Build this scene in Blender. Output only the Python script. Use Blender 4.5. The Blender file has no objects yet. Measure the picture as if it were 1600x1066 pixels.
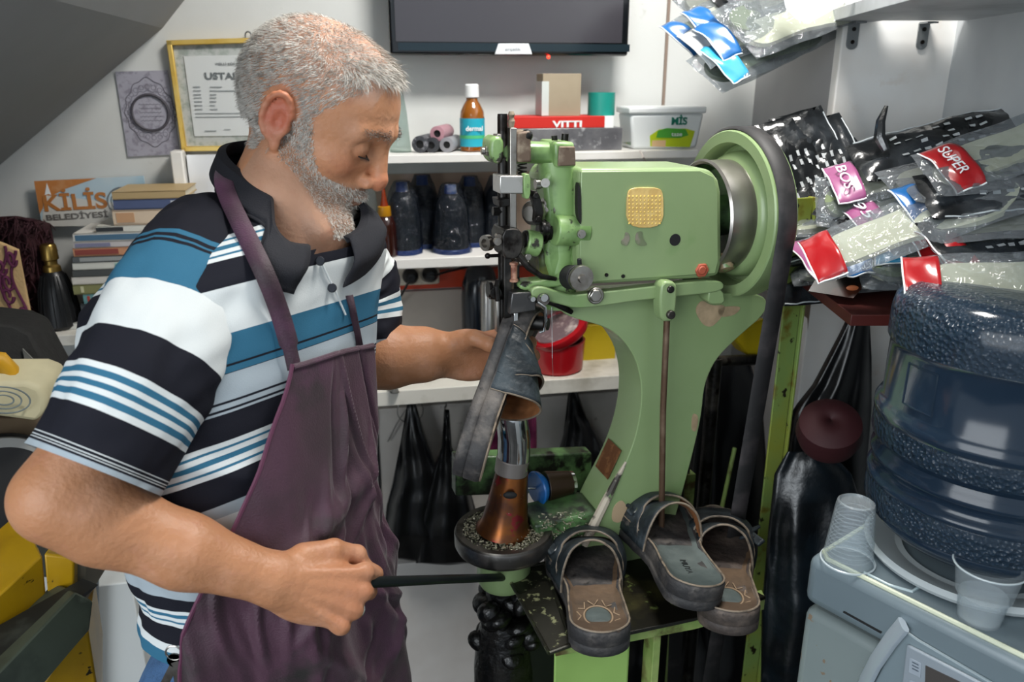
import bpy, bmesh, math, random
import numpy as np
from mathutils import Vector, Matrix, noise

S = bpy.context.scene
COL = S.collection
PI = math.pi
random.seed(7); RNG = np.random.default_rng(7)

# ---------------------------------------------------------------- camera, world, lights, exposure
FPX = 1250.0
PITCH = math.radians(18.3)
CAMZ = 1.58
cam = bpy.data.objects.new('camera', bpy.data.cameras.new('camera')); COL.objects.link(cam)
cam.location = (0, 0, CAMZ)
cam.rotation_euler = (PI/2-PITCH, 0, 0)
cam.data.sensor_width = 36; cam.data.lens = 36*FPX/1600
cam.data.clip_start = 0.02
cam.data.dof.use_dof = True; cam.data.dof.focus_distance = 1.08; cam.data.dof.aperture_fstop = 5.0
S.camera = cam
w = bpy.data.worlds.new('world'); S.world = w; w.use_nodes = True
w.node_tree.nodes['Background'].inputs[0].default_value = (0.80, 0.90, 1.0, 1)
w.node_tree.nodes['Background'].inputs[1].default_value = 0.62

def area(name, loc, aim, size, power, col, sy=None):
    d = bpy.data.lights.new(name, 'AREA'); d.energy = power; d.color = col
    d.shape = 'RECTANGLE'; d.size = size; d.size_y = sy or size
    o = bpy.data.objects.new(name, d); COL.objects.link(o); o.location = loc
    o.rotation_euler = (Vector(aim)-Vector(loc)).to_track_quat('-Z', 'Y').to_euler()
    return o
area('shopfront_daylight', (-1.15, -0.75, 2.0), (0.0, 1.15, 1.2), 1.6, 46, (0.90, 0.96, 1.0), 1.8)
area('ceiling_tube_light', (0.06, 1.02, 2.44), (-0.02, 1.36, 0), 0.9, 50, (1.0, 0.97, 0.92), 0.25)
S.view_settings.view_transform = 'Standard'; S.view_settings.look = 'None'
S.view_settings.gamma = 1.0; S.view_settings.use_curve_mapping = False
S.view_settings.exposure = 0.22
S.cycles.max_bounces = 8; S.cycles.transparent_max_bounces = 24

# ---------------------------------------------------------------- where a pixel's ray meets the real surfaces
CAM = Vector((0, 0, CAMZ))
FW = Vector((0, math.cos(PITCH), -math.sin(PITCH))); UP = Vector((0, math.sin(PITCH), math.cos(PITCH)))
def ray(px, py): return Vector(((px-800)/FPX, 0, 0)) + UP*((533-py)/FPX) + FW
def Z(px, py, zc): return CAM + ray(px, py)*zc            # at distance zc along the optical axis
def G(px, py, z):                                           # on the horizontal plane z
    r = ray(px, py); return CAM + r*((z-CAMZ)/r.z)
class Plane:                                                # vertical plane: point o, azimuth of its horizontal direction
    def __init__(s, o, deg):
        a = math.radians(deg); s.o = Vector(o); s.e = Vector((math.cos(a), math.sin(a), 0)); s.n = Vector((math.sin(a), -math.cos(a), 0))
    def __call__(s, px, py, off=0.0):
        r = ray(px, py); o = s.o + s.n*off
        return CAM + r*((o-CAM).dot(s.n)/r.dot(s.n))
    def R(s): return Matrix((s.e, -s.n, Vector((0, 0, 1)))).transposed()   # local x along the wall, y into it

# ---------------------------------------------------------------- materials
def hexc(h):
    if not isinstance(h, str): return tuple(h)[:3]
    h = h.lstrip('#'); c = [int(h[i:i+2], 16)/255 for i in (0, 2, 4)]
    return tuple(x/12.92 if x <= .04045 else ((x+.055)/1.055)**2.4 for x in c)
_m = {}
def M(name, col='#888888', rough=.5, metal=0, var=None, bump=None, spec=None, coat=0, trans=0, alpha=1, emit=None, sss=0, ior=None, attr=None, film=None, sheen=0):
    """var = list of (colour, scale, lo, hi[, detail]): procedural patches over the base colour; attr = name of a colour attribute"""
    if name in _m: return _m[name]
    m = bpy.data.materials.new(name); m.use_nodes = True; _m[name] = m
    N = m.node_tree.nodes; L = m.node_tree.links; b = N['Principled BSDF']
    b.inputs['Base Color'].default_value = (*hexc(col), 1)
    b.inputs['Roughness'].default_value = rough; b.inputs['Metallic'].default_value = metal
    if spec is not None: b.inputs['Specular IOR Level'].default_value = spec
    if coat: b.inputs['Coat Weight'].default_value = coat; b.inputs['Coat Roughness'].default_value = .12
    if trans: b.inputs['Transmission Weight'].default_value = trans
    if ior: b.inputs['IOR'].default_value = ior
    if sheen: b.inputs['Sheen Weight'].default_value = sheen
    if alpha < 1: b.inputs['Alpha'].default_value = alpha
    if emit: b.inputs['Emission Color'].default_value = (*hexc(emit[0]), 1); b.inputs['Emission Strength'].default_value = emit[1]
    if sss: b.inputs['Subsurface Weight'].default_value = sss; b.inputs['Subsurface Radius'].default_value = (.012, .005, .003); b.inputs['Subsurface Scale'].default_value = .6
    tc = N.new('ShaderNodeTexCoord')
    cur = None
    if attr:
        a = N.new('ShaderNodeAttribute'); a.attribute_name = attr; cur = a.outputs['Color']
    for v in (var or []):
        c, sc, lo, hi = v[:4]
        n = N.new('ShaderNodeTexNoise'); n.inputs['Scale'].default_value = sc; n.inputs['Detail'].default_value = v[4] if len(v) > 4 else 4
        n.inputs['Roughness'].default_value = .6
        L.new(tc.outputs['Object'], n.inputs['Vector'])
        r = N.new('ShaderNodeMapRange'); r.inputs['From Min'].default_value = lo; r.inputs['From Max'].default_value = hi
        L.new(n.outputs['Fac'], r.inputs['Value'])
        x = N.new('ShaderNodeMix'); x.data_type = 'RGBA'
        L.new(r.outputs['Result'], x.inputs['Factor'])
        if cur is not None: L.new(cur, x.inputs[6])
        else: x.inputs[6].default_value = (*hexc(col), 1)
        x.inputs[7].default_value = (*hexc(c), 1)
        cur = x.outputs[2]
    if cur is not None: L.new(cur, b.inputs['Base Color'])
    if bump:
        sc, st = bump[:2]; n = N.new('ShaderNodeTexVoronoi' if len(bump) > 2 else 'ShaderNodeTexNoise')
        n.inputs['Scale'].default_value = sc
        if len(bump) == 2: n.inputs['Detail'].default_value = 5
        L.new(tc.outputs['Object'], n.inputs['Vector'])
        u = N.new('ShaderNodeBump'); u.inputs['Strength'].default_value = st; u.inputs['Distance'].default_value = .004
        L.new(n.outputs[0], u.inputs['Height']); L.new(u.outputs[0], b.inputs['Normal'])
    return m
def clear_film(name, tint='#ffffff', fac=.22, rough=.08, bump=(60, .8), body=(.22, .235, .25)):
    """thin crinkled plastic film: mostly see-through with sharp highlights"""
    if name in _m: return _m[name]
    m = bpy.data.materials.new(name); m.use_nodes = True; _m[name] = m
    N = m.node_tree.nodes; L = m.node_tree.links; N.remove(N['Principled BSDF'])
    t = N.new('ShaderNodeBsdfTransparent'); t.inputs[0].default_value = (*hexc(tint), 1)
    g = N.new('ShaderNodeBsdfPrincipled'); g.inputs['Base Color'].default_value = (*body, 1); g.inputs['Roughness'].default_value = rough
    g.inputs['Specular IOR Level'].default_value = 1.0
    tc = N.new('ShaderNodeTexCoord'); n = N.new('ShaderNodeTexNoise'); n.inputs['Scale'].default_value = bump[0]; n.inputs['Detail'].default_value = 3
    n.inputs['Distortion'].default_value = 1.5
    L.new(tc.outputs['Object'], n.inputs['Vector'])
    u = N.new('ShaderNodeBump'); u.inputs['Strength'].default_value = bump[1]; u.inputs['Distance'].default_value = .01
    L.new(n.outputs[0], u.inputs['Height']); L.new(u.outputs[0], g.inputs['Normal'])
    x = N.new('ShaderNodeMixShader'); x.inputs[0].default_value = fac
    L.new(t.outputs[0], x.inputs[1]); L.new(g.outputs[0], x.inputs[2]); L.new(x.outputs[0], N['Material Output'].inputs[0])
    return m
def stripes(name, stops, attr='s', rough=.85, bumpy=True):
    """cloth whose colour bands follow a float attribute: stops = [(position, colour), ...] constant steps"""
    m = bpy.data.materials.new(name); m.use_nodes = True
    N = m.node_tree.nodes; L = m.node_tree.links; b = N['Principled BSDF']; b.inputs['Roughness'].default_value = rough
    b.inputs['Specular IOR Level'].default_value = .2
    a = N.new('ShaderNodeAttribute'); a.attribute_name = attr
    cur = None
    for k in range(0, len(stops), 28):
        r = N.new('ShaderNodeValToRGB'); r.color_ramp.interpolation = 'CONSTANT'
        seg = stops[k:k+28]
        while len(r.color_ramp.elements) < len(seg): r.color_ramp.elements.new(1)
        for e, (p, c) in zip(r.color_ramp.elements, seg): e.position = p; e.color = (*hexc(c), 1)
        L.new(a.outputs['Fac'], r.inputs[0])
        if cur is None: cur = r.outputs[0]
        else:
            x = N.new('ShaderNodeMix'); x.data_type = 'RGBA'
            g = N.new('ShaderNodeMath'); g.operation = 'GREATER_THAN'; g.inputs[1].default_value = seg[0][0]
            L.new(a.outputs['Fac'], g.inputs[0]); L.new(g.outputs[0], x.inputs['Factor'])
            L.new(cur, x.inputs[6]); L.new(r.outputs[0], x.inputs[7]); cur = x.outputs[2]
    L.new(cur, b.inputs['Base Color'])
    tc = N.new('ShaderNodeTexCoord'); n = N.new('ShaderNodeTexNoise'); n.inputs['Scale'].default_value = 900; L.new(tc.outputs['Object'], n.inputs['Vector'])
    u = N.new('ShaderNodeBump'); u.inputs['Strength'].default_value = .25; u.inputs['Distance'].default_value = .001
    L.new(n.outputs[0], u.inputs['Height']); L.new(u.outputs[0], b.inputs['Normal'])
    return m

# ---------------------------------------------------------------- objects
def tag(o, label=None, cat=None, group=None, kind=None):
    if label: o['label'] = label
    if cat: o['category'] = cat
    if group: o['group'] = group
    if kind: o['kind'] = kind
    return o
def T(name, label, cat, loc=(0, 0, 0), rz=0, group=None):
    o = bpy.data.objects.new(name, None); o.empty_display_size = .05; COL.objects.link(o)
    o.location = loc; o.rotation_euler = (0, 0, rz)
    return tag(o, label, cat, group)
def wm(o):
    m = Matrix.Identity(4)
    while o: m = Matrix.LocRotScale(o.location, o.rotation_euler, o.scale) @ m; o = o.parent
    return m
def kids(o): return [c for c in bpy.data.objects if c.parent == o]
def copy_tree(o, parent=None, label=None):
    c = o.copy(); COL.objects.link(c)
    if parent: c.parent = parent
    if label: c['label'] = label
    for k in kids(o): copy_tree(k, c)
    return c
def euler_to(o, R): o.rotation_euler = R.to_3x3().to_euler()

class MB:
    def __init__(s): s.v = []; s.f = []; s.m = []; s.attr = {}
    def add(s, vs, fs, m=0):
        k = len(s.v); s.v += [tuple(x) for x in vs]; s.f += [tuple(i+k for i in f) for f in fs]; s.m += [m]*len(fs); return s
    def box(s, c, d, R=None, m=0):
        c = Vector(c); d = Vector(d)/2; vs = []
        for x in (-1, 1):
            for y in (-1, 1):
                for z in (-1, 1):
                    q = Vector((x*d.x, y*d.y, z*d.z)); vs.append(c+(R @ q if R is not None else q))
        return s.add(vs, [(0, 1, 3, 2), (4, 6, 7, 5), (0, 4, 5, 1), (2, 3, 7, 6), (0, 2, 6, 4), (1, 5, 7, 3)], m)
    def prism(s, pts, vec, m=0):
        n = len(pts); vec = Vector(vec); a = [Vector(p) for p in pts]
        nn = Vector((0, 0, 0))
        for i in range(n): nn += a[i].cross(a[(i+1) % n])
        if nn.dot(vec) > 0: a.reverse()
        vs = a+[p+vec for p in a]
        return s.add(vs, [tuple(range(n)), tuple(range(2*n-1, n-1, -1))]+[(i, i+n, (i+1) % n+n, (i+1) % n) for i in range(n)], m)
    def frame(s, ax):
        ax = ax.normalized(); t = Vector((0, 0, 1)) if abs(ax.z) < .9 else Vector((1, 0, 0))
        u = ax.cross(t).normalized(); return u, ax.cross(u).normalized()
    def cyl(s, a, b, r, r2=None, n=20, m=0, cap=True):
        return s.lathe([(r, 0), (r if r2 is None else r2, (Vector(b)-Vector(a)).length)], a, Vector(b)-Vector(a), n, m, cap)
    def lathe(s, prof, o, ax=(0, 0, 1), n=32, m=0, cap=True, ref=None):
        o = Vector(o); ax = Vector(ax).normalized(); u, v = s.frame(ax)
        vs = []; fs = []
        for r, h in prof:
            for i in range(n):
                t = 2*PI*i/n; vs.append(o+ax*h+(u*math.cos(t)+v*math.sin(t))*r)
        for j in range(len(prof)-1):
            for i in range(n): fs.append((j*n+i, j*n+(i+1) % n, (j+1)*n+(i+1) % n, (j+1)*n+i))
        if cap:
            if prof[0][0] > 1e-6: fs.append(tuple(range(n-1, -1, -1)))
            if prof[-1][0] > 1e-6: fs.append(tuple((len(prof)-1)*n+i for i in range(n)))
        return s.add(vs, fs, m)
    def tube(s, pts, r, n=10, closed=False, m=0, cap=True, flat=None, upv=None):
        P = [Vector(p) for p in pts]; N = len(P); vs = []; fs = []
        u = None
        for i in range(N):
            if closed: t = P[(i+1) % N]-P[i-1]
            else: t = P[min(i+1, N-1)]-P[max(i-1, 0)]
            t.normalize()
            if upv is not None: uu = Vector(upv).cross(t).normalized()
            elif u is None: uu = s.frame(t)[0]
            else: uu = (u-t*u.dot(t)).normalized()
            u = uu; v = t.cross(u)
            ri = r[i] if isinstance(r, (list, tuple)) else r
            for k in range(n):
                a = 2*PI*k/n
                if flat:
                    ca, sa = math.cos(a), math.sin(a); q = 4
                    den = (abs(ca)**q+abs(sa)**q)**(1/q); f0, f1 = flat
                    vs.append(P[i]+u*(ca/den*f0*ri)+v*(sa/den*f1*ri))
                else: vs.append(P[i]+(u*math.cos(a)+v*math.sin(a))*ri)
        for i in range(N if closed else N-1):
            j = (i+1) % N
            for k in range(n): fs.append((i*n+k, i*n+(k+1) % n, j*n+(k+1) % n, j*n+k))
        if cap and not closed: fs.append(tuple(range(n-1, -1, -1))); fs.append(tuple((N-1)*n+k for k in range(n)))
        return s.add(vs, fs, m)
    def ell(s, c, r, R=None, nu=20, nv=12, m=0):
        c = Vector(c); r = (r, r, r) if isinstance(r, (int, float)) else r; vs = []; fs = []
        for j in range(nv+1):
            p = PI*j/nv
            for i in range(nu):
                t = 2*PI*i/nu; q = Vector((r[0]*math.sin(p)*math.cos(t), r[1]*math.sin(p)*math.sin(t), r[2]*math.cos(p)))
                vs.append(c+(R @ q if R is not None else q))
        for j in range(nv):
            for i in range(nu): fs.append((j*nu+i, (j+1)*nu+i, (j+1)*nu+(i+1) % nu, j*nu+(i+1) % nu))
        return s.add(vs, fs, m)
    def grid(s, fn, nu, nv, closeu=False, m=0):
        vs = [fn(i/(nu if closeu else nu-1), j/(nv-1)) for j in range(nv) for i in range(nu)]; fs = []
        for j in range(nv-1):
            for i in range(nu if closeu else nu-1):
                a = j*nu+i; b = j*nu+(i+1) % nu; fs.append((a, b, b+nu, a+nu))
        return s.add(vs, fs, m)
    def quad(s, a, b, c, d, m=0): return s.add([a, b, c, d], [(0, 1, 2, 3)], m)
    def build(s, name, mat, parent=None, label=None, cat=None, group=None, kind=None, bevel=0, smooth=True, sub=0, solid=0, angle=35, local=False, seg=2, weld=True):
        V = np.array(s.v, dtype=float).reshape(-1, 3)
        if parent is not None:
            if not local:
                I = np.array(wm(parent).inverted()); V = V @ I[:3, :3].T + I[:3, 3]
            o0 = None
        elif local: o0 = (0, 0, 0)
        else:
            o0 = ((V[:, 0].min()+V[:, 0].max())/2, (V[:, 1].min()+V[:, 1].max())/2, V[:, 2].min()); V = V-np.array(o0)
        me = bpy.data.meshes.new(name); me.from_pydata(V.tolist(), [], s.f)
        ms = mat if isinstance(mat, (list, tuple)) else [mat]
        for x in ms: me.materials.append(x)
        if len(ms) > 1: me.polygons.foreach_set('material_index', s.m)
        for k, arr in s.attr.items():
            arr = np.asarray(arr, dtype=float)
            if arr.ndim == 1:
                at = me.attributes.new(k, 'FLOAT', 'POINT'); at.data.foreach_set('value', arr)
            else:
                at = me.attributes.new(k, 'FLOAT_COLOR', 'POINT'); at.data.foreach_set('color', np.c_[arr, np.ones(len(arr))].ravel())
        if weld or smooth:
            bm = bmesh.new(); bm.from_mesh(me)
            if weld: bmesh.ops.remove_doubles(bm, verts=bm.verts, dist=2e-5)
            bmesh.ops.recalc_face_normals(bm, faces=bm.faces); bm.to_mesh(me); bm.free()
        if smooth:
            me.polygons.foreach_set('use_smooth', [True]*len(me.polygons)); me.set_sharp_from_angle(angle=math.radians(angle))
        me.update()
        o = bpy.data.objects.new(name, me); COL.objects.link(o)
        if parent is not None: o.parent = parent
        else: o.location = o0
        if solid: d = o.modifiers.new('solid', 'SOLIDIFY'); d.thickness = solid; d.offset = 0
        if bevel:
            d = o.modifiers.new('bevel', 'BEVEL'); d.width = bevel; d.segments = seg; d.limit_method = 'ANGLE'; d.angle_limit = math.radians(30)
            d.harden_normals = False
        if sub: d = o.modifiers.new('sub', 'SUBSURF'); d.levels = sub; d.render_levels = sub
        return tag(o, label, cat, group, kind)

def text_on(parent, s, o, ex, ey, h, mat, name='lettering', wfit=None, align='LEFT', thick=.0004, shear=0, bold=0):
    """letters as a thin mesh: o = base point, ex = reading direction, ey = up direction, h = letter height"""
    cu = bpy.data.curves.new('t', 'FONT'); cu.body = s; cu.size = h/0.70; cu.extrude = thick; cu.align_x = align; cu.shear = shear; cu.offset = bold*h
    ob = bpy.data.objects.new('t', cu); COL.objects.link(ob)
    bpy.context.view_layer.update()
    me = bpy.data.meshes.new_from_object(ob.evaluated_get(bpy.context.evaluated_depsgraph_get()))
    bpy.data.objects.remove(ob); bpy.data.curves.remove(cu)
    V = np.zeros(len(me.vertices)*3); me.vertices.foreach_get('co', V); V = V.reshape(-1, 3)
    if len(V) == 0: return None
    if wfit: V[:, 0] *= wfit/max(1e-6, V[:, 0].max()-V[:, 0].min())
    ex = Vector(ex).normalized(); ey = Vector(ey).normalized(); ez = ex.cross(ey)
    B = np.array((ex, ey, ez)); V = V @ B + np.array(Vector(o))
    mb = MB(); mb.v = [tuple(v) for v in V]; mb.f = [tuple(p.vertices) for p in me.polygons]; mb.m = [0]*len(mb.f)
    bpy.data.meshes.remove(me)
    return mb.build(name, mat, parent, smooth=False, weld=False)

# ---------------------------------------------------------------- smooth organic surfaces
def smin(a, b, k):
    h = np.clip(.5+.5*(b-a)/k, 0, 1); return b*(1-h)+a*h-k*h*(1-h)
def smax(a, b, k): return -smin(-a, -b, k)
def d_cap(p, a, b, ra, rb):
    a = np.array(a, float); b = np.array(b, float); ab = b-a; t = np.clip((p-a) @ ab/(ab @ ab), 0, 1)
    return np.linalg.norm(p-a-t[:, None]*ab, axis=1)-(ra+(rb-ra)*t)
def d_ell(p, c, r, R=None):
    q = p-np.array(c, float)
    if R is not None: q = q @ np.array(R)
    r = np.array(r, float); k0 = np.linalg.norm(q/r, axis=1); k1 = np.linalg.norm(q/(r*r), axis=1)
    return k0*(k0-1)/np.maximum(k1, 1e-9)
def surfnets(f, lo, hi, h):
    lo = np.array(lo, float); hi = np.array(hi, float); n = np.ceil((hi-lo)/h).astype(int)+1
    xs = [lo[i]+h*np.arange(n[i]) for i in range(3)]
    D = np.empty(n)
    for i in range(n[0]):
        g = np.stack(np.meshgrid(xs[0][i:i+1], xs[1], xs[2], indexing='ij'), -1).reshape(-1, 3)
        D[i] = f(g).reshape(n[1], n[2])
    ins = D < 0
    c = n-1; cnt = np.zeros(c, int); acc = np.zeros((*c, 3)); num = np.zeros(c)
    for dx in (0, 1):
        for dy in (0, 1):
            for dz in (0, 1): cnt += ins[dx:dx+c[0], dy:dy+c[1], dz:dz+c[2]]
    act = (cnt > 0) & (cnt < 8)
    for ax in range(3):
        o1, o2 = [a for a in range(3) if a != ax]
        for p in (0, 1):
            for q in (0, 1):
                off = [0, 0, 0]; off[o1] = p; off[o2] = q; off2 = list(off); off2[ax] = 1
                A = D[off[0]:off[0]+c[0], off[1]:off[1]+c[1], off[2]:off[2]+c[2]]
                B = D[off2[0]:off2[0]+c[0], off2[1]:off2[1]+c[1], off2[2]:off2[2]+c[2]]
                cr = (A < 0) != (B < 0)
                t = np.where(cr, A/np.where(cr, A-B, 1), 0)
                num += cr; acc[..., o1] += cr*p; acc[..., o2] += cr*q; acc[..., ax] += t*cr
    idx = -np.ones(c, int); ai = np.argwhere(act); idx[act] = np.arange(len(ai))
    V = lo+h*(ai+acc[act]/num[act][:, None])
    F = []
    for ax in range(3):
        o1, o2 = (ax+1) % 3, (ax+2) % 3
        sl = [slice(None)]*3; sl2 = [slice(None)]*3; sl[ax] = slice(0, -1); sl2[ax] = slice(1, None)
        A = ins[tuple(sl)]; B = ins[tuple(sl2)]
        e = np.argwhere(A != B); fl = A[A != B]
        ok = (e[:, o1] > 0) & (e[:, o2] > 0) & (e[:, o1] < c[o1]) & (e[:, o2] < c[o2]); e = e[ok]; fl = fl[ok]
        def ii(a, b):
            g = e.copy(); g[:, o1] -= a; g[:, o2] -= b; return idx[g[:, 0], g[:, 1], g[:, 2]]
        q = np.stack([ii(1, 1), ii(0, 1), ii(0, 0), ii(1, 0)], 1)
        q[~fl] = q[~fl][:, ::-1]; F.append(q)
    return V, np.concatenate(F)
def vnormals(V, F):
    n = np.cross(V[F[:, 2]]-V[F[:, 0]], V[F[:, 3]]-V[F[:, 1]]); N = np.zeros_like(V)
    for k in range(4): np.add.at(N, F[:, k], n)
    return N/np.maximum(np.linalg.norm(N, axis=1), 1e-12)[:, None]
def relax(V, F, it=2, lam=.5):
    for _ in range(it):
        A = np.zeros_like(V); C = np.zeros(len(V))
        for k in range(4):
            for j in (1, 3):
                np.add.at(A, F[:, k], V[F[:, (k+j) % 4]]); np.add.at(C, F[:, k], 1)
        V = V+lam*(A/np.maximum(C, 1)[:, None]-V)
    return V
# ================================================================ the room
W = Plane((0, 1.85, 0), 11.0); WR = W.R()
def onp(pl, px, z, off=0.0):
    a, b = -900.0, 2500.0
    for _ in range(50):
        c = (a+b)/2
        if pl(px, c, off).z > z: a = c
        else: b = c
    return pl(px, (a+b)/2, off)
def mpp(p): return (Vector(p)-CAM).dot(FW)/FPX
def pbox(mb, pl, x0, y0, x1, y1, o1, o0, m=0):
    """box whose front face (offset o1) covers the pixel rectangle, reaching back to offset o0"""
    xm, ym = (x0+x1)/2, (y0+y1)/2
    a = pl(x0, ym, o1); b = pl(x1, ym, o1); t = pl(xm, y0, o1).z; u = pl(xm, y1, o1).z
    c = (a+b)/2; c.z = (t+u)/2; c = c-pl.n*((o1-o0)/2)
    return mb.box(c, ((b-a).length, abs(o1-o0), abs(t-u)), pl.R(), m)

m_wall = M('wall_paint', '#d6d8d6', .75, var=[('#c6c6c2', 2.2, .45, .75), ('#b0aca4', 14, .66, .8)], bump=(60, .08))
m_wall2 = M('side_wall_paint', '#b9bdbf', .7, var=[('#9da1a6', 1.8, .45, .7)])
m_shelf = M('white_laminate', '#eceae6', .35, var=[('#d6d2c8', 6, .5, .8)])
m_shelfdirty = M('worn_white_laminate', '#dedbd2', .45, var=[('#a8a294', 10, .5, .75)])
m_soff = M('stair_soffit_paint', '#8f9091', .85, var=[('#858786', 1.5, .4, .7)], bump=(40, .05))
m_floor = M('floor_tile', '#3c3a38', .5, var=[('#23211f', 6, .4, .7)])
m_black = M('black_plastic', '#141416', .35)
m_blackm = M('matt_black', '#111113', .7)
m_white = M('white_plastic', '#eef0f0', .4)

MB().box((0, .4, -.05), (5, 5, .1)).build('floor', m_floor, kind='structure', smooth=False)
MB().box((-.3, .55, 2.56), (3.4, 4.0, .1)).build('ceiling', M('ceiling_paint', '#cfd0ce', .85), kind='structure', smooth=False)
ca = W(-900, 500); cb = W(1165, 300)
mb = MB(); L0 = W.o+W.e*(-1.75); L1 = Vector((cb.x, cb.y, 0))
mb.prism([(L0.x, L0.y, 0), (L1.x, L1.y, 0), (L1.x, L1.y, 2.55), (L0.x, L0.y, 2.55)], -W.n*.12)
mb.build('wall_back', m_wall, kind='structure', smooth=False)
mb = MB(); mb.prism([(L0.x, L0.y, 0), (L0.x, L0.y, 2.55), (L0.x+.02, .2, 2.55), (L0.x+.02, .2, 0)], (-.1, 0, 0))
mb.build('wall_left', m_wall, kind='structure', smooth=False)
# right side: niche wall, white pillar board, then the wall that runs towards the viewer
PB = Plane((0, 1.47, 0), 2.0)
pe = onp(PB, 1299, 1.5); pf = onp(PB, 1470, 1.5)
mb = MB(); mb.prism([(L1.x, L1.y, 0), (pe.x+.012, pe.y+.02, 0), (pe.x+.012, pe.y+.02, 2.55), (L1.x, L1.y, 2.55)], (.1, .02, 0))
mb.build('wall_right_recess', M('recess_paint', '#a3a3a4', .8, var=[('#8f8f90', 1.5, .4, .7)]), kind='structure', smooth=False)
mb = MB(); mb.prism([(pe.x, pe.y, 0), (pf.x+.05, pf.y, 0), (pf.x+.05, pf.y+.03, 0), (pe.x, pe.y+.03, 0)], (0, 0, 2.5))
mb.build('wall_right_board', M('pillar_board', '#dfe0df', .5, var=[('#cfc9c2', 3, .45, .7), ('#d4cfc9', 20, .6, .7)]), kind='structure', bevel=.003)
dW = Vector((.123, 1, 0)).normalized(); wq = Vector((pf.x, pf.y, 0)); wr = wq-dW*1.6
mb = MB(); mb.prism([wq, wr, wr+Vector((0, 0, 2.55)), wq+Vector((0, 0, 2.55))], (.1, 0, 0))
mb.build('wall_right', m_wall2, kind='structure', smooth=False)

# the sloping underside of the stair
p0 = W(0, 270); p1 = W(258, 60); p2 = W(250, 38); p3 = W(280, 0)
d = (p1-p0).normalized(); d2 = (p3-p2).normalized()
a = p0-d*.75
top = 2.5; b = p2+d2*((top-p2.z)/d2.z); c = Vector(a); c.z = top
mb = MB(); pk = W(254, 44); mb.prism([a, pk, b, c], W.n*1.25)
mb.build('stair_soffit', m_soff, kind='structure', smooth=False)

# ---------------------------------------------------------------- shelves on the back wall
def shelf(name, px0, px1, yt, yb, off, mat, label, ym=None):
    mb = MB(); xm = (px0+px1)/2
    a = W(px0, (yt+yb)/2, off); b = W(px1, (yt+yb)/2, off)
    zt = W(xm, yt, off).z; zb = W(xm, yb, off).z
    c = (a+b)/2-W.n*((off-.002)/2); c.z = (zt+zb)/2
    mb.box(c, ((b-a).length, off-.002, zt-zb), WR)
    o = mb.build(name, mat, bevel=.0015, label=label, cat='shelf'); return zt
z1 = shelf('wall_shelf', 545, 1090, 239, 252, .17, m_shelf, 'white wall shelf just below the television, carrying bottle and boxes')
z2 = shelf('wall_shelf', 556, 1060, 398, 413, .19, m_shelf, 'white wall shelf holding the bagged thread cones above the sockets')
z3 = shelf('wall_shelf', 566, 1075, 597, 619, .21, m_shelfdirty, 'lowest worn white shelf behind the sandal, with the red tape roll on it')
zl = shelf('wall_shelf', -60, 300, 523, 540, .20, m_shelfdirty, 'white shelf at the left under the stack of books')

# beige glossy panel between the upper two shelves, its white post, and the lower wall panels
mb = MB(); pbox(mb, W, 566, 268, 1042, 392, .012, .001)
mb.build('beige_cabinet_front', M('beige_gloss_panel', '#b79f8d', .18, var=[('#a58f80', 4, .4, .7)], coat=.6), label='glossy beige panel between the upper two wall shelves', cat='panel')
mb = MB(); pbox(mb, W, 283, 236, 302, 520, .05, .001); mb.build('trim_1', m_shelf, kind='structure', bevel=.003)
mb = MB(); pbox(mb, W, 302, 241, 420, 420, .03, .001)
mb.build('mirror_cabinet', M('glossy_white', '#e9eaec', .08, coat=1), label='glossy white cabinet door behind the man under the certificate', cat='cabinet')
mb = MB(); pbox(mb, W, 1039, -60, 1043, 236, .006, .001); mb.build('trim_2', M('corner_seam', '#8d7c70', .8), kind='structure', smooth=False)
mb = MB(); pbox(mb, W, 572, 418, 1060, 444, .02, .001)
mb.build('wall_strip', M('orange_red_strip', '#c2401f', .45, var=[('#8f2c18', 6, .45, .7)]), label='orange red strip running behind the socket bar', cat='strip')
mb = MB(); pbox(mb, W, 560, 418, 572, 600, .03, .001); mb.build('trim_3', M('wood_edge', '#a4703f', .6), kind='structure', smooth=False)
mb = MB(); pbox(mb, W, 578, 447, 1075, 596, .016, .001)
mb.build('splash_panel', M('greyish_panel', '#c6bdb4', .35, var=[('#aea59d', 4, .4, .7)]), label='pale grey panel behind the cables and flask', cat='panel')
mb = MB(); pbox(mb, W, 566, 622, 1100, 1200, .10, .001)
cab = mb.build('base_cabinet', M('cabinet_white', '#d9d4ce', .45, var=[('#bfb8b0', 3, .45, .7), ('#9a938a', 30, .68, .75)]), label='tall white cabinet front below the lowest shelf with hooks', cat='cabinet', bevel=.002)
mb = MB(); pbox(mb, W, 600, 620, 604, 1190, .104, .1); mb.build('door_gap', m_blackm, cab, smooth=False)
mb = MB(); pbox(mb, W, 576, 630, 590, 667, .106, .1); mb.build('hinge_plate', M('brown_plate', '#6d3d22', .6), cab, smooth=False)
mb = MB(); pbox(mb, W, 598, 876, 762, 1090, .135, .105)
mb.build('leaning_board', M('white_board', '#dcd8d4', .5, var=[('#c3bcb6', 3, .4, .7)]), label='plain off-white board leaning below the black bags', cat='board', bevel=.002)
mb = MB(); pbox(mb, W, 142, 912, 226, 1150, .25, .08)
mb.build('white_carton', M('carton_white', '#d8dcdb', .6), label='white carton standing behind the man at his hip', cat='box', bevel=.003)
mb = MB(); pbox(mb, W, -60, 560, 300, 740, .02, .002)
mb.build('back_board', M('grey_backboard', '#a9abad', .7), label='grey board on the wall under the left shelf', cat='board')

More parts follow.
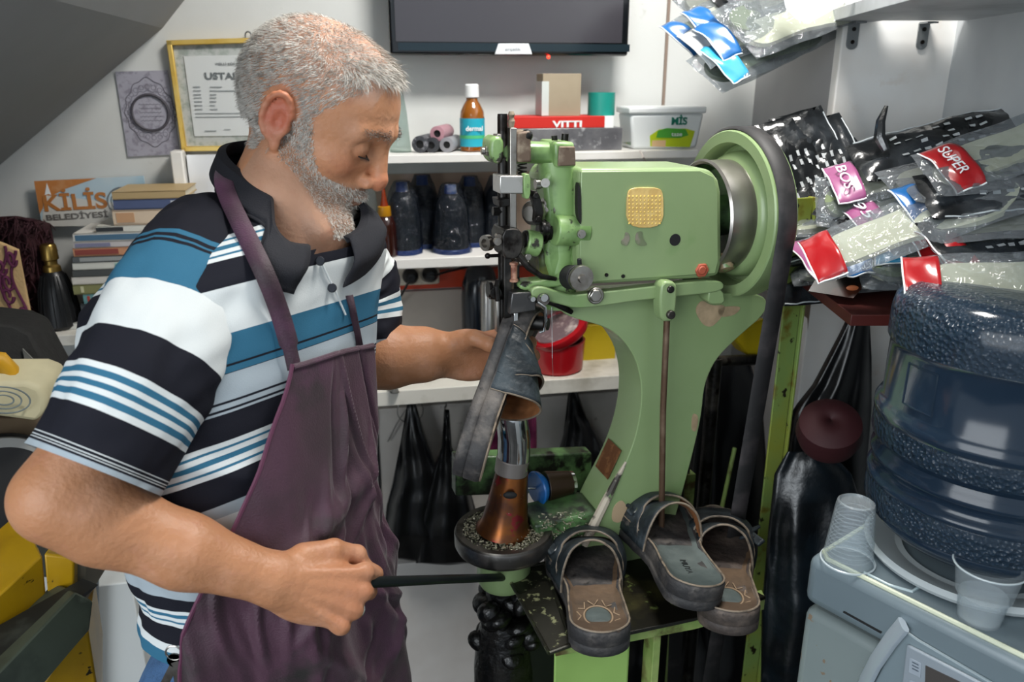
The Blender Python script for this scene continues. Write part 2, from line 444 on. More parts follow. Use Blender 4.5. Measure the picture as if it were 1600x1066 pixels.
# television
tv = T('television', 'wall mounted flat television with glossy dark screen above the shelf', 'television', W(796, 80, .07))
mb = MB(); pbox(mb, W, 602, -260, 989, 87, .085, .05); mb.build('casing', M('tv_black', '#0d1014', .16, coat=.5), tv, bevel=.006)
mb = MB(); pbox(mb, W, 612, -250, 978, 66, .088, .084); mb.build('screen', M('tv_screen', '#3b393f', .22, spec=.9), tv, smooth=False)
mb = MB(); pbox(mb, W, 622, 68, 984, 80, .0875, .084); mb.build('lower_bezel', M('bezel_blue', '#26343c', .2, metal=.3), tv, smooth=False)
a = [W(x, y, .0905) for x, y in ((779, 68), (826, 68), (832, 85), (773, 85))]
mb = MB(); mb.prism(a, -W.n*.005); lg = mb.build('badge', M('badge_white', '#e8ecf0', .3), tv, bevel=.001, label='white trapezoid badge')
text_on(lg, 'arçelik', W(789, 79, .0912), W.e, (0, 0, 1), .006, M('badge_grey', '#9aa0a6', .4), wfit=.033)
mb = MB(); mb.ell(W(857, 89, .087), .0035); mb.build('standby_light', M('red_led', '#ff3020', .4, emit=('#ff2a18', 6)), tv)
mb = MB(); pbox(mb, W, 700, -200, 900, 40, .05, .001); mb.build('wall_bracket', m_black, tv, smooth=False)

# certificate in a gilt frame, hung from a small hook
ce = T('framed_certificate', 'gold framed craftsman certificate hanging on the wall behind the man', 'certificate', W(330, 235, .0))
def quadbar(mb, pts, wd, off0, off1, pl):
    n = len(pts)
    for i in range(n):
        a, b = pl(*pts[i], off1), pl(*pts[(i+1) % n], off1); t = (b-a).normalized(); s = t.cross(pl.n).normalized()*wd/2
        a = a-t*wd/2; b = b+t*wd/2
        mb.prism([a-s, b-s, b+s, a+s], -pl.n*(off1-off0))
fr = [(264, 67), (492, 60), (488, 230), (287, 233)]
a0 = W(264, 67, .02); a1 = W(287, 233, .02)
mb = MB(); quadbar(mb, fr, .010, .004, .02, W); mb.build('frame', M('gilt', '#d9b04a', .35, metal=.35, var=[('#e5c774', 8, .4, .6)]), ce, bevel=.0015)
mb = MB(); mb.prism([W(x, y, .010) for x, y in fr], -W.n*.005); mb.build('paper', M('cert_border', '#b9bdba', .7, var=[('#9aa29c', 60, .45, .6)]), ce, smooth=False)
mb = MB(); mb.prism([W(x, y, .012) for x, y in ((287, 88), (470, 84), (468, 211), (304, 213))], -W.n*.002); mb.build('inner_sheet', M('cert_paper', '#d6d9d8', .6), ce, smooth=False)
ink = M('grey_ink', '#6d7375', .7)
text_on(ce, 'USTALIK BELGESİ', W(320, 123.5, .0135), W.e, (0, 0, 1), .0125, ink, wfit=.175, bold=.03)
text_on(ce, 'T.C.', W(368, 94, .0135), W.e, (0, 0, 1), .004, ink)
text_on(ce, 'MİLLÎ EĞİTİM BAKANLIĞI', W(337, 101.5, .0135), W.e, (0, 0, 1), .0042, ink, wfit=.098)
mb = MB()
for k, y in enumerate((136, 142, 148, 153, 159, 165, 171)):
    pbox(mb, W, 301+k*.6, y-.8, 313+k*.6, y+.6, .0135, .0125)
    pbox(mb, W, 328, y-.8, (347, 369, 338, 338, 338, 336, 340)[k], y+.7, .0135, .0125)
for y in (177, 182.5): pbox(mb, W, 305, y-.5, 405, y+.5, .0135, .0125)
pbox(mb, W, 320, 204, 338, 205.5, .0135, .0125); pbox(mb, W, 350, 202, 360, 203, .0135, .0125)
mb.build('printed_lines', M('light_ink', '#8f9496', .7), ce, smooth=False)
mb = MB(); mb.prism([W(x, y, .0215) for x, y in fr], -W.n*.001)
mb = MB(); c = W(388, 56, .012); mb.tube([c+W.e*(.006*math.cos(t))+Vector((0, 0, .008*math.sin(t))) for t in np.linspace(0, 2*PI, 16, endpoint=False)], .0015, closed=True)
mb.box(W(388, 63, .012), (.012, .004, .006), WR); mb.build('hanging_loop', M('loop_steel', '#7d7f80', .35, metal=.8), ce)

# grey ornamental print pinned beside it
pr = T('wall_print', 'grey print with a dark ring ornament hanging left of the certificate', 'poster', W(232, 244, 0))
c4 = [(180, 112), (262, 110), (281, 241), (200, 245)]
mb = MB(); mb.prism([W(x, y, .004) for x, y in c4], -W.n*.003); mb.build('sheet', M('print_grey', '#a19fac', .6, var=[('#b4b2be', 5, .4, .65), ('#8d8a96', 90, .5, .62)]), pr, smooth=False)
cc = W(235, 176, .006); R0 = 27*mpp(cc)
def ring(mb, c, r, rr, n=40, pl=W, sq=1.0): mb.tube([c+pl.e*(r*math.cos(t))+Vector((0, 0, r*sq*math.sin(t))) for t in np.linspace(0, 2*PI, n, endpoint=False)], rr, closed=True, n=6)
mb = MB(); ring(mb, cc, R0, .0028); mb.build('ring', M('ring_dark', '#4d4a52', .6), pr)
mb = MB(); rd = Vector((0, 0, 1))
pts = []
for k in range(72):
    t = 2*PI*k/72; rr = R0*(1.38+.30*abs(math.sin(t))**6+.06*math.cos(12*t)); pts.append(cc-W.n*.002+W.e*(rr*math.cos(t)*.98)+rd*(rr*1.12*math.sin(t)))
mb.tube(pts, .0010, closed=True, n=5)
pts = [cc-W.n*.002+W.e*(R0*(1.2+.05*math.cos(16*2*PI*k/96))*math.cos(2*PI*k/96))+rd*(R0*(1.2+.05*math.cos(16*2*PI*k/96))*math.sin(2*PI*k/96)) for k in range(96)]
mb.tube(pts, .0007, closed=True, n=5)
for k in range(24):
    t = 2*PI*k/24; p = cc-W.n*.002+W.e*(R0*1.3*math.cos(t))+rd*(R0*1.42*math.sin(t)); ring(mb, p, .0045, .0005, 10)
for k in range(5): mb.tube([cc-W.n*.002+W.e*x+rd*(.016-.008*k+.0012*math.sin(x*900+k)) for x in np.linspace(-R0*.6, R0*.6, 18)], .0005, n=4)
mb.build('ornament', M('ornament_ink', '#68656f', .7), pr)

# municipality poster
po = T('poster', 'orange and blue card with large town name standing on the wall behind the books', 'poster', W(150, 345, 0))
mb = MB(); mb.prism([W(x, y, .02) for x, y in ((53, 283), (224, 275), (238, 352), (66, 354))], -W.n*.004)
m_po = M('poster_sky', '#a9c6d6', .5, var=[('#d8dcda', 3, .42, .6), ('#c98d55', 2.2, .58, .72)]); mb.build('card', m_po, po, smooth=False)
mb = MB(); mb.prism([W(x, y, .0206) for x, y in ((53, 283), (150, 278.5), (100, 296), (74, 310), (62, 335))], -W.n*.0005); mb.build('orange_corner', M('poster_orange', '#c07a3c', .5, var=[('#d9b48a', 9, .45, .65)]), po, smooth=False)
mb = MB(); mb.prism([W(x, y, .0208) for x, y in ((68, 305), (234, 322), (238, 352), (66, 354))], -W.n*.0004); mb.build('pale_lower_band', M('poster_pale', '#d5d3cc', .5), po, smooth=False)
mpo = M('poster_brown_letters', '#b9773a', .5, var=[('#8d5526', 25, .5, .7)])
s = mpp(W(110, 320, .02)); exk = (W(160, 316, .021)-W(70, 321, .021))
text_on(po, 'KİLİS', W(68, 330, .0214), exk, (0, 0, 1), 24*s, mpo, wfit=92*s, bold=.035)
text_on(po, 'BELEDİYESİ', W(72, 344.5, .0214), exk, (0, 0, 1), 8.5*s, M('poster_grey_letters', '#6e6a66', .6), wfit=90*s, bold=.03)
mb = MB(); ring(mb, W(192, 315, .0214), 22*s, .0014); ring(mb, W(192, 315, .0214), 17*s, .0008); mb.build('round_emblem', M('emblem_grey', '#7c8388', .6), po)
mb = MB(); mb.prism([W(x, y, .0214) for x, y in ((73, 286), (80, 305), (76, 303), (70, 305))], -W.n*.0004); mb.build('white_mark', m_white, po, smooth=False)

# ---------------------------------------------------------------- stack of books on the left shelf
def book(px0, px1, ytop, ybot, col, label, off=.165, spine=None, depth=.12, group='books stacked on the left shelf'):
    xm = (px0+px1)/2; a = W(px0, (ytop+ybot)/2, off); b = W(px1, (ytop+ybot)/2, off)
    zt = W(xm, ytop, off).z; zb = W(xm, ybot, off).z
    c = (a+b)/2; wd = (b-a).length; th = max(.004, (zt-zb))
    t = T('book', label, 'book', (c.x, c.y, zb), math.radians(11), group=group)
    t.location = c-W.n*(depth/2); t.location.z = zb
    co = M('cover_'+col.strip('#'), col, .5)
    mb = MB(); mb.box((0, 0, th*.06), (wd, depth, th*.12)); mb.box((0, 0, th*.94), (wd, depth, th*.12)); mb.box((0, -depth/2+.001, th/2), (wd, .002, th))
    mb.build('cover', co, t, local=True, smooth=False)
    mb = MB(); mb.box((0, .002, th/2), (wd-.004, depth-.004, th*.75)); mb.build('pages', M('pages', '#cfc6b2', .8), t, local=True, smooth=False)
    if spine:
        for s0, s1, sc in spine:
            mb = MB(); mb.box((wd*(s0+s1)/2-wd/2, -depth/2-.0003, th/2), (wd*(s1-s0), .001, th*.62)); mb.build('spine_print', M('sp_'+sc.strip('#'), sc, .5), t, local=True, smooth=False)
    return t
bk = [ # px0, px1, top, bottom, colour, label
 (100, 205, 503, 519, '#d8d8d2', 'white and teal book lying lowest of all on the left shelf', [(.55, 1, '#2f9c98')]),
 (124, 230, 488, 503, '#34373a', 'dark grey book, second from the bottom of the stack', [(.05, .12, '#8f9a9a')]),
 (126, 232, 473, 487, '#43494c', 'charcoal book with pale spine letters just under the teal book', [(.1, .5, '#7b8488')]),
 (130, 235, 458, 472, '#6fa3a6', 'pale teal book under the olive one in the stack', [(.06, .1, '#b04a40')]),
 (114, 232, 443, 458, '#8a8a5a', 'olive green book in the middle of the stack', [(.1, .14, '#d0cda8')]),
 (112, 235, 431, 443, '#d9d4cb', 'off-white thin book directly above the olive book', [(.45, .7, '#b5a79d')]),
 (113, 240, 420, 431, '#4b4d4c', 'dark grey book with white spine letters in mid stack', [(.5, .95, '#8d8d8a')]),
 (113, 245, 409, 420, '#d5d5cc', 'white book with mint green spine end', [(.5, 1, '#8cb7ab')]),
 (113, 250, 399, 408, '#565a5c', 'grey slim book with a long title across its spine', [(.08, .9, '#9a9d9b')]),
 (114, 255, 386, 399, '#c98f68', 'orange tan book with a dark red spine half', [(.02, .5, '#8d3e33')]),
 (114, 258, 377, 386, '#c9c3c2', 'lilac grey thin book', [(.02, .4, '#7f7f9a')]),
 (114, 262, 363, 377, '#dfdcd4', 'white book with a blue bar along its spine', [(.02, .82, '#476d88')]),
 (150, 270, 352, 363, '#dcdacf', 'white book with a short black bar, under the creased paperback', [(0, .35, '#26282a')]),
 (176, 288, 327, 351, '#d9c3a9', 'thick cream paperback with a worn orange spine', [(.05, .3, '#c79a72')]),
 (177, 289, 311, 326, '#4a577c', 'dark blue book with a pale oval at the spine end', [(.8, .98, '#b9bcc4')]),
 (175, 290, 299, 311, '#b59b6d', 'tan book topmost of the stack', None)]
for x0, x1, yt, yb, c, lb, sp in bk: book(x0, x1, yt, yb, c, lb, spine=sp)
# straighten the stack: each rests on the one below
bs = sorted([o for o in bpy.data.objects if o.name.startswith('book') and o.type == 'EMPTY'], key=lambda o: o.location.z)
zc_ = zl
for o in bs:
    hs = max(v.co.z for k in kids(o) for v in k.data.vertices); d = o.location.z-zc_
    o.location.z = zc_; sc = 1.0
    o.scale.z = max(.6, (hs+d)/hs) if abs(d) < .01 else 1.0
    zc_ += hs*o.scale.z

# black ribbed bottle with gilt neck
pb = onp(W, 98, zl, .14); s = mpp(pb)
bt = T('perfume_bottle', 'black ribbed bottle with gold neck beside the books', 'bottle', pb)
mb = MB(); n = 48; prof = [(.001, 0), (25, 1), (29, 6), (28, 30), (24, 60), (17, 84), (12, 90)]
mb.lathe([(r*s, h*s) for r, h in prof], pb, n=n)
for k in range(24):
    t = 2*PI*k/24; mb.tube([pb+Vector((math.cos(t), math.sin(t), 0))*(r*s)+Vector((0, 0, h*s)) for r, h in prof[2:6]], .0012, n=5)
mb.build('body', M('ribbed_black', '#17181a', .35), bt)
mb = MB(); mb.lathe([(r*s, h*s) for r, h in [(11, 88), (13, 90), (12, 97), (9, 100), (9, 106), (12, 108), (11.5, 128), (10, 131), (.01, 131)]], pb)
mb.build('gold_neck', M('gold_cap', '#a98b4c', .28, metal=.9), bt)

# dark red hairy garment and embroidered cloth at the far left
def cloth_mesh(fn, nu, nv): mb = MB(); mb.grid(fn, nu, nv); return mb
def shaggy(u, v):
    x = -30+u*108; y = 338+v*175
    o = .10+.055*math.sin(PI*min(1, max(0, u)))-.02*v+.012*noise.noise((u*7, v*9, 0))
    x += 10*math.sin(v*3)*(1 if u > .5 else 0); y += (1-u)*0+22*(1-math.sin(PI*(.25+.6*u)))*(1-v)
    return W(x, y, o)
mb = cloth_mesh(shaggy, 40, 50)
gm = mb.build('shaggy_cloth', M('dark_red_cloth', '#2a0c12', .9, var=[('#4a1820', 20, .45, .65)], bump=(120, .8)), solid=.004, label='dark red shaggy cloth heaped at the left end of the shelf', cat='cloth')
mb = MB()
for k in range(520):
    u, v = random.random(), random.random()**1.1; p = Vector(shaggy(u, v)); L = random.uniform(.012, .034)
    d = Vector((random.uniform(-1, 1), random.uniform(-1, -.1), random.uniform(-1.3, .6))).normalized()
    mb.tube([p, p+d*L*.5+Vector((0, 0, -.001)), p+d*L+Vector((0, 0, -.006))], [.0016, .0013, .0005], n=4)
mb.build('fringe', M('fringe_red', '#34101a', .85), gm)
def emb(u, v):
    x = -40+u*(70+30*v); y = 360+v*160+u*30
    return W(x, y, .19+.012*math.sin(u*3+v*4))
mb = cloth_mesh(emb, 24, 30); em = mb.build('embroidered_cloth', M('cream_cloth', '#c9a878', .85, bump=(200, .4)), solid=.003, label='cream cloth with purple embroidered scrolls over the shelf end', cat='cloth')
mb = MB()
for k in range(7):
    u0, v0 = random.uniform(.3, .95), .12+.13*k; pts = []
    for j in range(22):
        t = j/21*2*PI*1.1; rr = .11*(1-j/30); pts.append(Vector(emb(min(.98, u0+rr*math.cos(t)), min(.98, v0+rr*.8*math.sin(t))))+W.n*.003)
    mb.tube(pts, .0032, n=6)
for q in range(3): mb.tube([Vector(emb(.35+.25*q+.1*math.sin(v*9+q), v))+W.n*.003 for v in np.linspace(.02, .98, 30)], .0026, n=6)
mb.build('embroidery', M('purple_thread', '#5e2346', .8), em)
# ---------------------------------------------------------------- things on the top shelf
def stand(px, off, z, name, label, cat, group=None): 
    p = onp(W, px, z, off); return T(name, label, cat, p, math.radians(11), group), p, mpp(p)
t, p, s = stand(738.5, .11, z1, 'syrup_bottle', 'brown glass bottle with white cap and turquoise label on the top shelf', 'bottle')
mb = MB(); mb.lathe([(r*s, h*s) for r, h in [(.01, 0), (16, 0), (19, 2), (19, 52), (18, 60), (13, 70), (9, 76), (8.5, 84)]], (0, 0, 0), n=40)
mb.build('glass_body', M('amber_glass', '#9a5a12', .08, coat=1, var=[('#7a4208', 3, .4, .6)]), t, local=True)
mb = MB(); mb.lathe([(r*s, h*s) for r, h in [(10, 80), (11, 81), (10.6, 98), (9, 100), (.01, 100)]], (0, 0, 0), n=32); mb.build('cap', m_white, t, local=True)
mb = MB(); mb.lathe([(19.3*s, 8*s), (19.3*s, 50*s)], (0, 0, 0), n=40, cap=False); lb = mb.build('label', M('turquoise_label', '#27a6bd', .4), t, local=True)
mb = MB(); mb.lathe([(19.5*s, 20*s), (19.5*s, 25*s)], (0, 0, 0), n=40, cap=False); mb.build('green_band', M('label_green', '#4fb87a', .4), lb, local=True)
text_on(lb, 'dermal', p-W.e*13*s+W.n*19.8*s+Vector((0, 0, 32*s)), W.e, (0, 0, 1), 7*s, m_white, wfit=26*s, bold=.03)
t, p, s = stand(626, .10, z1, 'glass_jar', 'clear tall glass jar half hidden behind the forehead of the man', 'jar')
m_glass = clear_film('thin_glass', '#e4efea', .25, .04, (8, .1))
mb = MB(); mb.lathe([(r*s, h*s) for r, h in [(.01, 0), (16, 0), (17, 3), (15, 20), (12, 60), (8, 85), (7, 96)]], (0, 0, 0), n=32, cap=False); mb.build('glass_wall', m_glass, t, local=True)
def spool(px, py, r, colr, label, z=None, off=.13, ln=.085, foil=False):
    c = W(px, py, off); s = mpp(c); c0 = c
    if z is not None: c0.z = z+r*s
    t = T('thread_spool', label, 'spool', (c0.x, c0.y, c0.z-r*s), group='small thread tubes lying on the top shelf')
    d = (-W.n*.93+W.e*.35).normalized()
    mb = MB(); mb.tube([c0, c0+d*ln], r*s, n=24, cap=False)
    mb.lathe([(r*s, 0), (r*s*.5, -.001), (r*s*.48, ln*.9)], c0, d, 24, cap=False)
    mb.build('tube', M('sp_'+colr.strip('#'), colr, .5, var=[('#8a8a90', 60, .5, .6)] if foil else None, bump=(90, .6) if foil else None), t)
    mb = MB(); mb.cyl(c0+d*.003, c0+d*.005, r*s*.5, n=20); mb.build('hollow', m_blackm, t, smooth=False)
spool(683, 209, 11.5, '#b58792', 'dusty pink thread tube resting on top of the two grey ones', off=.12)
spool(698, 227, 11.5, '#8f8f95', 'light grey thread tube nearest the brown bottle', z1)
spool(674, 228, 11.5, '#33353a', 'black thread tube lying in the middle of the three lowest', z1)
spool(656, 227, 13, '#3a3c42', 'dark tube in crinkled film leftmost of the thread tubes', z1, foil=True)
# stacked boxes
t, p, s = stand(860, .10, z1, 'glass_tray', 'long grey glassy box under the red box on the top shelf', 'box')
mb = MB(); mb.box((18*s, 0, 17*s), (176*s, .09, 34*s)); mb.build('body', M('smoky_box', '#77777a', .25, var=[('#56565a', 12, .4, .65), ('#9fa0a2', 30, .6, .7)]), t, local=True, bevel=.002)
zt = p.z+34*s
t = T('red_box', 'flat red and white box with white letters lying on the grey box', 'box', (p.x, p.y, zt), math.radians(11))
mb = MB(); mb.box((13*s, 0, 8.5*s), (154*s, .085, 17*s)); mb.build('body', M('box_red', '#c8281f', .5), t, local=True, bevel=.001)
mb = MB(); mb.box((84*s, -.001, 8.5*s), (14*s, .086, 17.2*s)); mb.build('white_end', m_white, t, local=True, smooth=False)
text_on(t, 'VITTI', onp(W, 864, zt+1.5*s, .1437), W.e, (0, 0, 1), 9*s, m_white, wfit=46*s, bold=.05)
zt2 = zt+17*s
q = onp(W, 868, zt2, .10)
t = T('carton_box', 'plain cardboard box with one white corner standing on the red box', 'box', q, math.radians(11)); s = mpp(q)
mb = MB(); mb.box((4*s, 0, 31*s), (60*s, .06, 62*s)); mb.build('body', M('kraft', '#a39680', .8, var=[('#958872', 5, .4, .7)]), t, local=True, bevel=.001)
mb = MB(); mb.box((-22*s, -.0006, 26*s), (11*s, .06, 50*s)); mb.build('white_label', M('dull_white', '#c9cfcb', .7), t, local=True, smooth=False)
q = onp(W, 939, zt2, .105); s = mpp(q)
t = T('tape_roll', 'turquoise green roll standing on the red box', 'tape', q, math.radians(11))
mb = MB(); mb.lathe([(21*s, 0), (21*s, 34*s), (14*s, 34*s), (14*s, 30*s), (.01, 30*s)], (0, 0, 0), n=40); mb.build('roll', M('teal_roll', '#1f9184', .4), t, local=True)
t, p, s = stand(1029, .095, z1, 'cheese_tub', 'white plastic tub with green yellow print at the right end of the top shelf', 'tub')
def tubm(u, v):
    pass
mb = MB(); w0, w1, d0 = 104*s, 118*s, .085
for (za, zb, wa, wb, da, db) in ((0, 52*s, w0, w1, d0*.9, d0),):
    vs = []
    for z_, ww, dd in ((za, wa, da), (zb, wb, db)): vs += [(-ww/2, -dd/2, z_), (ww/2, -dd/2, z_), (ww/2, dd/2, z_), (-ww/2, dd/2, z_)]
    mb.add(vs, [(0, 3, 2, 1), (4, 5, 6, 7), (0, 1, 5, 4), (1, 2, 6, 5), (2, 3, 7, 6), (3, 0, 4, 7)])
tb = mb.build('tub', M('tub_white', '#dfe3e3', .35), t, local=True, bevel=.006)
mb = MB(); mb.box((0, 0, 57*s), (w1+.008, d0+.008, 10*s)); mb.build('lid', M('lid_white', '#e9ecec', .3), t, local=True, bevel=.004)
fo = W.n*(d0/2+.0012)
def tp(x, z): return p+W.e*(x*s)+fo*(1.0)-W.n*(.0045*(1-z/52))+Vector((0, 0, z*s))
mb = MB(); mb.prism([tp(x, z) for x, z in ((-24, 4), (40, 2), (46, 26), (30, 30), (-12, 29), (-26, 20))], -W.n*.0008); mb.build('yellow_print', M('lime', '#b5c822', .4), t, smooth=False)
mb = MB(); mb.prism([tp(x, z)+W.n*.0008 for x, z in ((-16, 17), (22, 16), (36, 20), (30, 29), (0, 31), (-14, 27))], -W.n*.0008); mb.build('green_print', M('leafgreen', '#4e9f3a', .4), t, smooth=False)
mb = MB(); mb.prism([tp(x, z)+W.n*.0008 for x, z in ((-22, 4), (0, 3), (0, 13), (-22, 13))], -W.n*.0008); mb.build('peach_print', M('peach', '#d9b58a', .4), t, smooth=False)
text_on(t, 'MİS', tp(6, 36)+W.n*.0014, W.e, (0, 0, 1), 10.5*s, M('mis_green', '#0f6f5c', .4), wfit=25*s, bold=.05)
text_on(t, 'taze', tp(8, 19)+W.n*.0018, W.e, (0, 0, 1), 6*s, m_white, wfit=17*s)
mb = MB(); mb.prism([p-W.e*(w0/2+.0006+.0038*0)+Vector((0, 0, 0))+W.n*(-.03)+Vector((0, 0, 6*s)), p-W.e*(w0/2+.001)+W.n*.03+Vector((0, 0, 6*s)), p-W.e*(w0/2+.004)+W.n*.03+Vector((0, 0, 36*s)), p-W.e*(w0/2+.004)-W.n*.03+Vector((0, 0, 36*s))], -W.e*.0006); mb.build('side_print', M('side_pr', '#9aa59a', .5, var=[('#c59a5a', 40, .5, .6), ('#4e8f5a', 70, .5, .6)]), t, smooth=False)
mb = MB(); mb.tube([W(1000, 236, .18), W(1005, 245, .19), W(1012, 258, .16), W(1018, 270, .12)], .0018, n=8)
mb.build('cable', M('pale_cable', '#c9bdb6', .5), label='thin pale cable hanging over the shelf edge under the tub', cat='cable')
t, p, s = stand(838, .12, zt-.001, 'tangled_clip', 'small black crumpled clip lying left on the red box', 'clip')
mb = MB()
for k in range(9): mb.ell((random.uniform(-14, 14)*s, random.uniform(-.01, .01), (6+random.uniform(-2, 5))*s), (random.uniform(3, 7)*s, 5*s, 4*s), nu=10, nv=6)
mb.build('clump', m_blackm, t, local=True)

# ---------------------------------------------------------------- thread cones in film bags, bottles on the second shelf
m_film_dark = clear_film('film_over_cones', '#ccd4de', .34, .07, (45, 1.0), (.02, .025, .035))
m_cone = M('navy_thread', '#10131c', .7, bump=(300, .5)); m_coneb = M('cone_blue_plastic', '#1d4fa0', .35)
def cone(px, off, h, r, label):
    t, p, s = stand(px, off, z2, 'thread_cone', label, 'thread cone', 'thread cones on the second shelf')
    mb = MB(); mb.lathe([(.01, 0), (r*s, 0), (r*s, 5*s), (r*.95*s, 7*s)], (0, 0, 0), n=36); mb.build('base', m_coneb, t, local=True)
    mb = MB(); mb.lathe([(.93*r*s, 5*s), (.9*r*s, 20*s), (.86*r*s, .55*h*s), (.7*r*s, .76*h*s), (.4*r*s, .87*h*s), (.3*r*s, .88*h*s)], (0, 0, 0), n=36); mb.build('thread', m_cone, t, local=True)
    mb = MB(); mb.lathe([(.34*r*s, .86*h*s), (.3*r*s, h*s), (.2*r*s, h*s), (.2*r*s, .9*h*s)], (0, 0, 0), n=24); mb.build('core', m_coneb, t, local=True)
    mb = MB(); sd = px*.13
    def fn(u, v):
        a = u*2*PI; hh = v*1.02*h*s
        rr = [1.06, 1.05, 1.02, .97, .92, .7, .42][min(6, int(v*6))]*(1-(v*6-int(v*6)))+[1.06, 1.05, 1.02, .97, .92, .7, .42, .4][min(7, int(v*6)+1)]*(v*6-int(v*6))
        rr = rr*r*s+.004*noise.noise((math.cos(a)*1.6+sd, math.sin(a)*1.6, v*6))+.002*noise.noise((math.cos(a)*5+sd, math.sin(a)*5, v*14))
        return (rr*math.cos(a), rr*math.sin(a), hh)
    mb.grid(fn, 48, 26, closeu=True); mb.build('film_bag', m_film_dark, t, local=True)
cone(632, .12, 108, 28, 'bagged navy thread cone left of the others on the second shelf, beside the sauce bottle')
cone(663, .06, 108, 27, 'bagged thread cone standing back between the two front cones')
cone(706, .13, 103, 29, 'bagged navy thread cone at the front middle with the bright blue base')
cone(735, .065, 104, 27, 'bagged thread cone partly hidden behind the middle one')
cone(779, .07, 104, 27, 'dark thread cone directly behind the needle column')
t, p, s = stand(575, .13, z2, 'clear_bottle', 'empty clear glass bottle just in front of the chin', 'bottle')
mb = MB(); mb.lathe([(r*s, h*s) for r, h in [(.01, 1), (17, 1), (19, 5), (19, 70), (17, 95), (12, 115), (8, 125), (8, 140)]], (0, 0, 0), n=36, cap=False); mb.build('glass_wall', m_glass, t, local=True)
mb = MB(); mb.lathe([(.01, 0), (18*s, 0), (18*s, 6*s), (.01, 7*s)], (0, 0, 0)); mb.build('thick_base', M('green_glass', '#7fb0a4', .1, trans=.6), t, local=True)
t, p, s = stand(604, .15, z2, 'glue_bottle', 'dark brown squeeze bottle with yellow collar and tapering spout under the nose', 'bottle')
mb = MB(); mb.lathe([(r*s, h*s) for r, h in [(.01, 0), (16, 0), (18, 2), (17.5, 30), (17, 50), (12, 62), (9, 64)]], (0, 0, 0), n=36); mb.build('body', M('dark_glue', '#2b0f0b', .15, coat=.6), t, local=True)
mb = MB(); mb.lathe([(r*s, h*s) for r, h in [(10, 62), (10.5, 63), (9.5, 77), (8, 78)]], (0, 0, 0), n=30); mb.build('collar', M('collar_yellow', '#b07a10', .3), t, local=True)
mb = MB(); mb.lathe([(r*s, h*s) for r, h in [(7, 77), (4, 90), (1.6, 112), (.01, 113)]], (0, 0, 0), n=24); mb.build('spout', M('spout_amber', '#7d2d0e', .2), t, local=True)

# ---------------------------------------------------------------- socket bar, plugs, flask
so = T('socket_bar', 'cream triple socket bar fixed under the second shelf', 'socket', W(638, 450, .02))
mb = MB(); pbox(mb, W, 588, 416, 687, 447, .045, .02); mb.build('housing', M('cream_plastic', '#d5cdbf', .4, var=[('#b5ab9b', 20, .55, .7)]), so, bevel=.006)
for px, py in ((612, 432), (641, 430), (668, 429)):
    mb = MB(); c = W(px, py, .046); s = mpp(c); mb.lathe([(14*s, 0), (13*s, .004), (11.5*s, .004), (11*s, -.004), (.01, -.004)], c-W.n*.001, W.n, 28); mb.build('outlet', M('socket_cream', '#cdc3b4', .4), so)
def plug(px, py, label, path):
    c = W(px, py, .05); t = T('power_plug', label, 'plug', c, group='black plugs in the socket bar'); s = mpp(c)
    mb = MB(); mb.lathe([(12*s, -.006), (12.5*s, 0), (12*s, .012), (8*s, .02), (6*s, .022), (.01, .022)], c, W.n, 28); mb.build('plug_body', m_black, t)
    mb = MB(); mb.tube([W(x, y, o) for x, y, o in path], .0028, n=8); mb.build('cord', m_black, t)
plug(641, 431, 'black round plug in the middle outlet with its cord hanging down', [(643, 434, .072), (636, 445, .075), (628, 460, .06), (615, 480, .04), (597, 502, .03), (592, 522, .03), (592, 560, .03), (592, 592, .03)])
plug(672, 428, 'black flat plug in the right outlet with its cord running right', [(672, 430, .07), (678, 431, .075), (700, 424, .06), (740, 415, .05), (780, 409, .04), (830, 405, .04)])
mb = MB(); mb.tube([W(x, y, .05) for x, y in ((606, 446), (599, 440), (598, 428), (606, 420), (616, 420), (622, 428))], .0015, n=6)
mb.tube([W(x, y, .03) for x, y in ((599, 436), (596, 460), (594, 500), (594, 590))], .0028, n=8)
mb.build('cable', m_black, label='thin black cable dropping from the left outlet', cat='cable')
t, p, s = stand(752, .11, z3, 'vacuum_flask', 'tall dark blue black flask standing behind the needle column', 'flask')
mb = MB(); mb.lathe([(r*s, h*s) for r, h in [(.01, 0), (27, 0), (29, 4), (29, 120), (27, 140), (20, 160), (10, 168), (.01, 168)]], (0, 0, 0), n=40); mb.build('body', M('flask_dark', '#171d26', .22, coat=.4), t, local=True)
mb = MB(); mb.lathe([(r*s, h*s) for r, h in [(29.6, 20), (29.8, 24), (29.6, 28)]], (0, 0, 0), n=40); mb.build('steel_band', M('steel_band', '#b0b2b4', .25, metal=1), t, local=True)
mb = MB(); mb.tube([(x*s, -.0, h*s) for x, h in ((24, 140), (38, 140), (42, 120), (40, 60), (30, 40))], 4*s, n=10); mb.build('handle', m_black, t, local=True)
t, p, s = stand(765, .17, z3, 'steel_jar', 'shiny metal canister behind the needle column', 'canister')
mb = MB(); mb.lathe([(r*s, h*s) for r, h in [(.01, 0), (12, 0), (13, 3), (13, 150), (11, 155), (.01, 156)]], (0, 0, 0), n=32); mb.build('can', M('brushed_can', '#c9c6c2', .25, metal=.9), t, local=True)

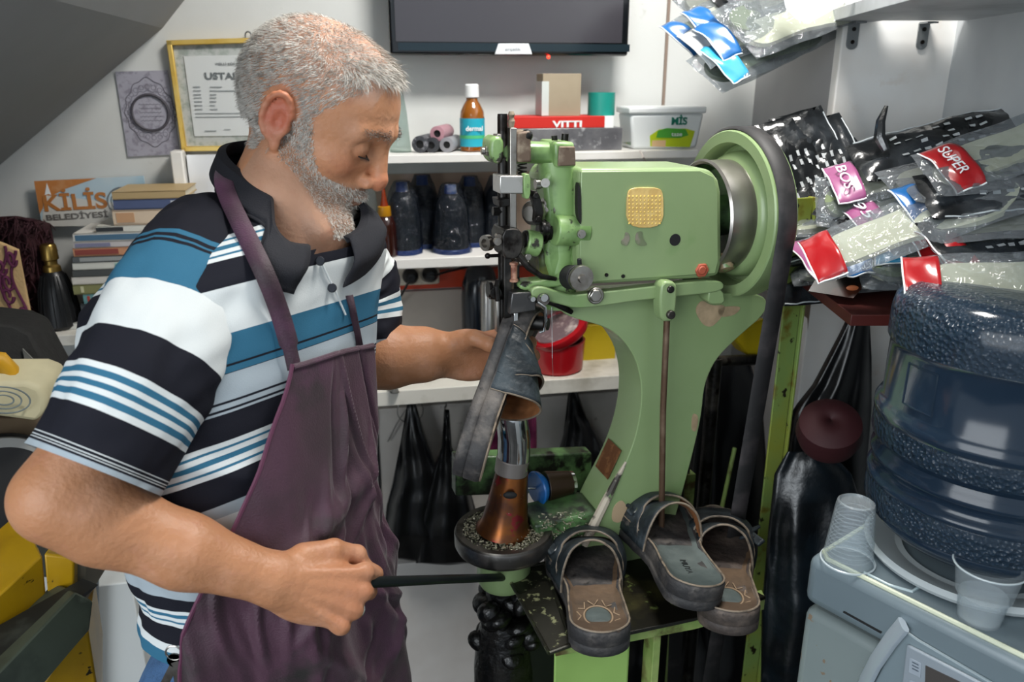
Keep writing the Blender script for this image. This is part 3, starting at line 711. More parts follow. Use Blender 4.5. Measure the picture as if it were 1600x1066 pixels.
# on the lowest shelf
t, p, s = stand(869, .135, z3, 'tape_dispenser', 'red plastic tub with tilted oval lid on the lowest shelf', 'container')
mb = MB(); mb.lathe([(r*s, h*s) for r, h in [(.01, 0), (38, 0), (41, 3), (44, 45), (44, 48), (40, 48), (38, 8), (.01, 7)]], (0, 0, 0), n=48); mb.build('tub', M('deep_red', '#a0101a', .3, coat=.3), t, local=True)
R = Matrix.Rotation(math.radians(-27), 3, 'Y') @ Matrix.Rotation(math.radians(8), 3, 'X')
mb = MB(); o = Vector((2*s, 0, 60*s)); ax = R @ Vector((0, 0, 1))
mb.lathe([(.01, -5*s), (47*s, -5*s), (49*s, 0), (48*s, 7*s), (41*s, 9*s), (39*s, 5*s), (.01, 5*s)], o, ax, 48); ld = mb.build('lid', M('deep_red', ''), t, local=True)
mb = MB(); mb.lathe([(.01, 6*s), (37*s, 6*s), (36*s, 7.5*s), (.01, 8*s)], o, ax, 40); mb.build('clear_window', M('lid_window', '#77666a', .15, var=[('#c9b9b4', 30, .5, .65)], coat=1), ld, local=True)
mb = MB(); pbox(mb, W, 909, 508, 962, 581, .10, .06); q = W(935, 581, .1)
mb.build('yellow_box', M('box_yellow', '#c7ad12', .5, var=[('#7d9a1c', 9, .6, .64)]), bevel=.002, label='yellow box behind the red tub on the lowest shelf', cat='box')
mb = MB(); mb.lathe([(.01, 0), (22*s, 0), (22*s, 14*s), (20*s, 14*s), (19*s, 3*s), (.01, 3*s)], onp(W, 690, z3, .12), n=32); mb.build('metal_tin', M('tin', '#8b8780', .3, metal=.9), label='small open metal tin under the left hand on the lowest shelf', cat='tin')
q = onp(W, 742, z3, .10); mb = MB(); mb.lathe([(.01, 0), (26*s, 0), (32*s, 10*s), (32*s, 16*s), (.01, 18*s)], q, n=32); mb.build('dark_bowl', m_black, label='black dish next to the metal tin', cat='dish')
mb = MB(); c = W(616, 597, .215); s = mpp(c); mb.lathe([(.01, 0), (2*s, 0), (3*s, -6*s), (6*s, -14*s), (6*s, -17*s), (.01, -17*s)], c, (0, 0, 1), 16); mb.build('shelf_hook', M('grey_hook', '#6a6a66', .5), label='small grey suction hook on the edge of the lowest shelf', cat='hook')

# hooks with black plastic bags on the cabinet front
m_bag = M('bin_bag_black', '#0e0f11', .32, bump=(14, .5)); m_hookm = M('hook_chrome', '#8e8b86', .3, metal=.8)
def bag(px0, ytop, pts_l, pts_r, off, label, seed, mat=None, plane=W, depth=.045, nm='black_plastic_bag'):
    """hanging bag: left and right outlines by pixel row, bulging out of the wall plane"""
    def row(pts, y):
        for (x0, y0), (x1, y1) in zip(pts, pts[1:]):
            if y <= y1: return x0+(x1-x0)*(y-y0)/max(1e-6, y1-y0)
        return pts[-1][0]
    yb = min(pts_l[-1][1], pts_r[-1][1])
    def fn(u, v):
        y = ytop+(yb-ytop)*v; xl, xr = row(pts_l, y), row(pts_r, y); a = 2*PI*u
        x = (xl+xr)/2-(xr-xl)/2*math.cos(a); th = depth*(min(1, v*1.6)**.7)*(1-.55*max(0, v-.85)/.15)*(.35 if v < .02 else 1)
        f = math.sin(a); fold = .006*math.sin(a*7+seed+2*noise.noise((v*3, seed, u)))*min(1, v*3)+.008*noise.noise((u*9, v*7, seed))
        yy = y+(6*noise.noise((u*6, seed, 2.2)) if v > .97 else 0)
        return plane(x, yy, off+th*f+fold*(1 if f > 0 else .3)+.003)
    mb = MB(); mb.grid(fn, 72, 46, closeu=True)
    k = 45*72; mb.f.append(tuple(range(k, k+72))); mb.m.append(0)
    return mb.build(nm, mat or m_bag, label=label, cat='bag')
bag(0, 632, [(636, 632), (626, 690), (612, 760), (604, 790), (598, 850), (594, 876)], [(650, 632), (664, 680), (684, 735), (690, 760), (700, 800), (716, 874)], .15, 'black plastic bag hanging left on the cabinet from a wire hook', 1.0)
bag(0, 640, [(694, 640), (690, 700), (676, 735), (664, 775), (655, 820), (650, 880)], [(702, 640), (706, 700), (728, 740), (744, 800), (752, 850), (756, 880)], .165, 'second black plastic bag beside it, fuller at the bottom', 4.0)
bag(0, 606, [(889, 606), (880, 680), (868, 720), (850, 760), (840, 790)], [(900, 606), (916, 650), (940, 690), (952, 720), (960, 790)], .15, 'black plastic bag hanging right of the horn from a hook', 9.0)
for px, py, lb in ((641, 634, 'wire ring hook holding the left black bag'), (697, 632, 'thin hook holding the middle black bag'), (894, 600, 'hook holding the right black bag')):
    mb = MB(); c = W(px, py, .118); s = mpp(c)
    mb.tube([W(px, py-2, .10), W(px, py-4, .125), W(px, py+3, .13), W(px-2, py+8, .128), W(px-1, py+2, .15)], .0016, n=6)
    if px == 641: ring(mb, W(px, py+8, .125), 20*s, .0012, 24, W, 1.05); mb.tube([W(634, 640, .12), W(620, 662, .118), W(606, 690, .112)], .0017, n=6)
    mb.build('bag_hook', m_hookm, label=lb, cat='hook')
# ================================================================ the patching machine and its stand
K = Plane((0, 1.09, 0), 18.0); KR = K.R(); Zu = Vector((0, 0, 1))
m_green = M('machine_green', '#819767', .36, coat=.2, var=[('#8a9f70', 3, .35, .65), ('#6f8f55', 9, .60, .80)])
m_greenc = M('chipped_green', '#86a669', .38, coat=.2, var=[('#5c7c43', 14, .48, .64), ('#26241a', 34, .585, .63), ('#8d7a5e', 18, .645, .66)])
m_greend = M('grimy_green', '#5f8550', .45, coat=.2, var=[('#2b3d26', 14, .38, .58), ('#12130d', 26, .54, .64)])
m_dsteel = M('oily_steel', '#2b2a29', .38, metal=.75, var=[('#5a5550', 18, .5, .68), ('#17120f', 30, .5, .6)])
m_steel = M('bare_steel', '#a5a19b', .28, metal=.95, var=[('#736a62', 20, .5, .7)])
m_chrome = M('polished_chrome', '#c8c8c8', .08, metal=1, var=[('#9b9a98', 10, .5, .7)])
m_rust = M('rusty_block', '#6c5a4c', .6, metal=.3, var=[('#9a8b78', 40, .45, .62), ('#3c2c24', 25, .58, .66)])
m_mark = M('worn_bare_mark', '#6f7a5a', .5, var=[('#8a8474', 60, .5, .6)])
mc = T('patching_machine', 'large green cast iron shoe patching machine with flywheel on its steel stand', 'sewing machine', (K(1000, 800).x, K(1000, 800).y, 0), math.radians(18))
def kp(mb, pts, o1, o0, m=0): return mb.prism([K(x, y, o1) for x, y in pts], -K.n*(o1-o0), m)
def kc(mb, px, py, o0, o1, rpx, rpx2=None, n=24):
    c = K(px, py, o1); s = mpp(c); r = rpx*s; c0 = c-K.n*(o1-o0); return mb.cyl(c0, c, r, (rpx2 if rpx2 is not None else rpx)*s, n)
def part(name, mat, build, bevel=.0015, parent=None, **k):
    mb = MB(); build(mb); return mb.build(name, mat, parent or mc, bevel=bevel, **k)
cast = [(866, 478), (905, 470), (1130, 458), (1196, 460), (1199, 488), (1152, 528), (1118, 562), (1101, 600), (1096, 650), (1085, 700), (1068, 765), (1052, 820), (1036, 880), (905, 880), (922, 836), (942, 794), (972, 738), (991, 690), (1001, 645), (1003, 602), (994, 562), (975, 532), (948, 511), (890, 496)]
def smooth_poly(p, it=2):
    for _ in range(it):
        q = []
        for i in range(len(p)):
            a, b = p[i], p[(i+1) % len(p)]; q += [(a[0]*.78+b[0]*.22, a[1]*.78+b[1]*.22), (a[0]*.22+b[0]*.78, a[1]*.22+b[1]*.78)]
        p = q
    return p
col = part('column_casting', m_green, lambda mb: kp(mb, smooth_poly(cast), .035, -.045), bevel=.006, seg=3)
# bare worn patches and the rubbed edge
def patch(pts, off, mat, name, parent, t=.0006):
    mb = MB(); kp(mb, smooth_poly(pts, 2), off+t, off-.001); return mb.build(name, mat, parent, smooth=False)
m_tanw = M('worn_primer', '#b39b7c', .7, var=[('#8e7d60', 20, .5, .7), ('#7ea564', 12, .60, .64)])
for nm, pts in (('worn_patch', [(1085, 485), (1096, 468), (1112, 478), (1135, 476), (1128, 496), (1112, 512), (1098, 508)]), ('worn_patch', [(1120, 480), (1160, 478), (1150, 492), (1125, 497)]), ('worn_patch', [(1082, 645), (1092, 650), (1088, 676), (1080, 672)]),
                ('worn_patch', [(958, 792), (972, 780), (982, 796), (970, 818), (955, 815)])):
    patch(pts, .0352, m_tanw, nm, col)
mb = MB(); mb.tube([K(x, y, .034) for x, y in ((913, 852), (928, 820), (946, 784), (962, 752), (978, 722))], [.006, .008, .007, .005, .002], n=8)
mb.build('rubbed_edge', M('rubbed_white', '#b9ae9c', .6, var=[('#3a352e', 30, .5, .58), ('#7ea363', 18, .62, .66)]), col)
A, B = K(991, 690, .035), K(942, 794, .035)
def sp(s, t, lift=.0012):
    nn = (B-A).cross(K.n).normalized(); nn = nn if nn.x < 0 else -nn
    return A+(B-A)*s-K.n*.08*t+nn*lift
mb = MB(); mb.prism([sp(.22, .25), sp(.66, .25), sp(.66, .85), sp(.22, .85)], (sp(0, 0, .0)-sp(0, 0, .001)))
mb.build('maker_plate', M('copper_brown_plate', '#6e4222', .45, metal=.4, var=[('#8a5c36', 60, .5, .6)]), col, bevel=.0004)
# head housing with its cover
box = [(905, 263), (1092, 262), (1112, 266), (1124, 282), (1128, 300), (1129, 408), (1124, 431), (1098, 436), (906, 446), (903, 400), (904, 320)]
hs = part('head_housing', m_green, lambda mb: kp(mb, box, .060, -.035), bevel=.007, seg=4)
mb = MB(); kp(mb, [(908, 268), (1094, 266), (1116, 276), (1122, 300), (1123, 408), (1118, 428), (909, 442), (906, 400), (907, 320)], .063, .058); mb.build('side_cover', m_green, mc, bevel=.0015)
ref = part('reflector_sticker', M('amber_reflector', '#d2ad66', .35, coat=.5, var=[('#e3c27a', 60, .45, .6)]), lambda mb: kp(mb, smooth_poly([(980, 300), (990, 293), (1028, 293), (1037, 301), (1037, 356), (979, 356)], 2), .0655, .0625), bevel=.0006, label='yellow cushioned reflector sticker')
mb = MB()
for x in range(983, 1036, 6):
    for y in range(307, 354, 6): c = K(x, y, .0655); mb.ell(c, .0015, nu=8, nv=5)
mb.build('reflector_cells', M('amber_cells', '#e8c35a', .25, coat=1), ref)
for pts in ([(977, 362), (984, 366), (984, 378), (980, 385), (971, 383), (970, 376), (976, 372)], [(994, 363), (1004, 361), (1004, 372), (1013, 384), (998, 385), (992, 378)]): patch(pts, .0632, m_mark, 'worn_mark', hs)
part('oil_hole', m_blackm, lambda mb: kc(mb, 1055, 375, .055, .0636, 9.5), bevel=0)
part('edge_shadow_strip', M('gap_shadow_black', '#14140f', .7), lambda mb: kp(mb, smooth_poly([(903, 282), (908, 300), (909, 345), (907, 352), (902, 330)], 1), .0645, .055), bevel=0)  # near-black strip painting in the shadow of the gap between head and cover
for x, y in ((948, 430), (974, 432)): part('cover_screw', m_dsteel, lambda mb: kc(mb, x, y, .06, .0645, 3), bevel=0)
part('red_bolt', M('red_bolt_paint', '#a8513a', .5, var=[('#7c3425', 30, .5, .65)]), lambda mb: (kc(mb, 1098, 423, .06, .066, 12, n=6), kc(mb, 1098, 423, .066, .069, 7, n=12)))
# rocker lever under the housing, its pivot, link and long rod
lev = smooth_poly([(830, 452), (845, 447), (870, 455), (895, 462), (925, 458), (1000, 450), (1060, 442), (1130, 437), (1132, 456), (1060, 464), (1000, 470), (940, 479), (900, 483), (868, 474), (832, 466)], 2)
part('rocker_lever', m_green, lambda mb: kp(mb, lev, .062, .045), bevel=.002)
part('pivot_bolt', m_steel, lambda mb: (kc(mb, 932, 463, .06, .067, 13.5, n=32), kc(mb, 932, 463, .067, .073, 11, n=6)))
part('link_block', m_green, lambda mb: kp(mb, smooth_poly([(1034, 440), (1058, 440), (1058, 470), (1054, 503), (1033, 503), (1031, 470)], 1), .078, .055), bevel=.003)
part('link_screw', m_dsteel, lambda mb: (kc(mb, 1049, 453, .076, .081, 6), kc(mb, 1050, 493, .076, .084, 7), ))
part('connecting_rod', M('brown_rod', '#6b5443', .35, metal=.6, var=[('#9a8570', 10, .5, .7)]), lambda mb: mb.tube([K(1042, 500, .066), K(1036, 640, .066), K(1033, 850, .066)], .0048, n=12), bevel=0)
# needle head castings
part('head_casting', m_greenc, lambda mb: (mb.tube([K(x, y, .02) for x, y in ((868, 250), (872, 300), (876, 350), (874, 400), (872, 440), (872, 478))], [.024, .026, .024, .022, .026, .024], n=24)), bevel=0)
part('neck_block', m_greenc, lambda mb: kp(mb, smooth_poly([(848, 262), (905, 262), (907, 330), (912, 350), (906, 446), (866, 455), (850, 400), (856, 350)], 1), .04, -.03), bevel=.006)
part('top_arm', m_greenc, lambda mb: (mb.tube([K(778, 238, .02), K(830, 238, .02), K(885, 240, .02)], .0175, n=16, flat=(1, .8), upv=(0, 0, 1)), kp(mb, [(866, 222), (898, 222), (901, 262), (868, 262)], .05, -.01)), bevel=.004)
part('arm_end_face', m_rust, lambda mb: kp(mb, [(874, 229), (899, 229), (900, 259), (872, 260)], .054, .05))
part('rusty_guide', m_rust, lambda mb: kp(mb, [(808, 207), (830, 204), (831, 254), (809, 254)], .052, .01), bevel=.003)
part('adjusting_screw', m_dsteel, lambda mb: mb.cyl(K(882, 224, .02), K(883, 209, .02), .0048, n=16), bevel=0)
part('adjusting_screw', m_dsteel, lambda mb: mb.cyl(K(867, 224, .02), K(866, 212, .02), .004, n=12), bevel=0)
part('oiler_ball', m_dsteel, lambda mb: mb.ell(K(823, 212, .045), .008), bevel=0)
part('left_lug', m_greenc, lambda mb: kp(mb, smooth_poly([(766, 222), (772, 213), (788, 214), (788, 256), (772, 256), (766, 244)], 1), .045, .005), bevel=.004)
part('lug_bolt', m_steel, lambda mb: (mb.cyl(K(770, 236, .03), K(757, 236, .03), .0065, n=6), mb.cyl(K(757, 236, .03), K(752, 236, .03), .0045, n=12), mb.cyl(K(778, 216, .03), K(778, 209, .03), .007, n=6)), bevel=.0006)
part('top_post', m_dsteel, lambda mb: mb.lathe([(.0001, 0), (.0062, .0), (.0066, -.004), (.0066, -.33), (.0001, -.33)], K(785, 178, .03), Zu, 20), bevel=0)
part('knurled_rod', m_rust, lambda mb: mb.lathe([(.0001, .0), (.003, 0), (.0045, -.004), (.003, -.008), (.0048, -.012), (.0034, -.018), (.0034, -.38), (.0001, -.38)], K(799, 174, .035), Zu, 16), bevel=0)
part('needle_bar', m_steel, lambda mb: kp(mb, [(797, 200), (808, 200), (807, 366), (797, 366)], .05, .038), bevel=.001)
part('silver_block', M('milled_block', '#b7b5b1', .3, metal=.7, var=[('#8d8780', 30, .55, .7)]), lambda mb: kp(mb, [(781, 275), (818, 275), (818, 303), (781, 303)], .062, .03), bevel=.0015)
part('green_tab', m_greenc, lambda mb: kp(mb, smooth_poly([(818, 272), (829, 272), (829, 311), (819, 311)], 1), .064, .05), bevel=.001)
sprg = [K(816, 256, .03)+Vector((math.cos(t), math.sin(t), 0))*.0055+Zu*(-.0008*t) for t in np.linspace(0, 14*PI, 110)]
part('return_spring', m_dsteel, lambda mb: mb.tube(sprg, .0011, n=6), bevel=0)
def rollers(mb):
    for x, y, r0, ln in ((836, 288, 8, .022), (838, 328, 13, .03), (848, 318, 9, .05), (826, 330, 7, .05)):
        c = K(x, y, .03); s = mpp(c); mb.lathe([(.001, 0), (r0*s, 0), (r0*s, ln*.3), (r0*.8*s, ln*.35), (r0*.8*s, ln*.65), (r0*s, ln*.7), (r0*s, ln), (.001, ln)], c, -K.e*-1, 20)
part('guide_rollers', m_steel, rollers, bevel=0)
part('cam_stack', m_dsteel, lambda mb: [mb.cyl(K(842+i*6, 362, .03), K(846+i*6, 362, .03), .014+.003*(i % 2), n=24) for i in range(4)], bevel=0)
part('mid_cylinder', m_greenc, lambda mb: (mb.cyl(K(866, 360, .045), K(916, 361, .045), .0205, n=28), mb.cyl(K(820, 378, .04), K(842, 382, .04), .017, n=24)), bevel=.002)
part('cylinder_bolt', m_steel, lambda mb: (kc(mb, 909, 366, .05, .069, 7, n=20), kc(mb, 909, 366, .069, .071, 4, n=6)), bevel=0)
part('grimy_lower_casting', M('grimy_casting', '#5d7040', .5, var=[('#23200f', 14, .45, .6), ('#8f8a36', 9, .58, .7)]), lambda mb: kp(mb, smooth_poly([(842, 385), (905, 382), (905, 436), (880, 440), (846, 436)], 1), .035, -.02), bevel=.005)
part('clamp_block', m_dsteel, lambda mb: (kp(mb, smooth_poly([(784, 360), (808, 356), (818, 366), (818, 390), (808, 406), (786, 404)], 1), .062, .012), mb.cyl(K(818, 374, .04), K(828, 374, .04), .012, n=20)), bevel=.002)
part('clamp_wheel', m_steel, lambda mb: (mb.lathe([(.006, 0), (.0105, 0), (.0105, .008), (.006, .008), (.006, 0)], K(764, 379, .042), (K.e*-.9+K.n*.45), 24), mb.cyl(K(768, 379, .04), K(784, 379, .04), .0045), kc(mb, 778, 378, .06, .066, 6), kc(mb, 780, 370, .05, .06, 4)), bevel=0)
part('side_nut', m_dsteel, lambda mb: mb.cyl(K(770, 330, .03), K(786, 330, .03), .0062, n=6), bevel=0)
part('thumb_pin', m_dsteel, lambda mb: (mb.cyl(K(762, 400, .03), K(786, 399, .03), .0024), mb.ell(K(762, 400, .03), .004)), bevel=0)
part('vertical_slide', m_dsteel, lambda mb: (kp(mb, [(788, 400), (800, 400), (799, 536), (788, 536)], .045, .02), kp(mb, [(800, 404), (812, 404), (812, 460), (800, 460)], .035, .015), kp(mb, [(780, 440), (788, 440), (788, 522), (781, 522)], .03, .015)), bevel=.001)
part('small_bobbin', M('bobbin_pink', '#b98a72', .5, var=[('#7c4a38', 50, .5, .6)]), lambda mb: mb.lathe([(.003, .014), (.006, .013), (.006, .010), (.0045, .009), (.0045, -.009), (.006, -.01), (.006, -.013), (.003, -.013)], K(803, 425, .045), Zu, 16), bevel=0)
part('presser_block', M('grey_steel_block', '#4b4a4a', .35, metal=.7, var=[('#6e6b68', 12, .5, .7)]), lambda mb: kp(mb, [(800, 458), (838, 456), (838, 486), (796, 492)], .058, .01), bevel=.002)
part('side_clamp', m_dsteel, lambda mb: (mb.cyl(K(766, 458, .03), K(788, 460, .03), .0085, n=20), kc(mb, 775, 458, .03, .045, 9), mb.cyl(K(762, 452, .03), K(767, 452, .03), .011, n=20), mb.tube([K(778, 440, .04), K(776, 448, .045), K(778, 470, .045)], .004)), bevel=0)
part('presser_bar', m_chrome, lambda mb: kp(mb, [(803, 484), (810, 484), (810, 522), (803, 526)], .05, .04), bevel=.001)
part('knee_arm', m_dsteel, lambda mb: (mb.tube([K(836, 466, .05), K(850, 463, .055), K(872, 475, .05), K(893, 488, .045)], [.007, .009, .006, .0035], n=12), mb.cyl(K(849, 468, .05), K(849, 468, .07), .0085), mb.cyl(K(815, 503, .03), K(850, 506, .045), .0105, n=20), mb.cyl(K(848, 506, .04), K(857, 507, .045), .0085, n=20)), bevel=0)
part('bright_link', m_chrome, lambda mb: (mb.tube([K(840, 472, .07), K(852, 480, .072), K(853, 500, .07), K(850, 517, .066), K(843, 519, .064)], .0022, n=8), kc(mb, 851, 466, .07, .076, 6), kc(mb, 833, 468, .06, .07, 4)), bevel=0)
part('lower_arm', m_greenc, lambda mb: (kp(mb, smooth_poly([(812, 442), (838, 440), (868, 436), (884, 420), (896, 422), (893, 446), (850, 452), (813, 455)], 1), .05, .02)), bevel=.003)
part('tension_knob', m_steel, lambda mb: (mb.lathe([(.001, 0), (.0175, 0), (.0178, .002), (.0165, .005), (.006, .005), (.005, .009), (.001, .009)], K(907, 434, .085), K.n, 32)), bevel=0)
part('knob_collar', m_blackm, lambda mb: (mb.cyl(K(890, 433, .058), K(903, 434, .082), .0165, n=28), mb.cyl(K(906, 420, .07), K(905, 404, .07), .003)), bevel=.001)
part('foot_lug', m_green, lambda mb: kp(mb, smooth_poly([(1108, 452), (1130, 452), (1134, 476), (1106, 476)], 1), .06, .03), bevel=.002)
part('slotted_link', m_dsteel, lambda mb: (kp(mb, smooth_poly([(826, 296), (842, 300), (850, 330), (846, 352), (834, 350), (836, 325)], 1), .055, .045), kc(mb, 838, 306, .05, .06, 5), kc(mb, 842, 343, .05, .06, 5)), bevel=.001)
part('crank_disc', m_steel, lambda mb: mb.lathe([(.001, 0), (.016, 0), (.017, .004), (.016, .008), (.011, .009), (.010, .014), (.001, .014)], K(836, 332, .035), (K.e*-.75+K.n*.65), 28), bevel=0)
part('tension_spring', m_dsteel, lambda mb: mb.tube([K(846+.26*t, 356+.02*t, .055)+Zu*(.0075*math.sin(t))+K.n*(.0075*math.cos(t)) for t in np.linspace(0, 40, 130)], .0013, n=6), bevel=0)
part('hex_nut', m_steel, lambda mb: kc(mb, 826, 402, .03, .05, 7, n=6))
part('set_screw', m_steel, lambda mb: (mb.cyl(K(852, 286, .03), K(852, 286, .058), .006, n=16)), bevel=0)
part('guide_bracket', m_dsteel, lambda mb: kp(mb, [(779, 312), (797, 310), (797, 322), (781, 324)], .05, .02), bevel=.001)
part('feed_lever', m_dsteel, lambda mb: mb.tube([K(808, 396, .05), K(826, 418, .055), K(846, 432, .055), K(868, 436, .05)], [.005, .0045, .004, .003], n=10), bevel=0)
part('lower_guide', m_steel, lambda mb: kp(mb, [(776, 470), (781, 470), (781, 520), (776, 520)], .035, .025), bevel=.001)
part('paint_chip', m_rust, lambda mb: kp(mb, smooth_poly([(893, 292), (903, 300), (905, 340), (900, 330), (894, 318)], 1), .0415, .039), bevel=0)
# needle screws and needle
part('needle_screw', m_chrome, lambda mb: (kc(mb, 790, 527, .045, .053, 6), mb.cyl(K(796, 536, .048), K(797, 549, .05), .0045), kc(mb, 798, 551, .045, .055, 5)), bevel=0)
part('needle_foot', m_dsteel, lambda mb: kp(mb, [(789, 530), (806, 524), (806, 545), (797, 560), (790, 552)], .044, .028), bevel=.001)
# flywheel (axis along the arm) with its steel drum and the drive belt
wc = K(1150, 335, .0); ws = mpp(wc); Rw = 128*ws; ax = -K.e
fw = part('flywheel', m_green, lambda mb: mb.lathe([(Rw, -.017), (Rw, .017), (Rw*.985, .019), (Rw*.86, .019), (Rw*.84, .012), (Rw*.84, -.010), (Rw*.82, -.013), (Rw*.76, -.013), (Rw*.75, .006), (Rw*.72, .014), (Rw*.67, .018), (Rw*.30, .018), (Rw*.3, -.010), (Rw*.84, -.0155), (Rw*.86, -.017), (Rw, -.017)], wc, ax, 72, cap=False), bevel=0)
mb = MB(); mb.lathe([(Rw*.66, .010), (Rw*.66, .056), (Rw*.675, .058), (Rw*.65, .061), (Rw*.62, .058), (Rw*.61, .02)], wc, ax, 64, cap=False); mb.build('steel_drum', M('drum_steel', '#b4afa9', .3, metal=.9, var=[('#8a8580', 4, .4, .6)]), fw)
mb = MB(); mb.lathe([(Rw*.61, .054), (Rw*.56, .03), (Rw*.3, .02), (.03, .02), (.03, .09), (.001, .09)], wc, ax, 48, cap=False); mb.build('hub_dish', m_greend, fw)
mb = MB(); c = wc+ax*.04+K.n*(Rw*.34)-Zu*(Rw*.50); dd = (K.n*.34-Zu*.5).normalized(); mb.lathe([(.001, .014), (.012, .012), (.014, .004), (.014, -.01)], c, dd, 24); mb.build('balance_boss', m_greenc, fw)
# belt: flat loop round the wheel and a small pulley near the floor
pc = wc-Zu*(wc.z-.30)+K.n*-.02; r2 = .04; Rb = Rw+.0012
def belt_path():
    d = pc-wc; L = d.length; th = math.asin((Rb-r2)/L); base = math.atan2(-d.z, -0.0) if False else 0
    # 2D frame: a = K.n, b = Zu
    D2 = (d.dot(K.n), d.z); bang = math.atan2(D2[1], D2[0]); out = []
    a0 = bang+PI/2-th if False else None
    phi = math.acos((Rb-r2)/L)
    for k in range(61):
        t = bang+phi+(2*PI-2*phi)*k/60; out.append(wc+K.n*(Rb*math.cos(t))+Zu*(Rb*math.sin(t)))
    for k in range(21):
        t = bang-phi+2*phi*k/20; out.append(pc+K.n*(r2*math.cos(t))+Zu*(r2*math.sin(t)))
    return out
bp = belt_path()
mb = MB(); N_ = len(bp); vs = []; fs = []
for i, p in enumerate(bp):
    t = (bp[(i+1) % N_]-bp[i-1]).normalized(); nn = t.cross(K.e).normalized()
    for a_, b_ in ((-.015, 0), (.015, 0), (.011, .0042), (-.011, .0042)): vs.append(p+K.e*a_+nn*(b_ if (p+nn*.01-(wc if p.z > .5 else pc)).length > (p-(wc if p.z > .5 else pc)).length else -b_))
for i in range(N_):
    j = (i+1) % N_
    for q in range(4): fs.append((i*4+q, i*4+(q+1) % 4, j*4+(q+1) % 4, j*4+q))
mb.add(vs, fs); mb.build('drive_belt', M('rubber_belt', '#1d1c1d', .6, var=[('#3a3536', 20, .5, .7)]), mc, angle=50)
mb = MB(); mb.lathe([(.001, -.02), (r2, -.02), (r2, .02), (.001, .02)], pc, K.e, 32); pul = mb.build('motor_pulley', m_dsteel, mc)
mb = MB(); mb.cyl(pc-K.e*.06, pc-K.e*.26, .075, n=32); mb.cyl(pc-K.e*.02, pc-K.e*.06, .015); mb.build('motor', m_blackm, mc, bevel=.004)

# horn: steel disc, copper cone, collar and chrome tube
hc = K(787, 836, .0); hs_ = mpp(hc); disc_z = hc.z
def hp(px, py): return K(px, py, .0)
part('horn_disc', M('disc_steel', '#5b5752', .33, metal=.85, var=[('#34302c', 24, .5, .66)]), lambda mb: mb.lathe([(.02, -.014), (74*hs_, -.016), (76*hs_, -.012), (76*hs_, .010), (74*hs_, .013), (64*hs_, .013), (62*hs_, .009), (.02, .009)], hc, Zu, 64), bevel=0)
part('disc_rim', M('disc_rim_steel', '#6b6865', .3, metal=.9, var=[('#9c9893', 20, .5, .7)]), lambda mb: mb.lathe([(76.2*hs_, -.0115), (77*hs_, -.010), (77*hs_, .008), (76.2*hs_, .0105)], hc, Zu, 64, cap=False), bevel=0)
cz = hc+Zu*.009; ct = K(800, 738, .0); cdir = Vector((ct.x-cz.x, ct.y-cz.y, ct.z-cz.z))
m_cop = M('copper_cone', '#8c5326', .28, metal=.85, var=[('#5a3a2c', 10, .45, .6), ('#8a2f34', 45, .58, .64), ('#b9bdb4', 70, .66, .70)])
cl = cdir.length
part('horn_cone', m_cop, lambda mb: mb.lathe([(44*hs_, 0), (42*hs_, cl*.05), (36*hs_, cl*.18), (31*hs_, cl*.5), (27*hs_, cl*.85), (25*hs_, cl*1.0)], cz, cdir, 48), bevel=0, label='copper coloured cone base')
q = K(797, 774, .032); part('cone_hole', m_blackm, lambda mb: mb.ell(q, (.0105, .004, .0058)), bevel=0)
part('collar_ring', M('collar_grey', '#8d8681', .4, metal=.6), lambda mb: mb.lathe([(22*hs_, -.012), (25.5*hs_, -.012), (25.5*hs_, .012), (22*hs_, .014)], ct+Zu*.012, cdir, 40), bevel=.001)
hornpath = [K(x, y, o) for x, y, o in ((801, 730, 0), (803, 705, 0), (803, 680, .006), (799, 652, .010), (794, 625, .008), (792, 600, .0), (794, 578, -.004), (797, 560, 0))]
part('horn_tube', m_chrome, lambda mb: mb.tube(hornpath, [.0245, .0250, .0245, .0230, .0195, .0150, .010, .007], n=32), bevel=0, label='polished chrome horn tube')
part('horn_pillar', m_green, lambda mb: mb.lathe([(.001, -.085), (38*hs_, -.085), (43*hs_, -.075), (43*hs_, -.007), (.001, -.007)], hc, Zu, 48), bevel=0)
def bridge(mb):
    a, b = K(838, 838, .02), K(1000, 850, .0)
    mb.prism([K(835, 822, .03), K(930, 800, .03), K(1010, 830, .03), K(1010, 870, .03), K(845, 862, .03)], -K.n*.07)
part('base_bridge', m_greend, bridge, bevel=.004)
part('rear_crossbar', m_greend, lambda mb: mb.prism([K(712, 716, -.13), K(925, 708, -.13), K(925, 768, -.13), K(712, 776, -.13)], -K.n*.03), bevel=.003)
def shav(mb):
    for k in range(700):
        a = random.random()*2*PI; r = (.044+.034*random.random()**.7*1.0) if random.random() < .8 else random.uniform(.05, .11)
        p = hc+Vector((math.cos(a)*r*.86, math.sin(a)*r*.86, .0115))
        if r > .075: p = K(842+random.random()*75, 850-random.random()*50, .032)
        R = Matrix.Rotation(random.random()*6, 3, (random.random(), random.random(), 1)); s_ = random.uniform(.0008, .0024)
        mb.box(p, (s_*3, s_, s_*.6), R)
part('metal_shavings', M('shavings', '#b5b09c', .3, metal=.5, var=[('#4d5132', 200, .45, .6)]), shav, bevel=0, kind='stuff', smooth=False)
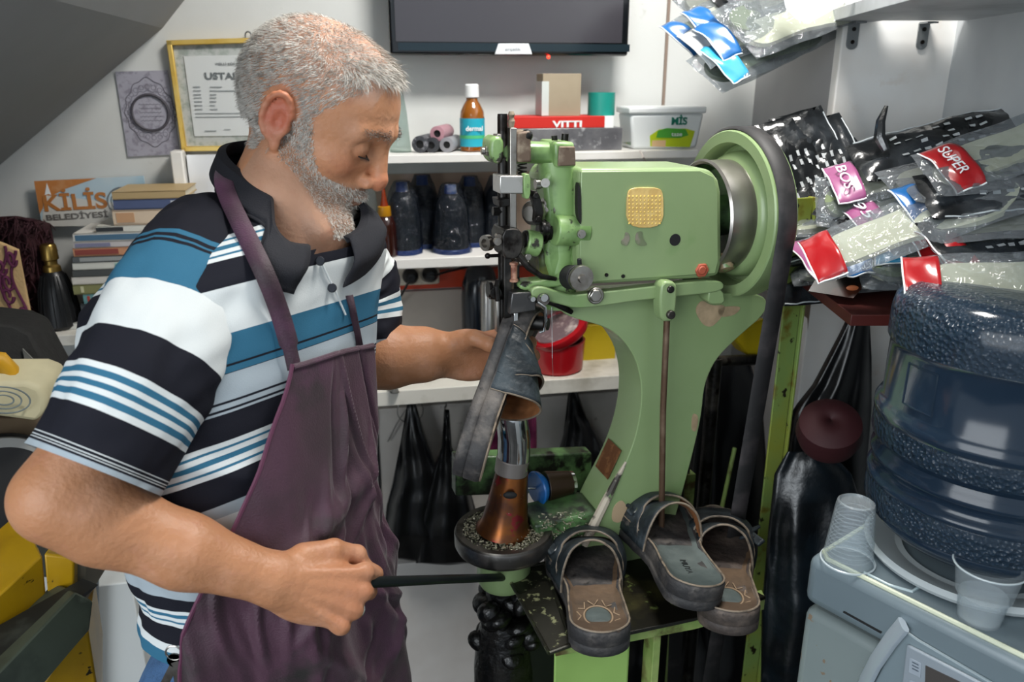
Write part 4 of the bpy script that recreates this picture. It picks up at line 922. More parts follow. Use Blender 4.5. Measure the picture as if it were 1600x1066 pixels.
# blue knob behind the horn
kb = K(842, 762, -.045)
part('blue_knob', M('blue_plastic', '#1565b0', .3, coat=.3), lambda mb: mb.lathe([(.001, -.012), (.018, -.010), (.026, -.002), (.028, .004), (.026, .006), (.001, .006)], kb, (K.e*-1+K.n*.25), 32), bevel=0, label='blue round knob')
part('knob_rod', m_chrome, lambda mb: (mb.cyl(kb-K.e*.004, K(824, 763, -.045), .002), mb.cyl(kb+K.e*.012, kb+K.e*.06, .024, .018, 24)), bevel=0)
mb = MB(); mb.cyl(kb+K.e*.012, kb+K.e*.055, .0245, .019, 24); mb.build('knob_base', M('dark_brass', '#3b2c1e', .4, metal=.6), mc, bevel=.001)

# stand: work tray, sheet box, rails and posts
TZ = .838
def gp(mb, pts, z, t, m=0): return mb.prism([G(x, y, z) for x, y in pts], (0, 0, -t))
m_tray = M('greasy_black_plate', '#17150f', .35, metal=.3, var=[('#3d3a20', 12, .5, .7), ('#5f6b3a', 40, .64, .7)])
part('work_tray', m_tray, lambda mb: gp(mb, [(850, 872), (1040, 850), (1197, 932), (1085, 966), (880, 1010), (862, 1000)], TZ, .006), bevel=.001)
m_rail = M('rail_green', '#7d9650', .5, var=[('#4d4020', 18, .52, .64), ('#a8b070', 8, .5, .7)])
def rail(mb):
    a, b = G(868, 1006, TZ-.006), G(1088, 964, TZ-.006); c = G(1196, 934, TZ-.006)
    for u, v in ((a, b), (b, c)): mb.prism([u, v, v-Zu*.022, u-Zu*.022], Vector((0, .02, 0)))
part('tray_rail', m_rail, rail, bevel=.001)
def dish(mb):
    P4 = [G(x, y, TZ+.006) for x, y in ((789, 893), (852, 880), (893, 1008), (858, 1021))]
    mb.prism(P4, (0, 0, -.003))
    for i in range(4): mb.tube([P4[i], P4[(i+1) % 4]], .003, n=8)
part('drip_dish', M('drip_steel', '#23231c', .35, metal=.5, var=[('#8a8d6a', 60, .60, .66), ('#4e5a34', 14, .55, .7)]), dish, bevel=0)
bx = [G(866, 1008, TZ-.02), G(985, 990, TZ-.02)]
def sheetbox(mb):
    a, b = bx; nn = Vector((.12, .99, 0)); mb.prism([a, b, Vector((b.x, b.y, .02)), Vector((a.x, a.y, .02))], nn*.16)
part('sheet_box', M('light_green_sheet', '#8fb15f', .45, coat=.1, var=[('#7a9a4e', 4, .45, .7), ('#a08a60', 25, .68, .70)]), sheetbox, bevel=.003)
def leg(p, w, name, mat, d=.03):
    mb = MB(); mb.box((p.x, p.y, p.z/2), (w, d, p.z), KR); mb.build(name, mat, mc, bevel=.001)
leg(G(1027, 985, TZ-.01)+Vector((0, .03, 0)), .012, 'stand_leg', m_rail)
m_post = M('yellow_green_post', '#8a9238', .5, var=[('#7c9650', 5, .42, .6), ('#6d5a14', 16, .55, .66), ('#1d1608', 45, .62, .65), ('#6d3a1c', 6, .66, .7)])
pp = K(1256, 309, -.03); mb = MB(); h_ = pp.z
mb.box((pp.x, pp.y, h_/2), (.032, .004, h_), KR); mb.box((pp.x+.017, pp.y+.014, h_/2), (.004, .03, h_), KR); mb.build('angle_post', m_post, mc, bevel=.001, label='worn yellow green angle iron post')
pq = K(1118, 560, -.10); mb = MB(); mb.cyl(Vector((pq.x, pq.y, .05)), Vector((pq.x, pq.y, pq.z)), .012); mb.cyl(Vector((pq.x, pq.y, pq.z-.006)), K(1180, 562, -.12), .010); mb.build('rear_pipe', m_dsteel, mc)
pg = K(1078, 700, -.10); mb = MB(); mb.box((pg.x, pg.y, .45), (.02, .02, .90), KR); mb.build('stand_leg', m_rail, mc)
mb = MB(); mb.tube([K(1148, 700, -.14), K(1120, 830, -.12)], .004); mb.build('tie_rod', m_rail, mc)
# black motor housing and grease below the disc
def lump(mb):
    a = hc-Zu*.085
    mb.lathe([(.001, 0), (.028, 0), (.03, -.05), (.045, -.10), (.05, -.16), (.05, -.5), (.001, -.5)], a, Zu, 32)
part('lower_housing', M('greasy_black', '#0c0b0b', .3, bump=(60, 1.0), var=[('#22201e', 20, .5, .7)]), lump, bevel=0)
def lump2(mb):
    mb.box(hc+Vector((.035, .03, -.33)), (.12, .10, .38), KR)
part('gear_case', M('dark_casting', '#131416', .4), lump2, bevel=.008)
def grease(mb):
    rg = random.Random(3)
    for k in range(46):
        a = rg.uniform(0, 2*PI); r_ = rg.uniform(.02, .045); p = hc+Vector((math.cos(a)*r_, math.sin(a)*r_, rg.uniform(-.20, -.095)))
        mb.ell(p, (rg.uniform(.012, .024), rg.uniform(.010, .02), rg.uniform(.010, .026)), Matrix.Rotation(rg.random()*3, 3, (1, .3, .6)), nu=14, nv=9)
part('grease_clumps', M('wet_grease', '#0a0908', .3, bump=(60, 1.0)), grease, bevel=0, kind='stuff')
mb = MB(); mb.box((K(960, 900).x, K(960, 900).y+.05, .03), (.5, .3, .06), KR); mb.build('stand_foot', m_blackm, mc, bevel=.003)
# thread spool line
mb = MB(); mb.tube([K(862, 480, .04), K(863, 560, .03), W(864, 590, .2)], .0004, n=4); mb.build('hanging_thread', m_white, mc)
# ================================================================ sandals
m_leather = M('dark_leather', '#1d2327', .5, var=[('#3a4247', 22, .45, .68), ('#0f1214', 9, .6, .75)], bump=(160, .35), spec=.35)
m_sole = M('worn_rubber', '#2b2a2b', .65, var=[('#57524e', 28, .45, .7), ('#191817', 60, .6, .7)], bump=(120, .4))
m_solebr = M('brown_rubber', '#3d3531', .65, var=[('#6a5d54', 24, .45, .7), ('#1f1b19', 60, .6, .7)], bump=(120, .4))
m_foot = M('brown_footbed', '#463628', .65, var=[('#66523f', 7, .42, .65), ('#33281d', 12, .58, .75)], bump=(90, .3))
m_footd = M('slate_footbed', '#3a4444', .55, var=[('#5b6462', 9, .45, .68), ('#222829', 6, .6, .75)], bump=(90, .25))
m_tan = M('tan_lining', '#8a5530', .55, var=[('#a8734a', 12, .45, .65), ('#5d3a22', 9, .6, .72)], bump=(100, .3))
m_piping = M('pale_piping', '#786b5c', .6, var=[('#4a4138', 60, .5, .65)])
def outline(n=64, L=.27, side=1):
    """foot outline, heel at y=0, toe at y=L; closed list of (x, y)"""
    c = [(0, .036), (.06, .037), (.2, .036), (.38, .034), (.55, .041), (.7, .050), (.82, .050), (.92, .040), (1, .028)]
    pts = []
    def wd(t, s):
        for (a, wa), (b, wb) in zip(c, c[1:]):
            if t <= b: u = (t-a)/(b-a); u = u*u*(3-2*u); r = wa+(wb-wa)*u; break
        r *= (1.0 if s > 0 else 1.06 if t > .5 else .97)
        e0 = math.sqrt(max(0, 1-(1-min(1, t/.13))**2)); e1 = math.sqrt(max(0, 1-(1-min(1, (1-t)/.16))**2))
        return r*e0*e1+.0
    ts = [.5-.5*math.cos(PI*k/(n//2)) for k in range(n//2+1)]
    for t in ts: pts.append((side*wd(t, 1), t*L))
    for t in ts[::-1][1:-1]: pts.append((-side*wd(t, -1), t*L))
    return pts
def sandal(label, R, o, side=1, foot=m_foot, sole=m_sole, heel='sun', strapy=(.145, .255), hgt=.068, group=None, text=None, th=.037):
    t = T('sandal', label, 'sandal', group=group); t.matrix_world = Matrix.Identity(4)
    t.location = Vector(o); t.rotation_euler = R.to_euler(); t.scale = (1.18, 1.03, 1.05)
    bpy.context.view_layer.update()
    ol = outline(64, side=side); n = len(ol); cy = .135
    def zt(y): return .014*max(0, (y-.2)/.07)**2+.004*max(0, (.07-y)/.07)
    def rings(lv):
        mb = MB(); vs = []
        for s_, z_ in lv:
            for x, y in ol:
                dd = Vector((x, y-(.06 if y < .1 else .2 if y > .19 else y))); L_ = max(1e-6, dd.length); k = s_
                vs.append((x-dd.x/L_*k, y-dd.y/L_*k, z_+zt(y)))
        fs = []
        for j in range(len(lv)-1):
            for i in range(n): fs.append((j*n+i, j*n+(i+1) % n, (j+1)*n+(i+1) % n, (j+1)*n+i))
        return mb, vs, fs
    mb, vs, fs = rings([(.003, 0), (0, .002), (0, th*.36), (.0015, th*.40), (0, th*.44), (0, th*.86), (.001, th*.93), (.003, th), (.0055, th*.98), (.0065, th*.86)])
    fs += [tuple(range(n-1, -1, -1)), tuple(9*n+i for i in range(n))]; mb.add(vs, fs); mb.build('sole', sole, t, local=True, angle=60)
    hw = sorted([(y, x) for x, y in ol if x >= 0]); hn = sorted([(y, x) for x, y in ol if x <= 0])
    def fbp(u, v):
        y = .006+(.27-.012)*v; a = float(np.interp(y, [q[0] for q in hn], [q[1] for q in hn])); b = float(np.interp(y, [q[0] for q in hw], [q[1] for q in hw]))
        k = (u-.5)*2; x = (a+b)/2+(b-a)/2*k*.90; e = min(1, (1-abs(k))*4)*min(1, 8*min(v, 1-v))
        return (x, y, th*.97-.0042*e+zt(y)+.0012*math.sin(PI*v*2.2))
    mb = MB(); mb.grid(fbp, 17, 48); fb = mb.build('footbed', foot, t, local=True)
    mb = MB(); mb.tube([(x*.955, (y-cy)*.975+cy, th+.0005+zt(y)) for x, y in ol], .0013, closed=True, n=6); mb.build('edge_piping', m_piping, t, local=True)
    if heel == 'sun':
        zf = th*.97-.0042+.0026
        mb = MB(); mb.lathe([(.001, .0012), (.0155, .001), (.0175, 0), (.0155, -.001)], (0, .045, zf), (0, 0, 1), 32)
        mb.v = [(x*.85, (y-.045)*1.15+.045, z) for x, y, z in mb.v]; mb.build('heel_oval', m_footd, fb, local=True)
        mb = MB(); mb.tube([(.0185*math.cos(a)*.9, .045+.0185*math.sin(a)*1.15, zf+.0006) for a in np.linspace(0, 2*PI, 32, endpoint=False)], .0011, closed=True, n=6)
        for k in range(9):
            a = 2*PI*k/9+.3; c0 = (.020*math.cos(a), .045+.024*math.sin(a)); c1 = (.028*math.cos(a-.25)*.9, .045+.036*math.sin(a-.25)); c2 = (.028*math.cos(a+.25)*.9, .045+.036*math.sin(a+.25))
            mb.tube([(c1[0], c1[1], zf), (c0[0], c0[1], zf), (c2[0], c2[1], zf)], .0009, n=5)
        mb.build('sun_relief', M('relief_tan', '#8d775f', .7), fb, local=True)
    if text:
        q = text_local(fb, text, (-.006, .078, th*.97-.0018), (0, -1, 0), (1, 0, 0), .009, M('stamp_dark', '#1d2323', .6))
    # straps: arched sheets with tan lining, side anchored on the sole's edge
    def xw(y):
        b = [abs(x) for x, yy in ol if abs(yy-y) < .012]; return sum(b)/len(b) if b else .045
    def strap(y0, y1, name, dip, hh, lift=0, mat=m_leather):
        def f(off):
            def g(u, v):
                a = PI*u; rear = y0+dip*math.sin(a)**1.5; front = y1-.010*math.sin(a)
                y = rear+(front-rear)*v; w_ = xw(min(.235, max(.03, y)))*1.02+off
                ca = math.cos(a); sa = math.sin(a)
                return (w_*(abs(ca)**.85)*(1 if ca > 0 else -1), y+.0, th*.45+(hh+off)*(sa**.8)*(1-.38*v)*1.0+lift*sa+.0012*noise.noise((u*9, v*5, y0*50)))
            return g
        mb = MB(); mb.grid(f(.0), 44, 14); s1 = mb.build(name, mat, t, local=True, solid=.0022)
        mb = MB(); mb.grid(f(-.0019), 44, 14); mb.build('lining', m_tan, s1, local=True)
        for v in (0, 1):
            mb = MB(); mb.tube([f(-.0004)(u, v) for u in np.linspace(.0, 1, 44)], .0016, n=6); mb.build('strap_edge', m_piping, s1, local=True)
        return s1
    st = strap(strapy[0], strapy[1], 'strap', .03, hgt)
    s2 = strap(strapy[0]-.022, strapy[0]+.052, 'rear_strap', .012, hgt*1.04, .006)
    # flat decorative bow with buckle on the outer side
    c = Vector((-side*.040, strapy[0]+.035, hgt*.78))
    mb = MB(); Rb_ = Matrix.Rotation(-side*.9, 3, 'Y')
    mb.box(c, (.006, .05, .013), Matrix.Rotation(.5, 3, 'Z') @ Rb_); mb.box(c+Vector((0, .004, .002)), (.005, .044, .011), Matrix.Rotation(-.6, 3, 'Z') @ Rb_)
    mb.build('leather_bow', m_leather, st, local=True, bevel=.002)
    mb = MB(); mb.tube([c+Rb_ @ Vector((.008*math.cos(a), .010*math.sin(a), .004)) for a in np.linspace(0, 2*PI, 20, endpoint=False)], .0012, closed=True, n=6); mb.build('buckle', m_steel, st, local=True)
    return t
def text_local(parent, s, o, ex, ey, h, mat):
    W4 = wm(parent); R = W4.to_3x3()
    return text_on(parent, s, W4 @ Vector(o), R @ Vector(ex), R @ Vector(ey), h, mat)
def basis(y, z):
    y = Vector(y).normalized(); z = Vector(z); z = (z-y*z.dot(y)).normalized(); x = y.cross(z); return Matrix((x, y, z)).transposed()
a, b = G(940, 1034, TZ), G(912, 880, TZ); sandal('dark sandal with brown sun-patterned footbed lying heel forward at the left of the tray', basis(b-a, (0, 0, 1)), a+Vector((0, 0, .0003)), side=1)
a, b = G(1142, 1000, TZ), G(1117, 866, TZ); sandal('sandal partly covered by another one, brown heel showing at the right edge of the tray', basis(b-a, (0, 0, 1)), a+Vector((0, 0, .0003)), side=-1, sole=m_solebr)
a, b = G(1092, 962, TZ+.038), G(1010, 818, TZ+.038); sandal('upper sandal with slate footbed and tan lining stacked across the right one', basis(b-a, (.14, .04, 1)), a+Vector((0, 0, .0003)), side=1, foot=m_footd, heel=None, text='MUYA', hgt=.066)
# the sandal being stitched, slipped over the horn
hl = K(705, 735, .135); tl = K(779, 540, .012)
dy = (tl-hl).normalized()
sandal('dark sandal held upright over the chrome horn while its strap is stitched', basis(dy, Vector((.96, -.05, -.2))), hl-Vector((.004, 0, 0)), side=-1, foot=m_tan, heel=None, strapy=(.130, .196), hgt=.060, th=.036)

# ================================================================ right side: shelves, packets, water cooler
def hz(pts, z, t): mb = MB(); mb.prism([(x, y, z) for x, y in pts], (0, 0, -t)); return mb
fe = lambda y, d=0: .60+(y-1.83)*.1387+d
rw = lambda y: .814-(1.5-y)*.123
m_sh2 = M('grey_shelf_board', '#c2c5c7', .55, var=[('#9fa2a4', 5, .45, .7)])
mb = hz([(fe(.75), .75), (rw(.75), .75), (rw(1.44), 1.44), (rw(1.44)-.01, 1.46), (.63, 1.46), (fe(1.75), 1.75), (fe(1.5), 1.5)], 1.69, .02)
mb.build('upper_board', m_sh2, label='thick grey shelf board under the top right packets, held by two angle brackets', cat='shelf', bevel=.001)
for px in (1335, 1445):
    c = onp(PB, px, 1.645, .004); mb = MB(); s = mpp(c)
    t = T('angle_bracket', 'small steel angle bracket, %s of the two under the upper right board' % ('left' if px < 1400 else 'right'), 'bracket', c, group='angle brackets under the upper board')
    c = onp(PB, px, 1.67, .003)
    mb.box(c+Vector((0, 0, -.019)), (.019, .003, .034), PB.R()); mb.lathe([(.0095, 0), (.0095, .003), (.001, .003)], c+Vector((0, .0015, -.036)), PB.n, 20); mb.box(c+PB.n*.014+Vector((0, 0, -.0020)), (.019, .028, .003), PB.R()); mb.build('plate', M('zinc', '#8c9092', .35, metal=.8), t)
    for dz in (-.012, -.033):
        mb = MB(); mb.cyl(c+PB.n*.002+Vector((0, 0, dz)), c+PB.n*.0035+Vector((0, 0, dz)), .0035, n=12); mb.build('screw', m_dsteel, t)
mb = hz([(.462, 1.045), (rw(1.045)-.004, 1.045), (rw(1.40)-.004, 1.40), (.475, 1.40)], 1.272, .016)
mb.build('lower_board', M('dark_red_board', '#471712', .5), label='dark red shelf board carrying the right hand packet heap behind the bottle', cat='shelf', bevel=.001)

m_ins = M('cream_insole', '#dedcc0', .7, var=[('#c7c4a2', 8, .5, .7)]); m_insd = M('olive_insole', '#6d7a58', .8)
m_film = clear_film('clear_film', '#eef2f4', .36, .06, (30, 1.0)); m_filmb = M('black_film', '#101214', .18, var=[('#2b2f33', 8, .5, .62)], bump=(20, .9), spec=.8)
m_filmg = clear_film('greyish_film', '#c8ccce', .42, .1, (22, 1.0))
LAB = {'red': '#9c0f16', 'blue': '#1b5e9c', 'cyan': '#2f93bf', 'pink': '#96527c', 'black': '#15171a', 'white': '#d6dadb', 'dred': '#7d1018'}
def insole_pts(L, w_, sc=1.0): return [(x*w_/.05*sc, (y-.135)*L/.27*sc) for x, y in outline(40)]
_pk = {}; _used = {}
def packet_meshes(kind, var):
    """meshes of one packet of each kind, in its own axes: x across, y along, z up"""
    key = (kind, var)
    if key in _pk: return _pk[key]
    t = T('insole_packet', 'x', 'packet'); L, w_ = .27, .10; sd = var*7.3
    if kind in ('clear', 'grey'):
        mb = MB(); pts = insole_pts(.245, .040); n = len(pts)
        bend = lambda y: .010*math.sin(y*9+var)
        vs = [(x, y, bend(y)-.004) for x, y in pts]+[(x, y, bend(y)+.004) for x, y in pts]
        mb.add(vs, [tuple(range(n-1, -1, -1)), tuple(range(n, 2*n))]+[(i, (i+1) % n, (i+1) % n+n, i+n) for i in range(n)])
        mb.build('insole', m_ins if (var % 3) else m_insd, t, local=True)
    def pil(u, v, up):
        x = (u-.5)*w_; y = (v-.5)*L; e = (max(0, math.sin(PI*u))**.5)*(max(0, math.sin(PI*v))**.38)
        x *= 1-.12*abs(math.sin(PI*v*1.0+.3))*0-.1*(abs(v-.5)*2)**3
        h = (.0125 if kind != 'black' else .014)*e*(1+.5*noise.noise((u*3+sd, v*4, up)))+.0055*noise.noise((u*7+sd, v*11, up*3))*e**.3+.003*noise.noise((u*15+sd, v*22, up*5))*e**.3
        z = (h if up > 0 else -h)+.010*math.sin(y*9+var)+.004*noise.noise((u*3, v*5+sd, .3))
        return (x, y, z)
    mb = MB(); mb.grid(lambda u, v: pil(u, v, 1), 16, 34); mb.grid(lambda u, v: pil(u, v, -1), 16, 34)
    mb.build('film', {'clear': m_film, 'grey': m_filmg, 'black': m_filmb}[kind], t, local=True, angle=80)
    if kind == 'black':
        mb = MB()
        for r_ in range(4):
            x0 = -.026+.014*r_
            for q in range(9):
                v0 = .22+.06*q
                if random.random() < .25: continue
                p = [Vector(pil(.5+(x0+dx)/w_, v, 1))+Vector((0, 0, .0014)) for dx, v in ((0, v0), (.0045, v0), (.0045, v0+.035), (0, v0+.035))]
                mb.add(p, [(0, 1, 2, 3)])
        mb.build('print', M('white_print', '#a8acae', .5), t, local=True, smooth=False)
        for xx in (.03, .97):
            mb = MB(); mb.tube([Vector(pil(xx, v, 1)) for v in np.linspace(.05, .95, 24)], .0012, n=5); mb.build('seam_edge', M('seam_white', '#b9bfc2', .4), t, local=True)
    _pk[key] = t
    return t
protos = []
NP = [0]
def packet(px, py, zc, ang, kind, label, card=None, word=None, tilt=(0, 0), var=0, L=1.0, group='insole packets heaped on the right shelf', face=.0, name='insole_packet'):
    """ang = direction of the long axis in degrees seen in the picture plane's horizontal sense"""
    pr = packet_meshes(kind, var)
    if (kind, var) in _used:                                    # a copy of the bare packet (film, insole, print) without the first one's card
        t = pr.copy(); COL.objects.link(t)
        for k in _used[(kind, var)]:
            c = k.copy(); COL.objects.link(c); c.parent = t
    else: t = pr; _used[(kind, var)] = kids(pr)
    t['label'] = label; t['group'] = group
    p = Z(px, py, zc); up_ = 100 < ang < 152; a = math.radians(ang+180 if not up_ else ang); tilt = (tilt[0], tilt[1]+26) if not up_ else (tilt[0], tilt[1]-30)
    R = Matrix.Rotation(a-PI/2, 3, 'Z') @ Matrix.Rotation(math.radians(tilt[0]), 3, 'X') @ Matrix.Rotation(math.radians(tilt[1]), 3, 'Y')
    t.location = p; t.rotation_euler = R.to_euler(); t.scale = (L, L, L)
    NP[0] += 1
    if card:
        mb = MB(); sd = NP[0]*3.1; cw, ch = .088, .040
        y0 = -.145
        def g(u, v): return ((u-.5)*cw, y0+v*ch, .0135*math.sin(PI*u)**.6*(.35+.65*v)+.010*math.sin((y0+v*ch)*9+var)+.006*noise.noise((u*2.5+sd, v*2, 0))+.003)
        mb.grid(g, 16, 10); cd = mb.build('header_card', M('card_'+card, LAB[card], .3, coat=.5), t, local=True, solid=.0006)
        mb = MB(); mb.tube([Vector(g(u, .02))+Vector((0, 0, .0008)) for u in np.linspace(0, 1, 16)]+[Vector(g(1, v))+Vector((0, 0, .0008)) for v in np.linspace(.1, 1, 8)], .0011, n=5)
        mb.build('card_border', m_white, cd, local=True)
        if word:
            W4 = wm(t); R3 = W4.to_3x3(); hh = max(g(.5, .5)[2], g(.3, .4)[2], g(.7, .6)[2])+.0035
            text_on(cd, word, W4 @ Vector((-.026, y0+.013, hh)), R3 @ Vector((1, 0, 0)), R3 @ Vector((0, 1, 0)), .015*L, M('card_word', '#e3e6e8', .4), wfit=.052*L)
    return t
# heap, from back to front and bottom to top (px, py, zc, long axis, kind, label, card, word, tilt)
gb = 'black film insole packet with white print buried among others in the right heap'
gc = 'clear film packet with cream insole lying in the middle of the right heap'
heap = [
 (1300, 425, 1.33, 195, 'black', 'black packet with white print lowest at the left end of the right heap', None, None, (0, 5), 0), (1330, 408, 1.30, 160, 'black', 'second black packet from the left in the bottom row of the right heap', None, None, (0, -8), 1),
 (1400, 412, 1.22, 190, 'clear', 'clear packet with cream insole left of centre in the bottom row', None, None, (0, 4), 1), (1480, 414, 1.14, 172, 'clear', 'clear packet with cream insole right of centre in the bottom row', None, None, (2, 5), 2),
 (1560, 418, 1.08, 200, 'grey', 'grey film packet at the bottom right of the heap above the bottle', None, None, (0, -4), 1),
 (1290, 385, 1.34, 150, 'black', 'black packet lying low at the left end of the heap beside the yellow post', None, None, (4, 14), 2),
 (1345, 392, 1.25, 205, 'clear', 'clear packet with pink corner card low at the left of the heap', 'pink', None, (2, 6), 2),
 (1440, 388, 1.17, 186, 'clear', 'clear packet with cream insole and blue card under the big red card', 'blue', None, (2, -5), 1),
 (1520, 385, 1.12, 168, 'clear', 'clear packet with light blue card low in front of the heap', 'cyan', None, (0, 6), 2),
 (1590, 380, 1.04, 196, 'clear', 'clear packet with red card reaching past the right edge of the picture', 'red', None, (0, 4), 1),
 (1300, 345, 1.33, 120, 'black', 'black packet with white printed lines standing tilted behind the yellow post', None, None, (38, 10), 0),
 (1335, 330, 1.29, 112, 'black', 'black packet with pale edge leaning second from the left in the heap', None, None, (46, -6), 1),
 (1368, 335, 1.27, 108, 'grey', 'grey printed packet leaning third from the left in the heap', None, None, (44, 8), 1),
 (1410, 345, 1.20, 150, 'black', 'black packet lying behind the large red card', None, None, (12, 10), 2),
 (1470, 348, 1.16, 185, 'grey', 'smoky film packet lying across the middle of the heap', None, None, (6, -8), 2),
 (1545, 345, 1.08, 200, 'clear', 'clear packet with a red card lettered GUE at the right', 'red', 'GUE', (14, 22), 2),
 (1600, 335, 1.02, 170, 'grey', 'grey film packet at the far right edge of the heap', None, None, (6, 0), 2),
 (1400, 300, 1.24, 170, 'black', 'black packet in the upper left of the heap under the pink card', None, None, (22, 8), 0),
 (1470, 305, 1.17, 180, 'clear', 'clear packet with cream insole and small pink card, second tier from top', 'pink', '95', (12, -10), 1),
 (1550, 300, 1.08, 190, 'clear', 'clear packet with blue card and cream insole near the right, upper tier', 'blue', None, (10, 10), 2),
 (1600, 290, 1.03, 176, 'black', 'black packet at the right edge in the upper tier', None, None, (4, 4), 1),
 (1440, 258, 1.20, 176, 'clear', 'clear packet with pink card lettered BOS just under the topmost black one', 'pink', 'BOS', (10, 6), 1),
 (1520, 262, 1.13, 188, 'grey', 'grey film packet lying under the topmost black one at its right', None, None, (8, -4), 1),
 (1590, 255, 1.05, 182, 'grey', 'grey film packet below the red SUPER card at the right edge', None, None, (6, 4), 2),
 (1465, 215, 1.20, 184, 'black', 'topmost black packet with white script on the right heap', None, None, (10, 4), 0),
 (1612, 215, 1.05, 186, 'clear', 'clear packet with red card lettered SUPER at the top right of the heap', 'red', 'SUPER', (18, 6), 2)]
for px, py, zc, an, kd, lb, cd, wd_, tl_, vr in heap:
    packet(px+12, py+8, zc, an, kd, lb, cd, wd_, tilt=tl_, var=vr)
packet(1435, 352, 1.05, 172, 'clear', 'clear packet with the large bright red card at the front of the right heap', 'red', None, tilt=(22, 4), var=1)
packet(1625, 448, .93, 160, 'clear', 'packet with bright red card hanging over the top of the water bottle', 'red', None, tilt=(6, 8), var=2)
rh = random.Random(5)
for k in range(16):
    px = rh.uniform(1285, 1600); f = (px-1285)/315; py = rh.uniform(300+30*(f < .3), 418); zc = 1.34-.30*f-.05*rh.random()+.03
    kd = rh.choice(['clear', 'grey', 'black', 'clear'])
    packet(px, py, zc, rh.uniform(160, 205), kd, '%s film packet without card, at the %s %s of the right heap' % ({'clear': 'crumpled clear', 'grey': 'smoky', 'black': 'black'}[kd], 'bottom' if py > 378 else 'middle' if py > 338 else 'upper', 'left' if px < 1390 else 'centre' if px < 1495 else 'right'), None, None, tilt=(rh.uniform(-4, 10), rh.uniform(-25, 20)), var=rh.choice([0, 1, 2]))
for px, py, an, wd_ in ((1262, 300, 118, 'leftmost'), (1285, 290, 114, 'middle one'), (1310, 300, 110, 'rightmost')): packet(px, py, 1.30, an, 'black', wd_+' of three black packets standing upright behind the yellow post', None, None, tilt=(52, 4), var=(px // 7) % 3)
mb = MB(); c = [Z(1385, 166, 1.19), Z(1376, 190, 1.19), Z(1374, 215, 1.19), Z(1384, 235, 1.19)]
mb.tube(c, [.003, .007, .009, .006], n=8); mb.build('twisted_film_end', m_filmb, label='twisted black film tail sticking up at the left of the topmost packet', cat='film')
# dark photo print hanging under the heap
pt = T('dark_photo_card', 'dark card with a white mark and orange lips hanging below the left of the heap', 'card', Z(1310, 455, 1.16))
mb = MB(); mb.prism([Z(*q) for q in ((1282, 424, 1.17), (1364, 432, 1.15), (1333, 466, 1.13), (1263, 455, 1.15))], (0, .0015, -.001)); mb.build('card', M('photo_dark', '#14120f', .3, var=[('#3a1d14', 14, .5, .65)]), pt, smooth=False)
mb = MB(); mb.ell(Z(1288, 438, 1.158), (.008, .002, .005)); mb.build('white_mark', m_white, pt)
mb = MB(); mb.ell(Z(1332, 450, 1.138), (.009, .002, .004)); mb.build('orange_mark', M('orange_mark', '#b3663f', .5), pt)
mb = MB(); mb.prism([(.446, .952, 1.288), (.446, 1.39, 1.288), (.446, 1.39, 1.33), (.446, .952, 1.33)], (.004, 0, 0)); mb.v = [(x+(y-.95)*.068, y, z) for x, y, z in mb.v]
# upper bundle
ub = [(1188, 18, 1.42, 205, 'grey', 'grey film packet lying on the upper board at the right of the bundle', None, 1), (1150, 8, 1.45, 212, 'black', 'black packet at the top of the upper bundle', None, 0),
 (1085, 20, 1.52, 215, 'grey', 'dark smoky packet at the top left of the upper bundle', None, 2), (1165, 38, 1.40, 208, 'clear', 'clear packet with green insole under the white sheet in the upper bundle', None, 3),
 (1120, 45, 1.44, 210, 'clear', 'packet with bright blue card highest in the middle of the upper bundle', 'blue', 2), (1075, 62, 1.50, 216, 'clear', 'packet with blue card pointing left towards the television', 'blue', 3),
 (1150, 66, 1.40, 206, 'clear', 'packet with bright blue card above the light blue one', 'blue', 1), (1110, 80, 1.44, 214, 'clear', 'clear packet with white edge hanging down at left of the bundle', 'white', 2),
 (1150, 96, 1.40, 210, 'clear', 'packet with the light blue card lowest in the upper bundle', 'cyan', 3), (1200, 62, 1.38, 200, 'clear', 'crinkled clear packet end hanging right under the upper board', None, 2),
 (1120, 112, 1.42, 214, 'clear', 'green tinted packet drooping lowest from the upper bundle', None, 3)]
for px, py, zc, an, kd, lb, cd, vr in ub: packet(px+58, py-30, zc, an, kd, lb, cd, None, tilt=(12+vr*3, 14), var=vr, group='insole packets in the upper bundle')
mb = MB(); Q = [Z(*q) for q in ((1216, -40, 1.30), (1340, -40, 1.22), (1318, 6, 1.22), (1262, 37, 1.24), (1244, 30, 1.26), (1228, 12, 1.29))]
mb.prism(smooth_poly([tuple(q) for q in Q], 1) if False else Q, (.0, .001, .001)); mb.build('white_sheet', M('paper_white', '#b4b7bc', .6), solid=.0008, label='white paper sheet hanging over the edge of the upper board', cat='paper')

# ---------------------------------------------------------------- water cooler, bottle and cups
CZ = .99; C0 = G(1262, 866, CZ); aC = -52.0; PC = Plane(C0, aC); e1 = PC.e; e2 = -PC.n; RC = PC.R()
cw, cd_ = .345, .34
wcl = T('water_cooler', 'grey white water cooler with display panel carrying the large blue bottle', 'water cooler', (C0.x+e1.x*cw/2+e2.x*cd_/2, C0.y+e1.y*cw/2+e2.y*cd_/2, 0), math.radians(aC))
m_cool = M('cooler_grey', '#7f8988', .42, var=[('#717c7d', 2, .4, .7), ('#7f6e5c', 55, .655, .67), ('#6b5f50', 24, .70, .72)])
m_cooltop = M('cooler_top', '#6f7c82', .35, var=[('#616e75', 2, .4, .7)])
cc_ = C0+e1*(cw/2)+e2*(cd_/2)
mb = MB(); mb.box((cc_.x, cc_.y, .46), (cw-.006, cd_-.006, .90), RC); mb.build('body', m_cool, wcl, bevel=.012, seg=3)
